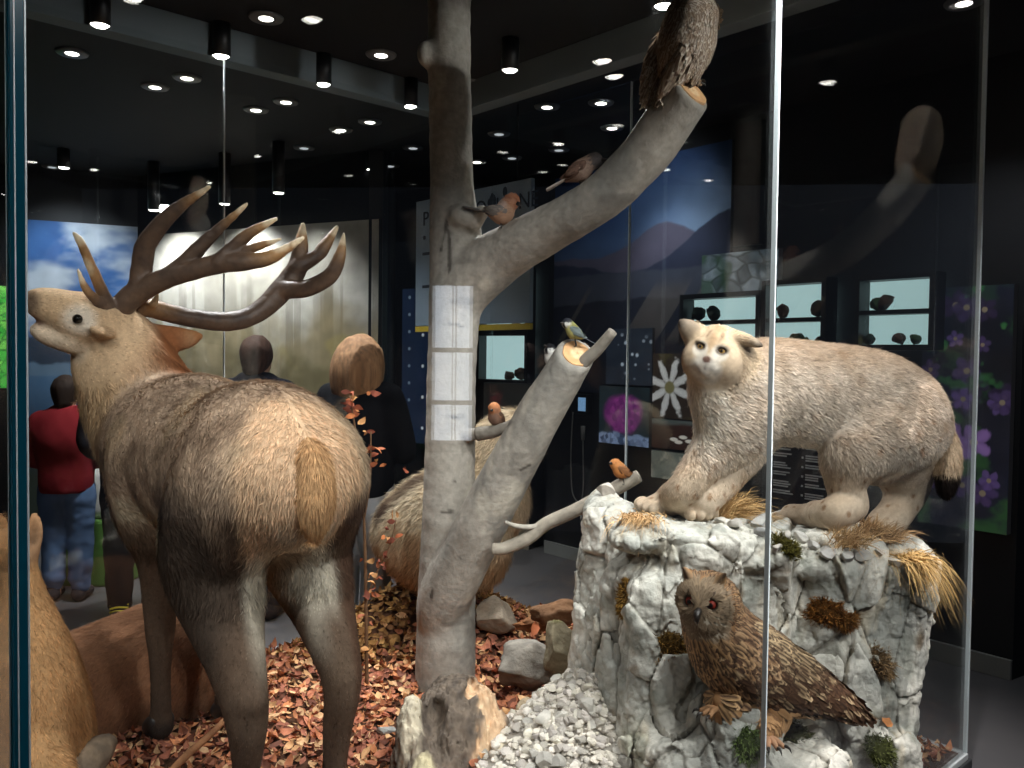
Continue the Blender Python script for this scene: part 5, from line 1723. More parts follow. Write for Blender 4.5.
dl = near_seg(V, at(478, 700, 2.83), at(490, 760, 2.72))[0]
c = mixc(lin((122, 108, 94)), lin((78, 70, 64)), .5 + .7 * fbm(V * A([50, 50, 20]), 3))
c = mixc(c, mixc(lin((226, 198, 164)), lin((188, 148, 112)), .5 + .7 * fbm(V * A([60, 60, 24]), 3)), sstep(.085, .055, dl + .02 * fbm(V * 30, 2)))
dl = np.minimum(near_seg(V, at(411, 704, 2.72), at(412, 780, 2.68))[0], near_seg(V, at(503, 745, 2.7), at(504, 790, 2.68))[0])
c = mixc(c, lin((208, 196, 172)), sstep(.05, .025, dl))
dl = near_seg(V, at(425, 758, 2.62), at(420, 800, 2.62))[0]
c = mixc(c, lin((196, 184, 150)), sstep(.05, .025, dl))
part('wood', V, Q, 'bark', st, cols=c)

lg = thing('log', 'grey bark-covered log end poking up at the lower left of the case', 'log', at(85, 790, 2.45))
P, R = k_([(66, 800, 2.38, 21), (84, 768, 2.44, 19), (100, 750, 2.50, 15), (112, 739, 2.54, 7)]); V, Fs = tube_mesh(P, R, 22, 9)
V = V + nrm(V - V.mean(0)) * (fbm(V * 26, 3) * .010)[:, None]
part('bark', V, Fs, 'bark', lg, cols=mixc(lin((142, 122, 100)), lin((96, 84, 72)), .5 + .7 * fbm(V * A([50, 50, 20]), 3)))
sk = thing('stick', 'thin tan stick lying on the leaves between the legs of the stag', 'stick', at(200, 742, 2.75))
P, R = k_([(160, 784, 2.58, 4), (185, 757, 2.68, 4), (212, 733, 2.78, 3.4), (234, 710, 2.88, 2.6)]); V, Fs = tube_mesh(P, R, 9, 7)
part('wood', V, Fs, 'bark', sk, cols=mixc(lin((196, 140, 98)), lin((150, 104, 74)), .5 + .5 * fbm(V * 40, 2)))

# rocks on the ground between the trunk and the boulder
def rock_thing(name, label, cat, c, size, seed, base, R3=(1, 1, 1), group=None, sub=3, rough=.25, cuts=9, flat=.8, mat='pebble', stretch=None):
    V, Fc = stone_mesh(seed, size, sub, flat, rough, cuts)
    V = V * A(R3)
    C = stone_cols(V + c, base, seed)
    
    if stretch is not None:
        C = mixc(C, lin(stretch), sstep(.1, .5, fbm((V + c) * A([9, 9, 26]), 3)) * .7)
    o = part(name, V + c, Fc, mat, None, cols=C, smooth=(sub > 2 and size > .1), origin=A(c) - A([0, 0, abs(V[:, 2].min())]))
    return tag(o, label, cat, group)
rock_thing('rock', 'flat-faced beige rock just right of the beech trunk', 'rock', at(497, 614, 4.0), .12, 31, (176, 160, 140), (1.0, .8, .95), mat='limestone', stretch=(140, 120, 100))
rock_thing('rock', 'grey furrowed rock in the middle of the scree path', 'rock', at(518, 664, 3.42), .155, 35, (156, 148, 136), (1.0, .8, .95), mat='limestone', stretch=(104, 100, 94), rough=.5)
rock_thing('rock', 'mossy green-sided rock leaning by the boulder', 'rock', at(558, 648, 3.35), .115, 38, (150, 138, 112), (.8, .8, 1.1), mat='limestone', stretch=(96, 92, 48), rough=.4)
rock_thing('rock', 'small brown rock beside the boulder foot', 'rock', at(588, 632, 3.3), .075, 41, (158, 138, 112), (1, .8, 1.1), mat='limestone', rough=.4)
rock_thing('bark_piece', 'rough brown chunk of bark on the leaves between the trunk and the boulder', 'bark', at(562, 612, 3.66), .105, 61, (132, 96, 68), (1.2, .8, .7), mat='limestone', stretch=(88, 62, 46), rough=.7)
rock_thing('bark_piece', 'smaller reddish-brown bark chunk behind the grey furrowed rock', 'bark', at(534, 624, 3.72), .07, 62, (158, 104, 66), (1.2, .8, .7), mat='limestone', stretch=(110, 76, 50), rough=.7)
rock_thing('rock', 'long pale stone slab on the near scree', 'rock', at(556, 712, 2.86), .075, 45, (196, 180, 158), (.6, .9, 1.5), mat='limestone')
rock_thing('rock', 'tan upright stone at the left edge of the scree', 'rock', at(527, 716, 2.9), .06, 46, (190, 170, 140), (.7, .9, 1.6), mat='limestone')
rock_thing('rock', 'dark brown hollowed stone against the boulder foot', 'rock', at(594, 724, 2.66), .065, 48, (112, 92, 72), (1, .8, .9), mat='limestone', rough=.5)
rock_thing('rock', 'square white stone on the upper scree', 'rock', at(577, 672, 2.98), .036, 49, (222, 214, 202), (1, 1, .8), sub=2)
rock_thing('rock', 'flat buff stone at the right of the scree', 'rock', at(593, 704, 2.72), .05, 50, (196, 184, 160), (1.1, .9, .5), sub=2)
rock_thing('rock', 'white stone on the leaves left of the stump', 'rock', at(386, 730, 2.92), .04, 52, (206, 204, 198), (1.4, .7, .5), sub=2)
rg = np.random.default_rng(77)
for i in range(46):
    a = rg.random()
    x, y = .40 + (.06 - .40) * a + rg.normal() * .11, 3.1 + (2.3 - 3.1) * a + rg.normal() * .09
    s = rg.uniform(.018, .040)
    z = float(terrain_xy(x, y)) + s * .45
    b = A((226, 220, 208)) * rg.uniform(.74, 1.06)
    rock_thing('limestone_chunk', 'pale angular limestone chunk lying in the scree', 'stone', A([x, y, z]), s, 200 + i, b, group='limestone chunks in the scree', sub=3, flat=.75, rough=.06, cuts=14)

# loose stones along the top of the boulder
for i, (px_, py_, s, b) in enumerate([(735, 524, .030, (214, 208, 198)), (760, 522, .040, (206, 204, 198)), (764, 533, .034, (190, 190, 188)), (785, 536, .030, (206, 200, 190)), (800, 538, .034, (212, 208, 200)),
                                      (815, 546, .028, (204, 200, 194)), (830, 553, .036, (214, 210, 204)), (848, 556, .030, (200, 196, 188)), (862, 557, .040, (206, 202, 194)), (880, 552, .026, (188, 184, 176)),
                                      (720, 520, .022, (214, 208, 196)), (776, 548, .026, (214, 206, 196)), (893, 562, .028, (200, 194, 184)), (606, 490, .035, (206, 196, 184)), (640, 490, .030, (190, 176, 166))]):
    h, n_ = rock_hit(px_, py_ + 3)
    if h is None: continue
    rock_thing('stone', 'loose pale stone lying along the top edge of the boulder', 'stone', h + A([0, 0, s * .35]), s, 300 + i, b, group='loose stones on top of the boulder', sub=3, flat=.7, rough=.08, cuts=13)

# moss
def moss(px_, py_, r, col, label, n=900, ln=.014, sy=1.0, spread=None):
    h, n_ = rock_hit(px_, py_)
    if h is None: print('moss misses', px_, py_); return
    rg = np.random.default_rng(int(px_ * 7 + py_))
    t1 = nrm(np.cross(n_, (0, 0, 1))); t2 = np.cross(t1, n_)
    V, Fc = ICO3; k = V.copy()
    k = k * (1 + .3 * fbm(k * 2 + px_, 3))[:, None]
    D_ = (k[:, :1] * t1 * r + k[:, 1:2] * t2 * r * sy + k[:, 2:] * n_ * r * .38)
    base = h + D_
    C0_ = np.tile(lin(A(col) * .6), (len(V), 1))
    idx = rg.integers(0, len(V), n)
    a = base[idx] + rg.normal(size=(n, 3)) * r * .12
    d = nrm(D_[idx] / r + n_ * .6 + rg.normal(size=(n, 3)) * .5)
    s = nrm(np.cross(d, rg.normal(size=(n, 3))))
    l = ln * rg.uniform(.6, 1.5, n)[:, None]; w = .0022
    B = np.stack([a - s * w, a + s * w, a + d * l + A([0, 0, -.25]) * l * .5], 1).reshape(-1, 3)
    cc = np.repeat(lin(col) * rg.uniform(.6, 1.35, n)[:, None], 3, axis=0)
    Ft = np.arange(n * 3).reshape(-1, 3) + len(V)
    tag(part('moss_clump', np.vstack([base, B]), [Fc, Ft], 'moss', cols=np.vstack([C0_, cc]), origin=h), label, 'moss')
moss(669, 648, .046, (112, 84, 40), 'brown moss patch on the boulder left of the eagle owl')
moss(826, 612, .050, (118, 76, 32), 'rusty moss patch on the boulder right of the eagle owl', 1300, sy=.8)
moss(848, 622, .036, (112, 74, 34), 'small rusty moss tuft at the right of the bigger rusty patch', 700, sy=.7)
moss(624, 598, .030, (134, 100, 48), 'ochre moss patch in the crevice at the left of the boulder', 700, sy=1.7)
moss(786, 546, .040, (88, 82, 36), 'green moss cushion on the top edge of the boulder', 900)
moss(748, 744, .040, (94, 112, 58), 'bright green moss under the feet of the eagle owl', 900)
moss(880, 660, .050, (134, 108, 76), 'brown fuzzy moss on the right side of the boulder', 900, .02)
moss(880, 750, .045, (86, 90, 52), 'dull green moss at the lower right of the boulder', 700)
moss(790, 735, .05, (82, 84, 50), 'dark green moss below the tail of the eagle owl', 700)

# dry grass
def tuft(px_, py_, n, ln, lean, label, spread=.03, col=(196, 160, 108), droop=.5, D=None):
    h = at(px_, py_, D) if D else rock_hit(px_, py_)[0]
    if h is None: print('tuft misses', px_, py_); return
    rg = np.random.default_rng(int(px_ + py_ * 3))
    a = h + rg.normal(size=(n, 3)) * A([spread, spread, .004])
    d = nrm(A(lean) + rg.normal(size=(n, 3)) * .33)
    s = nrm(np.cross(d, rg.normal(size=(n, 3))))
    l = ln * rg.uniform(.45, 1.15, n)[:, None]; w = .0016
    rows = []
    for t in (0, .35, .7, 1.0):
        p = a + d * l * t + A([0, 0, -1.]) * l * droop * t * t
        rows.append((p - s * w * (1 - t * .85), p + s * w * (1 - t * .85)))
    B = np.stack([x for r in rows for x in r], 1).reshape(-1, 3)
    Fq = (np.arange(n)[:, None, None] * 8 + A([(0, 1, 3, 2), (2, 3, 5, 4), (4, 5, 7, 6)])[None]).reshape(-1, 4)
    cc = np.repeat(lin(col) * rg.uniform(.6, 1.3, n)[:, None], 8, axis=0)
    tag(part('grass_tuft', B, Fq, 'dry_grass', cols=cc, origin=h), label, 'dry grass')
tuft(724, 517, 520, .19, (.62, -.1, .85), 'tall fan of dry straw grass behind the front paws of the lynx', .020)
tuft(640, 518, 420, .075, (-.3, -.6, .5), 'short tan grass matted around the front left paw of the lynx', .03, (206, 168, 120), .8)
tuft(845, 545, 420, .13, (.3, -.2, .9), 'dry straw tuft in front of the hind foot of the lynx', .028, (186, 152, 108))
tuft(868, 535, 300, .12, (.2, -.1, .9), 'dry straw tuft by the far hind paw of the lynx', .02, (180, 144, 100))
tuft(908, 556, 620, .13, (.6, -.6, .35), 'drooping straw tuft hanging over the right edge of the boulder', .026, (200, 164, 108), 1.1)
tuft(888, 540, 260, .12, (.3, -.3, .9), 'upright dry stems at the right end of the boulder top', .02, (178, 144, 104))

# dry beech sapling with withered leaves
sp = thing('beech_sapling', 'thin dry sapling with curled brown leaves beside the rump of the stag', 'plant', at(366, 690, 3.5))
def stem(L_):
    P, R = k_(L_); V, Fs = tube_mesh(P, R, 7, 6)
    part('stem', V, Fs, 'bark', sp, cols=np.tile(lin((112, 84, 60)), (len(V), 1)))
stem([(367, 692, 3.5, 2), (366, 600, 3.5, 1.8), (364, 520, 3.5, 1.5), (358, 450, 3.48, 1.2), (350, 396, 3.45, .8)])
stem([(364, 520, 3.5, 1.2), (370, 480, 3.48, 1), (371, 432, 3.45, .7)])
stem([(366, 600, 3.5, 1.3), (376, 575, 3.5, 1), (390, 545, 3.5, .8), (396, 520, 3.5, .6)])
LP = []
rg = np.random.default_rng(9)
for cx_, cy_, k in [(350, 402, 9), (355, 412, 8), (372, 395, 2), (366, 448, 9), (364, 462, 9), (374, 460, 4), (371, 430, 3), (404, 465, 2), (390, 535, 6), (382, 560, 6), (375, 575, 7), (372, 590, 6), (393, 520, 3), (366, 620, 4), (369, 650, 4)]:
    for _ in range(k):
        LP.append(at(cx_ + rg.normal() * 5, cy_ + rg.normal() * 5, 3.46 + rg.normal() * .03))
LP = A(LP)
V, Fq, C = leaf_cards(LP, nrm(rg.normal(size=(len(LP), 3))), 61, (.030, .050))
for i in range(len(LP)):
    part('leaf', V[i * 15:i * 15 + 15], Fq[i * 8:i * 8 + 8] - i * 15, 'litter', sp, cols=C[i * 15:i * 15 + 15])
lf = leaf_cards(at(876, 718, 2.62)[None], A([[.3, -.8, .5]]), 63, (.06, .065))
h, n_ = rock_hit(884, 719)
V = lf[0] - lf[0].mean(0) + (h + n_ * .012 if h is not None else at(884, 719, 2.6))
tag(part('fallen_leaf', V, lf[1], 'litter', cols=np.tile(lin((214, 140, 82)), (15, 1))), 'single orange leaf on the boulder beside the tail of the eagle owl', 'leaf')
for k, (x_, y_, D_) in enumerate([(590, 614, 3.2), (584, 628, 3.25), (545, 612, 3.7), (535, 628, 3.6)]):
    lf = leaf_cards(at(x_, y_, D_)[None], A([[.2, -.6, .7]]), 70 + k, (.07, .09))
    tag(part('fallen_leaf', lf[0], lf[1], 'litter', cols=lf[2]), ['curled orange leaf standing by the left foot of the boulder', 'second curled leaf just below the one by the boulder foot', 'curled brown leaf between the trunk and the boulder', 'brown leaf in front of the curled one between trunk and boulder'][k], 'leaf')
# ------------------------------------------------------------------ printed panels and displays on the far walls
def poster(name, label, cat, wall_ab, pxl, pxr, y_top, y_bot, painter, off=.03, res=(150, 110), mat='print', frame=None, group=None):
    "a flat printed board on a wall: left and right edges at pxl / pxr, heights from the rows y_top / y_bot at the right edge"
    a, b = wall_ab
    q0, q1 = on_wall(pxl, 360, a, b, off), on_wall(pxr, 360, a, b, off)
    zt, zb_ = on_wall(pxr, y_top, a, b, off)[2], on_wall(pxr, y_bot, a, b, off)[2]
    q0[2] = q1[2] = 0
    n = nrm(np.cross(q1 - q0, (0, 0, 1)))
    ns, nt = res
    s, t = np.meshgrid(np.linspace(0, 1, ns), np.linspace(0, 1, nt), indexing='ij')
    V = q0 + (q1 - q0) * s[..., None] + A([0, 0, 1.]) * (zb_ + (zt - zb_) * t)[..., None]
    Wm, Hm = np.linalg.norm(q1 - q0), zt - zb_
    C = painter(s, t, s * Wm, t * Hm)
    V = V.reshape(-1, 3); C = np.asarray(C).reshape(-1, 3)
    i = (np.arange(ns - 1)[:, None] * nt + np.arange(nt - 1)[None]).ravel()
    Fq = np.stack([i, i + nt, i + nt + 1, i + 1], 1)
    # board behind the print
    th = off * .9
    K = A([q0 + A([0, 0, zb_]), q1 + A([0, 0, zb_]), q1 + A([0, 0, zt]), q0 + A([0, 0, zt])])
    k = len(V)
    Vb = np.vstack([K - n * .0008, K - n * th])
    Fb = A([(0, 4, 5, 1), (1, 5, 6, 2), (2, 6, 7, 3), (3, 7, 4, 0), (7, 6, 5, 4)]) + k
    o = part(name, np.vstack([V, Vb]), [Fq, Fb], mat, None, cols=np.vstack([C, np.tile(lin((30, 30, 32)), (8, 1))]), smooth=False, origin=(q0 + q1) / 2 + A([0, 0, zb_]))
    return tag(o, label, cat, group)

def n2(x, y, sc, oct=4, seed=0.0):
    return fbm(np.stack([x * sc, y * sc, np.full_like(x, seed)], -1), oct)

WLEFT, WBACK, WRIGHT = (WL0, WL1), (WL1, WL2), (WB2, WR1)

def p_forest(s, t, x, y):
    f = n2(x, y, 2, 4)
    c = mixc(lin((206, 204, 196)), lin((176, 172, 160)), sstep(-.4, .5, f))
    for k, (sc, th, col, am) in enumerate([(2.2, .62, (150, 146, 134), .6), (4.5, .64, (116, 110, 98), .7), (9, .68, (92, 84, 72), .6)]):
        v = vnoise(np.stack([x * sc * 2.4 + .12 * n2(x, y, 1.5, 2, k), y * .10 + k * 9, 0 * x], -1))
        c = mixc(c, lin(col), sstep(th, th + .08, v) * am * sstep(1.02, .55, t + .2 * f))
    c = mixc(c, lin((148, 134, 100)), sstep(.76, .58, t + .16 * n2(x, y, 3, 4, 5)) * .85)
    c = mixc(c, lin((100, 92, 62)), sstep(.62, .45, t + .2 * n2(x, y, 5, 4, 8)) * .8)
    c = mixc(c, lin((170, 156, 96)), sstep(.2, .5, n2(x, y, 4, 3, 12)) * sstep(.8, .6, t) * .5)
    return c * (1 + .25 * n2(x, y, 14, 3, 4))[..., None]
poster('forest_mural', 'tall pale photo mural of a misty forest on the back wall', 'mural', WBACK, 141, 378, 219, 520, p_forest, res=(320, 200))

def p_lake(s, t, x, y):
    f = n2(x, y * 2.2, 1.6, 5)
    c = mixc(lin((58, 104, 164)), lin((196, 208, 220)), sstep(-.05, .4, f + .2 * (t - .7)))
    ridge = .60 + .05 * n2(x, 0 * x, 1.6, 4, 3)
    c = mixc(c, lin((52, 70, 92)), sstep(ridge + .01, ridge, t))
    c = mixc(c, lin((112, 140, 166)), sstep(.54, .53, t + .01 * n2(x, y, 20, 2)))
    c = mixc(c, mixc(lin((88, 124, 160)), lin((40, 60, 88)), sstep(.5, .25, t)), sstep(.50, .49, t))
    c = mixc(c, lin((60, 70, 62)), sstep(.25, .15, t + .1 * n2(x, y, 4, 3, 9)))
    return c * (1 + .15 * n2(x, y, 12, 3, 4))[..., None]
poster('lake_mural', 'blue photo mural of clouds over a mountain lake at the left', 'mural', WLEFT, 20, 138, 227, 520, p_lake, res=(180, 160))

def p_leaves(s, t, x, y):
    d1, d2, ci = worley(np.stack([x * 9, y * 14, 0 * x], -1))
    return mixc(mixc(lin((60, 190, 70)), lin((150, 236, 110)), ci), lin((20, 90, 36)), sstep(.12, .0, d2 - d1))
poster('green_panel', 'glowing green leaf panel at the far left edge', 'panel', WLEFT, -60, 8, 286, 388, p_leaves, res=(60, 60), mat=mat_emit_vcol('print_lit', .9))

def p_mount(s, t, x, y):
    c = mixc(lin((44, 70, 112)), lin((132, 156, 186)), np.clip(sstep(.35, 1.0, s) * sstep(1.0, .66, t) + .2 * sstep(.8, .6, t), 0, 1))
    def ridge(h, col, sd):
        nonlocal c
        c = mixc(c, lin(col), sstep(h + .006, h - .004, t + .008 * n2(x, y, 14, 3, sd)))
    r1 = .60 + .10 * np.exp(-((s - .66) / .17) ** 2) + .025 * n2(x, 0 * x, 2.2, 4, 1) + .02 * s
    ridge(r1, (96, 92, 110), 1)
    ridge(.58 + .20 * sstep(.55, 1.0, s) - .05 * sstep(.0, .5, s) + .02 * n2(x, 0 * x, 3, 4, 2), (52, 58, 80), 2)
    ridge(.52 + .03 * n2(x, 0 * x, 2, 4, 5), (74, 78, 92), 3)
    ridge(.40 + .05 * n2(x, 0 * x, 2, 4, 7), (40, 44, 58), 4)
    st = sstep(.62, .7, vnoise(np.stack([(x - y * .8) * 9, (x + y) * 1.2, 0 * x], -1))) * sstep(.5, .42, t) * sstep(.2, .26, t)
    c = mixc(c, lin((120, 112, 104)), st * .5)
    return c * (1 + .15 * n2(x, y, 10, 3, 9))[..., None]
poster('mountain_mural', 'dark blue photo mural of a mountain ridge at dusk', 'mural', WRIGHT, 553, 728, 140, 400, p_mount, res=(220, 170))

def p_column(s, t, x, y):
    return mixc(lin((54, 42, 40)), lin((38, 32, 34)), .5 + .5 * n2(x * 6, y * .3, 3, 3))
structure(poster('trim_1', '', '', WRIGHT, 731, 757, 120, 244, p_column, res=(20, 10), off=.05)); 
o = bpy.data.objects['trim_1']; del o['label']; del o['category']

def flower(c, s, t, asp, cx, cy, r, petals, col, mid, width=.5, rot=0.0, sharp=1.0):
    dx, dy = (s - cx) * asp, t - cy
    rr = np.hypot(dx, dy) / r; an = np.arctan2(dy, dx) + rot
    k = np.abs(np.cos(an * petals / 2)) ** sharp
    shape = sstep(.16, -.10, rr - (width + (1 - width) * k) + .25 * n2(s, t, 22, 3, cx * 9)) * .92
    c = mixc(c, lin(col) * (.75 + .35 * k)[..., None], shape)
    return mixc(c, lin(mid), sstep(.26, .18, rr))
def p_edelweiss(s, t, x, y):
    c = mixc(lin((58, 46, 38)), lin((32, 28, 26)), .5 + .6 * n2(x, y, 7, 4))
    c = mixc(c, lin((84, 78, 44)), sstep(.2, .5, n2(x, y, 9, 3, 4)) * .5)
    asp = x.max() / y.max()
    c = flower(c, s, t, asp, .22, .48, .44, 8, (206, 206, 204), (122, 116, 78), .22, .3, 1.6)
    return c
def p_rock(s, t, x, y):
    d1, d2, ci = worley(np.stack([x * 7 + .5 * n2(x, y, 6, 3), y * 12 + .5 * n2(x, y, 6, 3, 3), 0 * x], -1))
    c = mixc(lin((130, 142, 150)), lin((70, 80, 86)), ci)
    c = c * (1 + .6 * n2(x, y, 18, 4, 7))[..., None]
    c = mixc(c, lin((34, 44, 42)), sstep(.16, .02, d2 - d1) * .7)
    return mixc(c, lin((40, 66, 44)), sstep(.1, .4, n2(x, y, 6, 3, 2)) * .8)
def p_pink(s, t, x, y):
    c = mixc(lin((44, 60, 66)), lin((22, 30, 34)), .5 + .6 * n2(x, y, 8, 4))
    d = np.hypot((s - .5) * .9, t - .55)
    d1, d2, ci = worley(np.stack([x * 26, y * 26, 0 * x], -1))
    c = mixc(c, mixc(lin((150, 64, 140)), lin((100, 36, 104)), ci), sstep(.40, .28, d + .06 * n2(x, y, 10, 2)))
    return mixc(c, mixc(lin((150, 170, 206)), lin((52, 70, 100)), ci), sstep(.22, .16, t + .05 * n2(x, y, 16, 2)))
def p_white(s, t, x, y):
    c = mixc(lin((46, 54, 66)), lin((24, 28, 36)), .5 + .6 * n2(x, y, 7, 4))
    d1, d2, ci = worley(np.stack([x * 15, y * 17, 0 * x], -1))
    m = sstep(.25, .5, n2(x, y, 4, 2, 6) + .35) * sstep(.95, .6, np.abs(t - .5) * 2)
    return mixc(c, lin((176, 188, 200)), sstep(.30, .16, d1) * m)
def p_small(s, t, x, y):
    c = mixc(lin((66, 42, 34)), lin((28, 22, 22)), .5 + .6 * n2(x, y, 8, 4))
    c = mixc(c, lin((88, 98, 96)), sstep(.75, .9, t + .1 * n2(x, y, 9, 3)) * .8)
    for cx, cy in ((.30, .34), (.42, .44), (.50, .32), (.36, .26)):
        c = mixc(c, lin((222, 216, 206)), sstep(.075, .05, np.hypot((s - cx) * 1.2, t - cy)))
    return c
def p_plant(s, t, x, y):
    c = mixc(lin((120, 126, 118)), lin((60, 66, 58)), .5 + .7 * n2(x, y, 12, 4))
    return mixc(c, lin((170, 166, 150)), sstep(.2, .5, n2(x, y, 16, 3, 3)) * .6)
def p_teal(s, t, x, y):
    c = mixc(lin((20, 60, 52)), lin((40, 110, 120)), sstep(-.2, .4, n2(x, y, 12, 4)))
    return mixc(c, lin((40, 90, 150)), sstep(.1, .4, n2(x, y, 9, 3, 5)) * .7)
def p_violet(s, t, x, y):
    c = mixc(lin((30, 34, 50)), lin((14, 18, 24)), .5 + .6 * n2(x, y, 5, 4))
    c = mixc(c, lin((44, 78, 46)), sstep(.05, .4, n2(x, y, 7, 4, 3)) * sstep(1.0, .2, np.abs(t - .25)) * .9)
    asp = x.max() / y.max()
    rg = np.random.default_rng(4)
    for _ in range(20):
        c = flower(c, s, t, asp, rg.uniform(.02, .98), rg.uniform(.12, .95), rg.uniform(.03, .06), 5, A((88, 70, 122)) * rg.uniform(.4, 1.0), (120, 110, 90), .6, rg.uniform(0, 6))
    for cx, cy, r in ((.30, .34, .10), (.62, .36, .07), (.18, .30, .08)):
        c = flower(c, s, t, asp, cx, cy, r, 5, (120, 92, 148), (160, 150, 130), .62, cx * 5)
    return mixc(c, lin((60, 124, 66)), sstep(.3, .5, n2(x, y, 11, 3, 13)) * sstep(.35, .8, t) * .6)
poster('flower_panel', 'panel with a large star-shaped white mountain flower left of the lynx', 'panel', WRIGHT, 653, 736, 354, 424, p_edelweiss, off=.055, mat='print_backlit', res=(140, 120))
poster('flower_panel', 'grey rocky photo panel above the lynx', 'panel', WRIGHT, 700, 776, 248, 290, p_rock, off=.055, mat='print_backlit', res=(110, 70))
poster('flower_panel', 'panel with a purple-pink flower cluster behind the robin', 'panel', WRIGHT, 600, 650, 388, 448, p_pink, off=.055, mat='print_backlit', res=(90, 100))
poster('flower_panel', 'bluish panel with small white blossoms right of the branch stub', 'panel', WRIGHT, 606, 652, 328, 386, p_white, off=.055, mat='print_backlit', res=(90, 90))
poster('flower_panel', 'dark panel with a few white buds below the star-shaped flower', 'panel', WRIGHT, 653, 732, 425, 456, p_small, off=.055, mat='print_backlit', res=(110, 70))
poster('flower_panel', 'pale grey plant panel low between the robin and the paw of the lynx', 'panel', WRIGHT, 653, 712, 457, 486, p_plant, off=.055, mat='print_backlit', res=(70, 50))
poster('flower_panel', 'teal and blue panel seen between the legs of the lynx', 'panel', WRIGHT, 734, 766, 400, 462, p_teal, off=.055, mat='print_backlit', res=(50, 60))
poster('flower_panel', 'large dark panel of violet flowers and green leaves at the right', 'panel', WRIGHT, 922, 1012, 284, 536, p_violet, off=.055, mat='print_backlit', res=(170, 260))

# label board below the lynx
def p_board(s, t, x, y):
    return np.tile(lin((26, 20, 22)), s.shape + (1,)) * (1 + .2 * n2(x, y, 3, 2))[..., None]
lb = thing('label_board', 'dark board with two columns of white caption lines under the belly of the lynx', 'board', on_wall(800, 505, *WRIGHT, .03))
qa, qb = on_wall(767, 436, *WRIGHT, .03), on_wall(832, 436, *WRIGHT, .03)
zt = qb[2]; zb_ = on_wall(832, 512, *WRIGHT, .03)[2]
dr = nrm((qb - qa) * [1, 1, 0]); nr = nrm(np.cross(dr, (0, 0, 1)))
mid = (qa + qb) / 2; mid[2] = (zt + zb_) / 2
wd = np.linalg.norm((qb - qa)[:2])
V, Fc = box_mesh(mid - nr * .012, (wd / 2, .012, (zt - zb_) / 2), np.stack([dr, -nr, (0, 0, 1)]), .003); part('board', V, Fc, 'board_dark', lb, smooth=False)
rg = np.random.default_rng(2)
for col_ in range(2):
    for row in range(7):
        vs = []
        y0 = zt - (zt - zb_) * (.07 + row * .128)
        x0 = wd * (-.44 + .50 * col_)
        V, Fc = box_mesh(mid * [1, 1, 0] + dr * (x0 + .006) + A([0, 0, y0]) + nr * .002, (.006, .001, .006), np.stack([dr, -nr, (0, 0, 1)])); vs.append((V, Fc))
        for ln_ in range(2 + (row + col_) % 2):
            L_ = wd * rg.uniform(.18, .32)
            V, Fc = box_mesh(mid * [1, 1, 0] + dr * (x0 + wd * .06 + L_ / 2) + A([0, 0, y0 + .012 - ln_ * .014]) + nr * .002, (L_ / 2, .001, .0042), np.stack([dr, -nr, (0, 0, 1)])); vs.append((V, Fc))
        V, Fs, _ = cat_mesh(*vs)
        part('caption', V, Fs, 'letter_white', lb, smooth=False)

# lit wall showcases
mat_emit('showcase_light', (196, 232, 232), .62)
def showcase(label, pxl, pxr, y_top, y_bot, shelf_y, wall_ab, seed, depth=.12, lumps=5):
    q0, q1 = on_wall(pxl, 360, *wall_ab, .05), on_wall(pxr, 360, *wall_ab, .05)
    zt, zb_ = on_wall(pxr, y_top, *wall_ab, .02)[2], on_wall(pxr, y_bot, *wall_ab, .02)[2]
    q0[2] = q1[2] = 0; d = nrm(q1 - q0); n = nrm(np.cross(d, (0, 0, 1))); w = np.linalg.norm(q1 - q0)
    m = (q0 + q1) / 2; zc = (zt + zb_) / 2; h = (zt - zb_) / 2
    R = np.stack([d, -n, (0, 0, 1)])
    t = thing('showcase', label, 'showcase', m + A([0, 0, zb_]))
    V, Fc = box_mesh(m + A([0, 0, zc]) + n * .004, (w / 2, .004, h), R); part('back_panel', V, Fc, 'showcase_light', t, smooth=False)
    fr = []
    for c_, hh in ((m + A([0, 0, zt + .015]) + n * depth / 2, (w / 2 + .03, depth / 2, .015)), (m + A([0, 0, zb_ - .015]) + n * depth / 2, (w / 2 + .03, depth / 2, .015)),
                   (q0 - d * .015 + A([0, 0, zc]) + n * depth / 2, (.015, depth / 2, h)), (q1 + d * .015 + A([0, 0, zc]) + n * depth / 2, (.015, depth / 2, h))):
        fr.append(box_mesh(c_, hh, R))
    V, Fs, _ = cat_mesh(*fr); part('frame', V, Fs, 'black_metal', t, smooth=False)
    levels = [zb_]
    if shelf_y:
        zs = on_wall(pxr, shelf_y, *wall_ab, .02)[2]; levels.append(zs + .012)
        V, Fc = box_mesh(m + A([0, 0, zs]) + n * depth / 2, (w / 2, depth / 2 - .005, .012), R); part('shelf', V, Fc, 'black_metal', t, smooth=False)
    rg = np.random.default_rng(seed)
    for i in range(lumps):
        z0 = levels[i % len(levels)]
        s = rg.uniform(.035, .055)
        V, Fc = stone_mesh(seed * 10 + i, s, 2, rg.uniform(.6, 1.2), .6, 5)
        p = m + d * rg.uniform(-.42, .42) * w + n * depth * rg.uniform(.45, .55) + A([0, 0, z0 - V[:, 2].min()])
        col = [(70, 92, 56), (120, 104, 60), (92, 70, 56), (54, 66, 54)][rg.integers(0, 4)]
        o = part('specimen', V + p, Fc, 'pebble', None, cols=stone_cols(V, col, seed), smooth=True, origin=p + A([0, 0, V[:, 2].min()]))
        tag(o, 'small mossy specimen standing in a lit wall showcase', 'specimen', 'specimens in the lit showcases')
showcase('lit two-tier showcase above the rump of the lynx', 869, 938, 279, 345, 312, WRIGHT, 3)
showcase('lit two-tier showcase just right of the bright pane joint', 776, 831, 284, 350, 320, WRIGHT, 4)
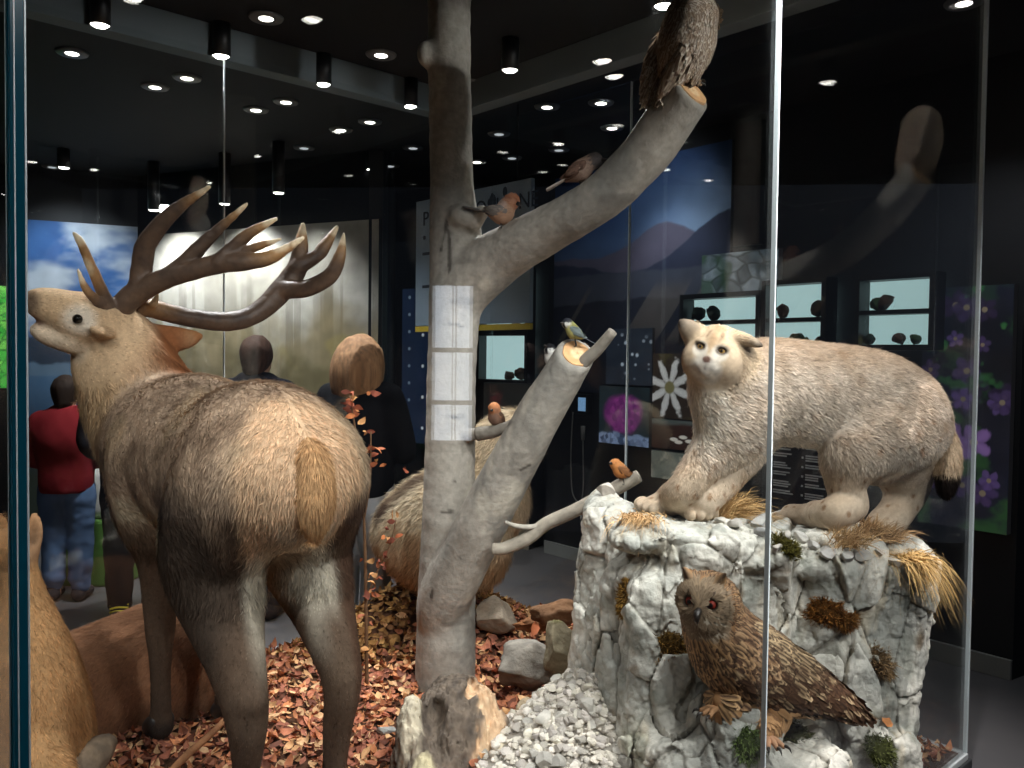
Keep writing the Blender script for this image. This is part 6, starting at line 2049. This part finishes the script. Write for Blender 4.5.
showcase('dimmer lit showcase behind the head of the lynx', 694, 766, 297, 341, 322, WRIGHT, 6, lumps=4)

# standing sign behind the tree: PIETRA ROSLINNE
sa = at(533, 178, 5.0); sd_ = DV
k = ray(418, 200); kk = A([k[0] / k[1], 1, 0])
# point on the line sa + s*DV seen at x = 418
s_ = (sa[0] - kk[0] * sa[1]) / (kk[0] * DV[1] - DV[0])
sb = sa + DV * s_
zt = sa[2]; zb_ = 1.55 - (at(418, 332, sb[1])[2] * 0) + (at(418, 332, sb[1])[2] - 1.55)
sg = thing('info_sign', 'hanging blue-grey sign with a dark headline behind the tree trunk', 'sign', A([(sa[0] + sb[0]) / 2, (sa[1] + sb[1]) / 2, zb_]))
d = nrm((sa - sb) * [1, 1, 0]); n = nrm(np.cross(d, (0, 0, 1))); w = np.linalg.norm((sa - sb)[:2])
Rg = np.stack([d, -n, (0, 0, 1)])
mat_plain('sign_face', (150, 168, 186), rough=.4); mat_plain('sign_yellow', (214, 186, 60), rough=.5)
c0 = A([sb[0], sb[1], 0])
V, Fc = box_mesh(c0 + d * w / 2 + A([0, 0, (zt + zb_) / 2 + .02]), (w / 2, .015, (zt - zb_) / 2 - .02), Rg, .003); part('panel', V, Fc, 'sign_face', sg, smooth=False)
V, Fc = box_mesh(c0 + d * w / 2 + A([0, 0, zb_ + .018]), (w / 2, .0152, .018), Rg, .002); part('base_stripe', V, Fc, 'sign_yellow', sg, smooth=False)
for x_ in (.12, .88):
    V, Fs = tube_mesh([c0 + d * w * x_ + A([0, 0, zt]), c0 + d * w * x_ + A([0, 0, CEIL_Z])], [.003, .003], 6, 1); part('hanger', V, Fs, 'black_metal', sg)
def lettering(txt, x0, z0, size, mat, parent, base, dirx, nrm_, extr=.0015):
    cu = bpy.data.curves.new('lettering', 'FONT'); cu.body = txt; cu.size = size; cu.extrude = extr
    cu.materials.append(MATS[mat])
    tmp = bpy.data.objects.new('lettering_curve', cu)
    me = bpy.data.meshes.new_from_object(tmp); me.name = 'lettering'
    bpy.data.objects.remove(tmp); bpy.data.curves.remove(cu)
    o = bpy.data.objects.new('lettering', me); COL.objects.link(o)
    z = A([0, 0, 1.]); p = base + dirx * x0 + nrm_ * .0175 + A([0, 0, z0])
    Mx = Matrix(((dirx[0], z[0], nrm_[0], p[0]), (dirx[1], z[1], nrm_[1], p[1]), (dirx[2], z[2], nrm_[2], p[2]), (0, 0, 0, 1)))
    o.parent = parent
    o.matrix_parent_inverse = Matrix.Translation(-parent.location)
    o.matrix_basis = Mx
    return o
cap = .118
lettering('PI\u0118TRA RO\u015aLINNE', w * .07, zt - .17, w * .118, 'letter_dark', sg, c0, d, n)
lettering('\u2022 S', w * .07, zt - .29, w * .10, 'letter_dark', sg, c0, d, n)
for i, L_ in enumerate((.30, .24)):
    V, Fc = box_mesh(c0 + d * (w * .07 + L_ * w / 2) + n * .0165 + A([0, 0, zt - .36 - i * .22]), (L_ * w / 2, .001, .010), Rg); part('text_line', V, Fc, 'letter_dark', sg, smooth=False)
for x_, z_, s_ in ((.70, .10, .05), (.93, .30, .07), (.80, .05, .03)):
    V, Fc = lathe_mesh((0, 0, 0), [(.001, 0), (s_, 0), (s_ * .9, .0015), (.001, .002)], 14)
    V = V * A([.7, 1, 1]); V = np.stack([V[:, 0], V[:, 1], V[:, 2]], 1) @ np.stack([d, A([0, 0, 1.]), n]) + c0 + d * w * x_ + n * .0158 + A([0, 0, zt - z_])
    part('emblem', V, Fc, 'letter_dark', sg, smooth=False)

# tall narrow showcase with white dots left of the trunk, and the pale lit cabinet right of it
WFAR = (WB1 + A([-.3, .3]), WB2 + A([.05, .25]))
def p_dots(s, t, x, y):
    c = mixc(lin((40, 56, 84)), lin((24, 36, 58)), .5 + .6 * n2(x, y, 4, 3))
    for cx, n_ in ((.28, 9), (.80, 5)):
        for k in range(n_):
            cy = (k + .5) / n_
            r = .010
            c = mixc(c, lin((226, 234, 240)) if cx > .5 else lin((130, 150, 170)), sstep(r * 1.3, r * .8, np.hypot((s - cx) * x.max() / y.max(), t - cy)))
    return c
poster('dotted_panel', 'narrow blue panel with a column of white dots left of the trunk', 'panel', WFAR, 402, 428, 288, 444, p_dots, mat='print_backlit', res=(60, 260), off=.3)
def p_pale(s, t, x, y):
    c = mixc(lin((120, 122, 116)), lin((92, 92, 88)), .5 + .5 * n2(x, y, 3, 3))
    return mixc(c, lin((150, 140, 120)), sstep(.6, .2, t) * .6)
poster('grey_panel', 'pale grey printed panel behind the twig right of the trunk', 'panel', WFAR, 484, 531, 384, 560, p_pale, res=(40, 60), off=.25)
showcase('lit showcase with specimens right of the trunk below the sign', 487, 532, 272, 330, 308, WFAR, 7, lumps=4)
showcase('lower lit showcase right of the trunk', 487, 532, 336, 380, 0, WFAR, 9, lumps=2)

# listening handset with its cord
hs = thing('audio_handset', 'small lit screen unit with a hanging grey cord on the dark wall', 'handset', on_wall(582, 500, *WRIGHT, .05))
qq = on_wall(582, 404, *WRIGHT, .04); Rw = np.stack([dr, -nr, (0, 0, 1)])
V, Fc = box_mesh(qq, (.085, .03, .075), Rw, .006); part('casing', V, Fc, 'black_metal', hs, smooth=False)
mat_emit('screen_blue', (120, 160, 200), .6)
V, Fc = box_mesh(qq + nr * .031 + dr * .03, (.038, .002, .05), Rw); part('screen', V, Fc, 'screen_blue', hs, smooth=False)
g_ = lambda x, y: on_wall(x, y, *WRIGHT, .08)
V, Fs = tube_mesh([g_(573, 412), g_(571, 450), g_(572, 490), g_(579, 502), g_(583, 490), g_(583, 450), g_(583, 428)], [.005] * 7, 7, 8); part('cord', V, Fs, 'cord_grey', hs)
V, Fs = tube_mesh([g_(583, 440), g_(583, 426)], [.014, .018], 10, 1); part('earpiece', V, Fs, 'cord_grey', hs)

# counter at the back left
ct = thing('counter', 'green counter block with a white rounded seat on top at the back left', 'counter', at(100, 575, 5.7) * [1, 1, 0])
q = at(104, 560, 5.75)
V, Fc = box_mesh(A([q[0], q[1], .22]), (.22, .2, .22), None, .02); part('base', V, Fc, 'green_paint', ct, smooth=False)
V, Fc = box_mesh(A([q[0], q[1], .61]), (.17, .17, .17), None, .06); part('seat', V, Fc, 'white_paint', ct)
# ------------------------------------------------------------------ visitors behind the case
def person(name, label, x, y, h, yaw, skin, hair_c, top_c, leg_c, shoe_c, hair='short', laces=None, arms='front', slim=1.0):
    """a standing visitor; the frame is x forward, y left, z up, everything scaled by height h"""
    t = thing(name, label, 'person', (x, y, 0))
    c, s = math.cos(yaw), math.sin(yaw)
    f, l = A([c, s, 0.]), A([-s, c, 0.])
    k = h / 1.70
    def w(a, b, z): return A([x, y, 0]) + (f * a + l * b * slim) * k + A([0, 0, z * k])
    lo, hi = A([x, y, 0]) - A([.5, .5, .02]) * k, A([x, y, 0]) + A([.5, .5, 1.78]) * k
    res = .0105 * k
    S = SDF(lo, hi, res)
    S.tube([w(0, 0, .92), w(0, 0, 1.08), w(-.01, 0, 1.25), w(-.01, 0, 1.38)], [.125 * k, .118 * k, .14 * k, .10 * k], .04, flat=(l, 1.2))
    S.tube([w(-.01, 0, 1.40), w(.005, 0, 1.50)], [.062 * k, .055 * k], .03)
    S.ell(w(.02, 0, 1.595), (.098 * k, .078 * k, .112 * k), np.stack([f, l, (0, 0, 1)]), .03)
    S.ell(w(.07, 0, 1.535), (.045 * k, .05 * k, .045 * k), np.stack([f, l, (0, 0, 1)]), .03)
    S.cone(w(.115, 0, 1.60), w(.135, 0, 1.572), .012 * k, .016 * k, .012)
    for sd in (1, -1):
        S.ell(w(.01, .08 * sd, 1.59), (.022 * k, .01 * k, .032 * k), np.stack([f, l, (0, 0, 1)]), .006)
        S.tube([w(0, .10 * sd, .90), w(.012, .098 * sd, .50), w(-.01, .095 * sd, .10), w(0, .095 * sd, .06)], [.092 * k, .062 * k, .042 * k, .042 * k], .04)
        S.cone(w(-.03, .095 * sd, .045), w(.13, .105 * sd, .035), .042 * k, .034 * k, .02)
        sh, el = w(-.01, .19 * sd, 1.37), (w(.03, .25 * sd, 1.10) if arms == 'front' else w(-.02, .24 * sd, 1.09))
        wr = w(.20, .15 * sd, 1.05) if arms == 'front' else w(.03, .25 * sd, .85)
        S.tube([sh, el, wr], [.052 * k, .042 * k, .028 * k], .03)
        hd_ = nrm(wr - el)
        up_ = A([0, 0, 1.]) if arms == 'front' else f
        sd2 = nrm(np.cross(hd_, up_)); 
        pm = wr + hd_ * .045 * k
        S.ell(pm, (.048 * k, .04 * k, .016 * k), np.stack([hd_, sd2, np.cross(hd_, sd2)]), .01)
        for i, (o, ln_) in enumerate(((-.03, .062), (-.010, .075), (.010, .07), (.03, .055))):
            b0 = pm + hd_ * .035 * k + sd2 * o * k
            S.tube([b0, b0 + hd_ * ln_ * .5 * k, b0 + hd_ * ln_ * .85 * k - up_ * .015 * k], [.0105 * k, .0095 * k, .0075 * k], .003, n=2)
        S.tube([pm - hd_ * .01 * k + sd2 * .035 * k, pm + hd_ * .02 * k + sd2 * .058 * k, pm + hd_ * .045 * k + sd2 * .062 * k], [.012 * k, .011 * k, .008 * k], .006, n=2)
    V, Q = S.mesh(1)
    C = np.tile(lin(skin), (len(V), 1)) * (1 + .05 * fbm(V * 30, 2))[:, None]
    lip = near_seg(V, w(.115, -.02, 1.535), w(.115, .02, 1.535))[0]
    C = mixc(C, lin((150, 84, 76)), sstep(.014 * k, .008 * k, lip))
    part('body', V, Q, 'skin', t, cols=C)
    for sd in (1, -1):
        V, Fc = sphere_mesh(w(.098, .032 * sd, 1.61), .012 * k, sub=2); part('eye', V, Fc, 'eye', t)
    # clothes
    T = SDF(lo, hi, res)
    T.tube([w(0, 0, .86), w(0, 0, 1.08), w(-.01, 0, 1.25), w(-.01, 0, 1.40)], [.152 * k, .148 * k, .168 * k, .118 * k], .03, flat=(l, 1.24))
    for sd in (1, -1):
        sh, el = w(-.01, .18 * sd, 1.38), (w(.03, .25 * sd, 1.10) if arms == 'front' else w(-.02, .24 * sd, 1.09))
        wr = w(.185, .16 * sd, 1.055) if arms == 'front' else w(.025, .25 * sd, .88)
        T.tube([sh, el, wr], [.082 * k, .064 * k, .048 * k], .04)
    T.halfspace(w(0, 0, .84), A([0, 0, -1.])); 
    T.ell(w(0, 0, 1.47), (.068 * k,) * 3, None, .01, cut=True)
    T.displace(lambda P: fbm(P * A([9, 9, 5]), 3) * .012)
    V, Q = T.mesh(1)
    part('top', V, Q, 'cloth', t, cols=np.tile(lin(top_c), (len(V), 1)) * (1 + .12 * fbm(V * 9, 3))[:, None])
    T = SDF(lo, hi, res)
    T.ell(w(0, 0, .90), (.135 * k, .165 * k, .13 * k), np.stack([f, l, (0, 0, 1)]), .03)
    for sd in (1, -1):
        T.tube([w(0, .095 * sd, .86), w(.012, .098 * sd, .50), w(-.005, .097 * sd, .10)], [.108 * k, .082 * k, .068 * k], .03)
    T.halfspace(w(0, 0, .075), A([0, 0, -1.])); T.halfspace(w(0, 0, 1.0), A([0, 0, 1.]))
    T.displace(lambda P: fbm(P * A([8, 8, 14]), 3) * .012)
    V, Q = T.mesh(1)
    part('trousers', V, Q, 'cloth', t, cols=np.tile(lin(leg_c), (len(V), 1)) * (1 + .14 * fbm(V * 8, 3))[:, None])
    for sd in (1, -1):
        T = SDF(w(0, .1 * sd, .05) - .24 * k, w(0, .1 * sd, .05) + .24 * k, res * .8)
        T.cone(w(-.04, .097 * sd, .05), w(.14, .108 * sd, .042), .05 * k, .042 * k, .02)
        T.cone(w(-.02, .097 * sd, .06), w(-.015, .097 * sd, .11), .052 * k, .05 * k, .02)
        T.halfspace(w(0, 0, .003), A([0, 0, -1.]))
        V, Q = T.mesh(1)
        sh_ = part('shoe', V, Q, 'cloth', t, cols=np.tile(lin(shoe_c), (len(V), 1)))
        if laces:
            vs = [tube_mesh([w(.04 + .03 * i, .055 * sd + .085 * sd * 0 + .01, .10 - .012 * i), w(.05 + .03 * i, .10 * sd, .112 - .014 * i), w(.04 + .03 * i, .145 * sd, .10 - .012 * i)], [.006 * k] * 3, 6, 4) for i in range(3)]
            V, Fs, _ = cat_mesh(*vs); part('laces', V, Fs, mat_plain('lace_yellow', laces, rough=.6) if 'lace_yellow' not in MATS else 'lace_yellow', sh_)
    T = SDF(w(0, 0, 1.58) - .30 * k, w(0, 0, 1.58) + .26 * k, res * .8)
    T.ell(w(.0, 0, 1.615), (.112 * k, .092 * k, .118 * k), np.stack([f, l, (0, 0, 1)]), .02)
    if hair == 'bob':
        T.tube([w(-.03, 0, 1.62), w(-.05, 0, 1.52), w(-.05, 0, 1.42)], [.10 * k, .118 * k, .105 * k], .03, flat=(l, 1.15))
        for sd in (1, -1):
            T.tube([w(.01, .07 * sd, 1.62), w(.0, .09 * sd, 1.54), w(.0, .085 * sd, 1.47)], [.05 * k, .042 * k, .03 * k], .02)
    else:
        T.tube([w(-.04, 0, 1.62), w(-.055, 0, 1.53)], [.085 * k, .065 * k], .03)
    T.ell(w(.12, 0, 1.555), (.085 * k, .075 * k, .085 * k), np.stack([f, l, (0, 0, 1)]), .015, cut=True)
    T.displace(lambda P: fbm(P * A([40, 40, 8]), 2) * .006)
    V, Q = T.mesh()
    part('hair', V, Q, 'hair', t, cols=np.tile(lin(hair_c), (len(V), 1)) * (1 + .7 * fbm(V * A([120, 120, 9]), 3))[:, None])
    return t

q = onZ(67, 600, 0)
person('person', 'child in a red top and blue jeans standing at the back left', q[0], q[1], 1.38, 1.7, (196, 150, 124), (40, 30, 26), (124, 34, 40), (98, 122, 158), (60, 58, 62), 'short')
q = at(257, 366, 4.95)
person('person', 'dark-haired visitor in dark clothes behind the rump of the stag', q[0], q[1], 1.63, 1.45, (190, 146, 120), (66, 46, 36), (26, 26, 32), (30, 30, 36), (34, 32, 34), 'short')
q = at(361, 366, 4.55)
person('person', 'visitor with blond bobbed hair, black jacket and pale trousers', q[0], q[1], 1.63, 1.25, (200, 158, 132), (124, 92, 64), (16, 16, 19), (176, 180, 184), (40, 40, 44), 'bob')
q = onZ(137, 618, 0)
person('person', 'visitor in dark trousers with yellow-laced shoes behind the shoulder of the stag', q[0], q[1], 1.62, -1.2, (190, 146, 120), (36, 28, 26), (28, 28, 34), (26, 28, 34), (30, 32, 36), 'short', laces=(226, 206, 60))
# ------------------------------------------------------------------ light
W_ = bpy.data.worlds.new('world'); SC.world = W_; W_.use_nodes = True
bg = W_.node_tree.nodes['Background']; bg.inputs[0].default_value = (.5, .6, .8, 1); bg.inputs[1].default_value = .03

def cyl_front(u, v):
    c = uv(u, v, BEAM_Z)
    cylinder_lamp(c, 'black cylinder spotlight above the front glass of the case')
    return c
warm = (1, .995, .985); neutral = (.985, .99, 1); cool = (.86, .93, 1)
# lamps of the case, front row
for (u, v), tgt, pw, sz in [((.15, .30), uv(.6, 1.5, .8), 14, 70), ((1.0, -.40), uv(1.0, 1.3, .9), 30, 70), ((1.75, -.35), at(760, 560, 2.7), 40, 64), ((2.55, -.2), at(840, 470, 2.85), 26, 64), ((1.35, -.40), at(450, 600, 3.5), 34, 64)]:
    spot(cyl_front(u, v) + A([0, 0, -.03]), tgt, pw * 3.0, sz, .7, warm)
# ceiling spotlights of the aisle on the near side, turned towards the case
for (u, v), tgt, pw, sz in [((1.5, -2.0), at(760, 640, 2.6), 215, 44), ((2.9, -1.6), at(800, 430, 2.8), 85, 46), ((.3, -2.1), at(230, 520, 2.7), 90, 52), ((-1.1, .2), at(210, 500, 2.6), 150, 56), ((.9, -2.3), at(470, 560, 3.4), 100, 44), ((2.7, -1.5), at(620, 120, 3.05), 175, 42)]:
    c = uv(u, v, BEAM_Z)
    cylinder_lamp(c, 'black cylinder spotlight over the aisle in front of the case')
    spot(c + A([0, 0, -.03]), tgt, pw, sz, .8, warm, .05)
for px, py, pw in ((155, 87, 100), (286, 102, 40), (187, 78, 50), (256, 110, 40)):
    c = onZ(px, py, CEIL_Z - .03); spot(c, c * [1, 1, 0], pw, 110, .8, neutral, .04)
# a tall lit cabinet standing across the aisle; the glass mirrors it over the trunk
def mirror_spot(px, py, dist):
    p = onV(px, py, 0); d = nrm(p - EYE); d = d - 2 * (d @ DV) * DV
    return p + d * dist
m0, m1 = mirror_spot(434, 285, 2.6), mirror_spot(470, 440, 2.6)
cc = (m0 + m1) / 2; fw = nrm((mirror_spot(450, 360, 0) - cc) * [1, 1, 0]); rt = np.cross(fw, (0, 0, 1)); Rk = np.stack([rt, fw, A([0, 0, 1.])])
wv = abs((m1 - m0) @ rt) / 2; z0, z1 = min(m0[2], m1[2]), max(m0[2], m1[2])
lc = thing('light_cabinet', 'tall slim cabinet with white lit panes, mirrored in the glass over the tree trunk', 'cabinet', cc * [1, 1, 0])
mat_emit('pane_light', (232, 242, 255), 3.2)
V, Fc = box_mesh(cc * [1, 1, 0] + A([0, 0, (z0 - .06) / 2]) - fw * .06, (wv + .05, .06, (z0 - .06) / 2), Rk, .006); part('base', V, Fc, 'black_metal', lc, smooth=False)
V, Fc = box_mesh(cc - fw * .05, (wv + .05, .04, (z1 - z0) / 2 + .06), Rk, .006); part('frame', V, Fc, 'black_metal', lc, smooth=False)
for a, b in ((0, .40), (.43, .74), (.77, 1)):
    for e0, e1 in ((-1, .05), (.15, 1)):
        V, Fc = box_mesh(cc * [1, 1, 0] + rt * wv * (e0 + e1) / 2 + A([0, 0, z0 + (z1 - z0) * (1 - (a + b) / 2)]) - fw * .008, (wv * (e1 - e0) / 2, .006, (z1 - z0) * (b - a) / 2), Rk); part('lit_pane', V, Fc, 'pane_light', lc, smooth=False)
# the row at the back and the right of the case
tg = [at(60, 350, 3.1), at(180, 440, 2.9), at(300, 640, 3.5), at(430, 620, 4.2), at(600, 600, 3.4), at(690, 50, 2.87)]
for c, t, pw in zip(LAMPS, tg, [12, 46, 46, 46, 50, 60]):
    spot(c + A([0, 0, -.03]), t, pw * 3, 66, .7, neutral)

# wall washers of the murals and panels
def wash(px, py, wall_ab, pw, off=.9, size=80, col=neutral, drop=.14):
    w = on_wall(px, py, *wall_ab, .0)
    n = nrm(np.cross(A([*(wall_ab[1] - wall_ab[0]), 0]), (0, 0, 1)))
    c = A([w[0], w[1], CEIL_Z - drop]) + n * off
    cylinder_lamp(c, 'black cylinder spotlight washing the far wall panels', .045)
    spot(c + A([0, 0, -.03]), w, pw, size, .9, col, .06)
wash(187, 320, WBACK, 70, .34, 110, drop=.38); wash(256, 320, WBACK, 70, .34, 110, drop=.38); wash(318, 330, WBACK, 30, .45, 90, drop=.36)
wash(70, 300, WLEFT, 45, .8, 90, cool)
spot(onZ(601, 103, CEIL_Z - .03), on_wall(650, 230, *WRIGHT), 22, 80, .9, cool); spot(onZ(612, 128, CEIL_Z - .03), on_wall(690, 400, *WRIGHT), 26, 70, .9, cool); spot(onZ(964, 3, CEIL_Z - .03), on_wall(965, 420, *WRIGHT), 24, 75, .9, cool)
wash(475, 250, WFAR, 60, 1.3, 54, cool)
SC.view_settings.view_transform = 'Standard'; SC.view_settings.look = 'None'
SC.view_settings.gamma = 1.0; SC.view_settings.use_curve_mapping = False
SC.view_settings.exposure = 0.2
SC.cycles.use_denoising = True
SC.cycles.max_bounces = 8; SC.cycles.transparent_max_bounces = 24; SC.cycles.glossy_bounces = 4
SC.cycles.caustics_reflective = False; SC.cycles.caustics_refractive = False
SC.cycles.sample_clamp_indirect = 4.0
for o in list(bpy.data.objects):
    if '_w' in o: del o['_w']
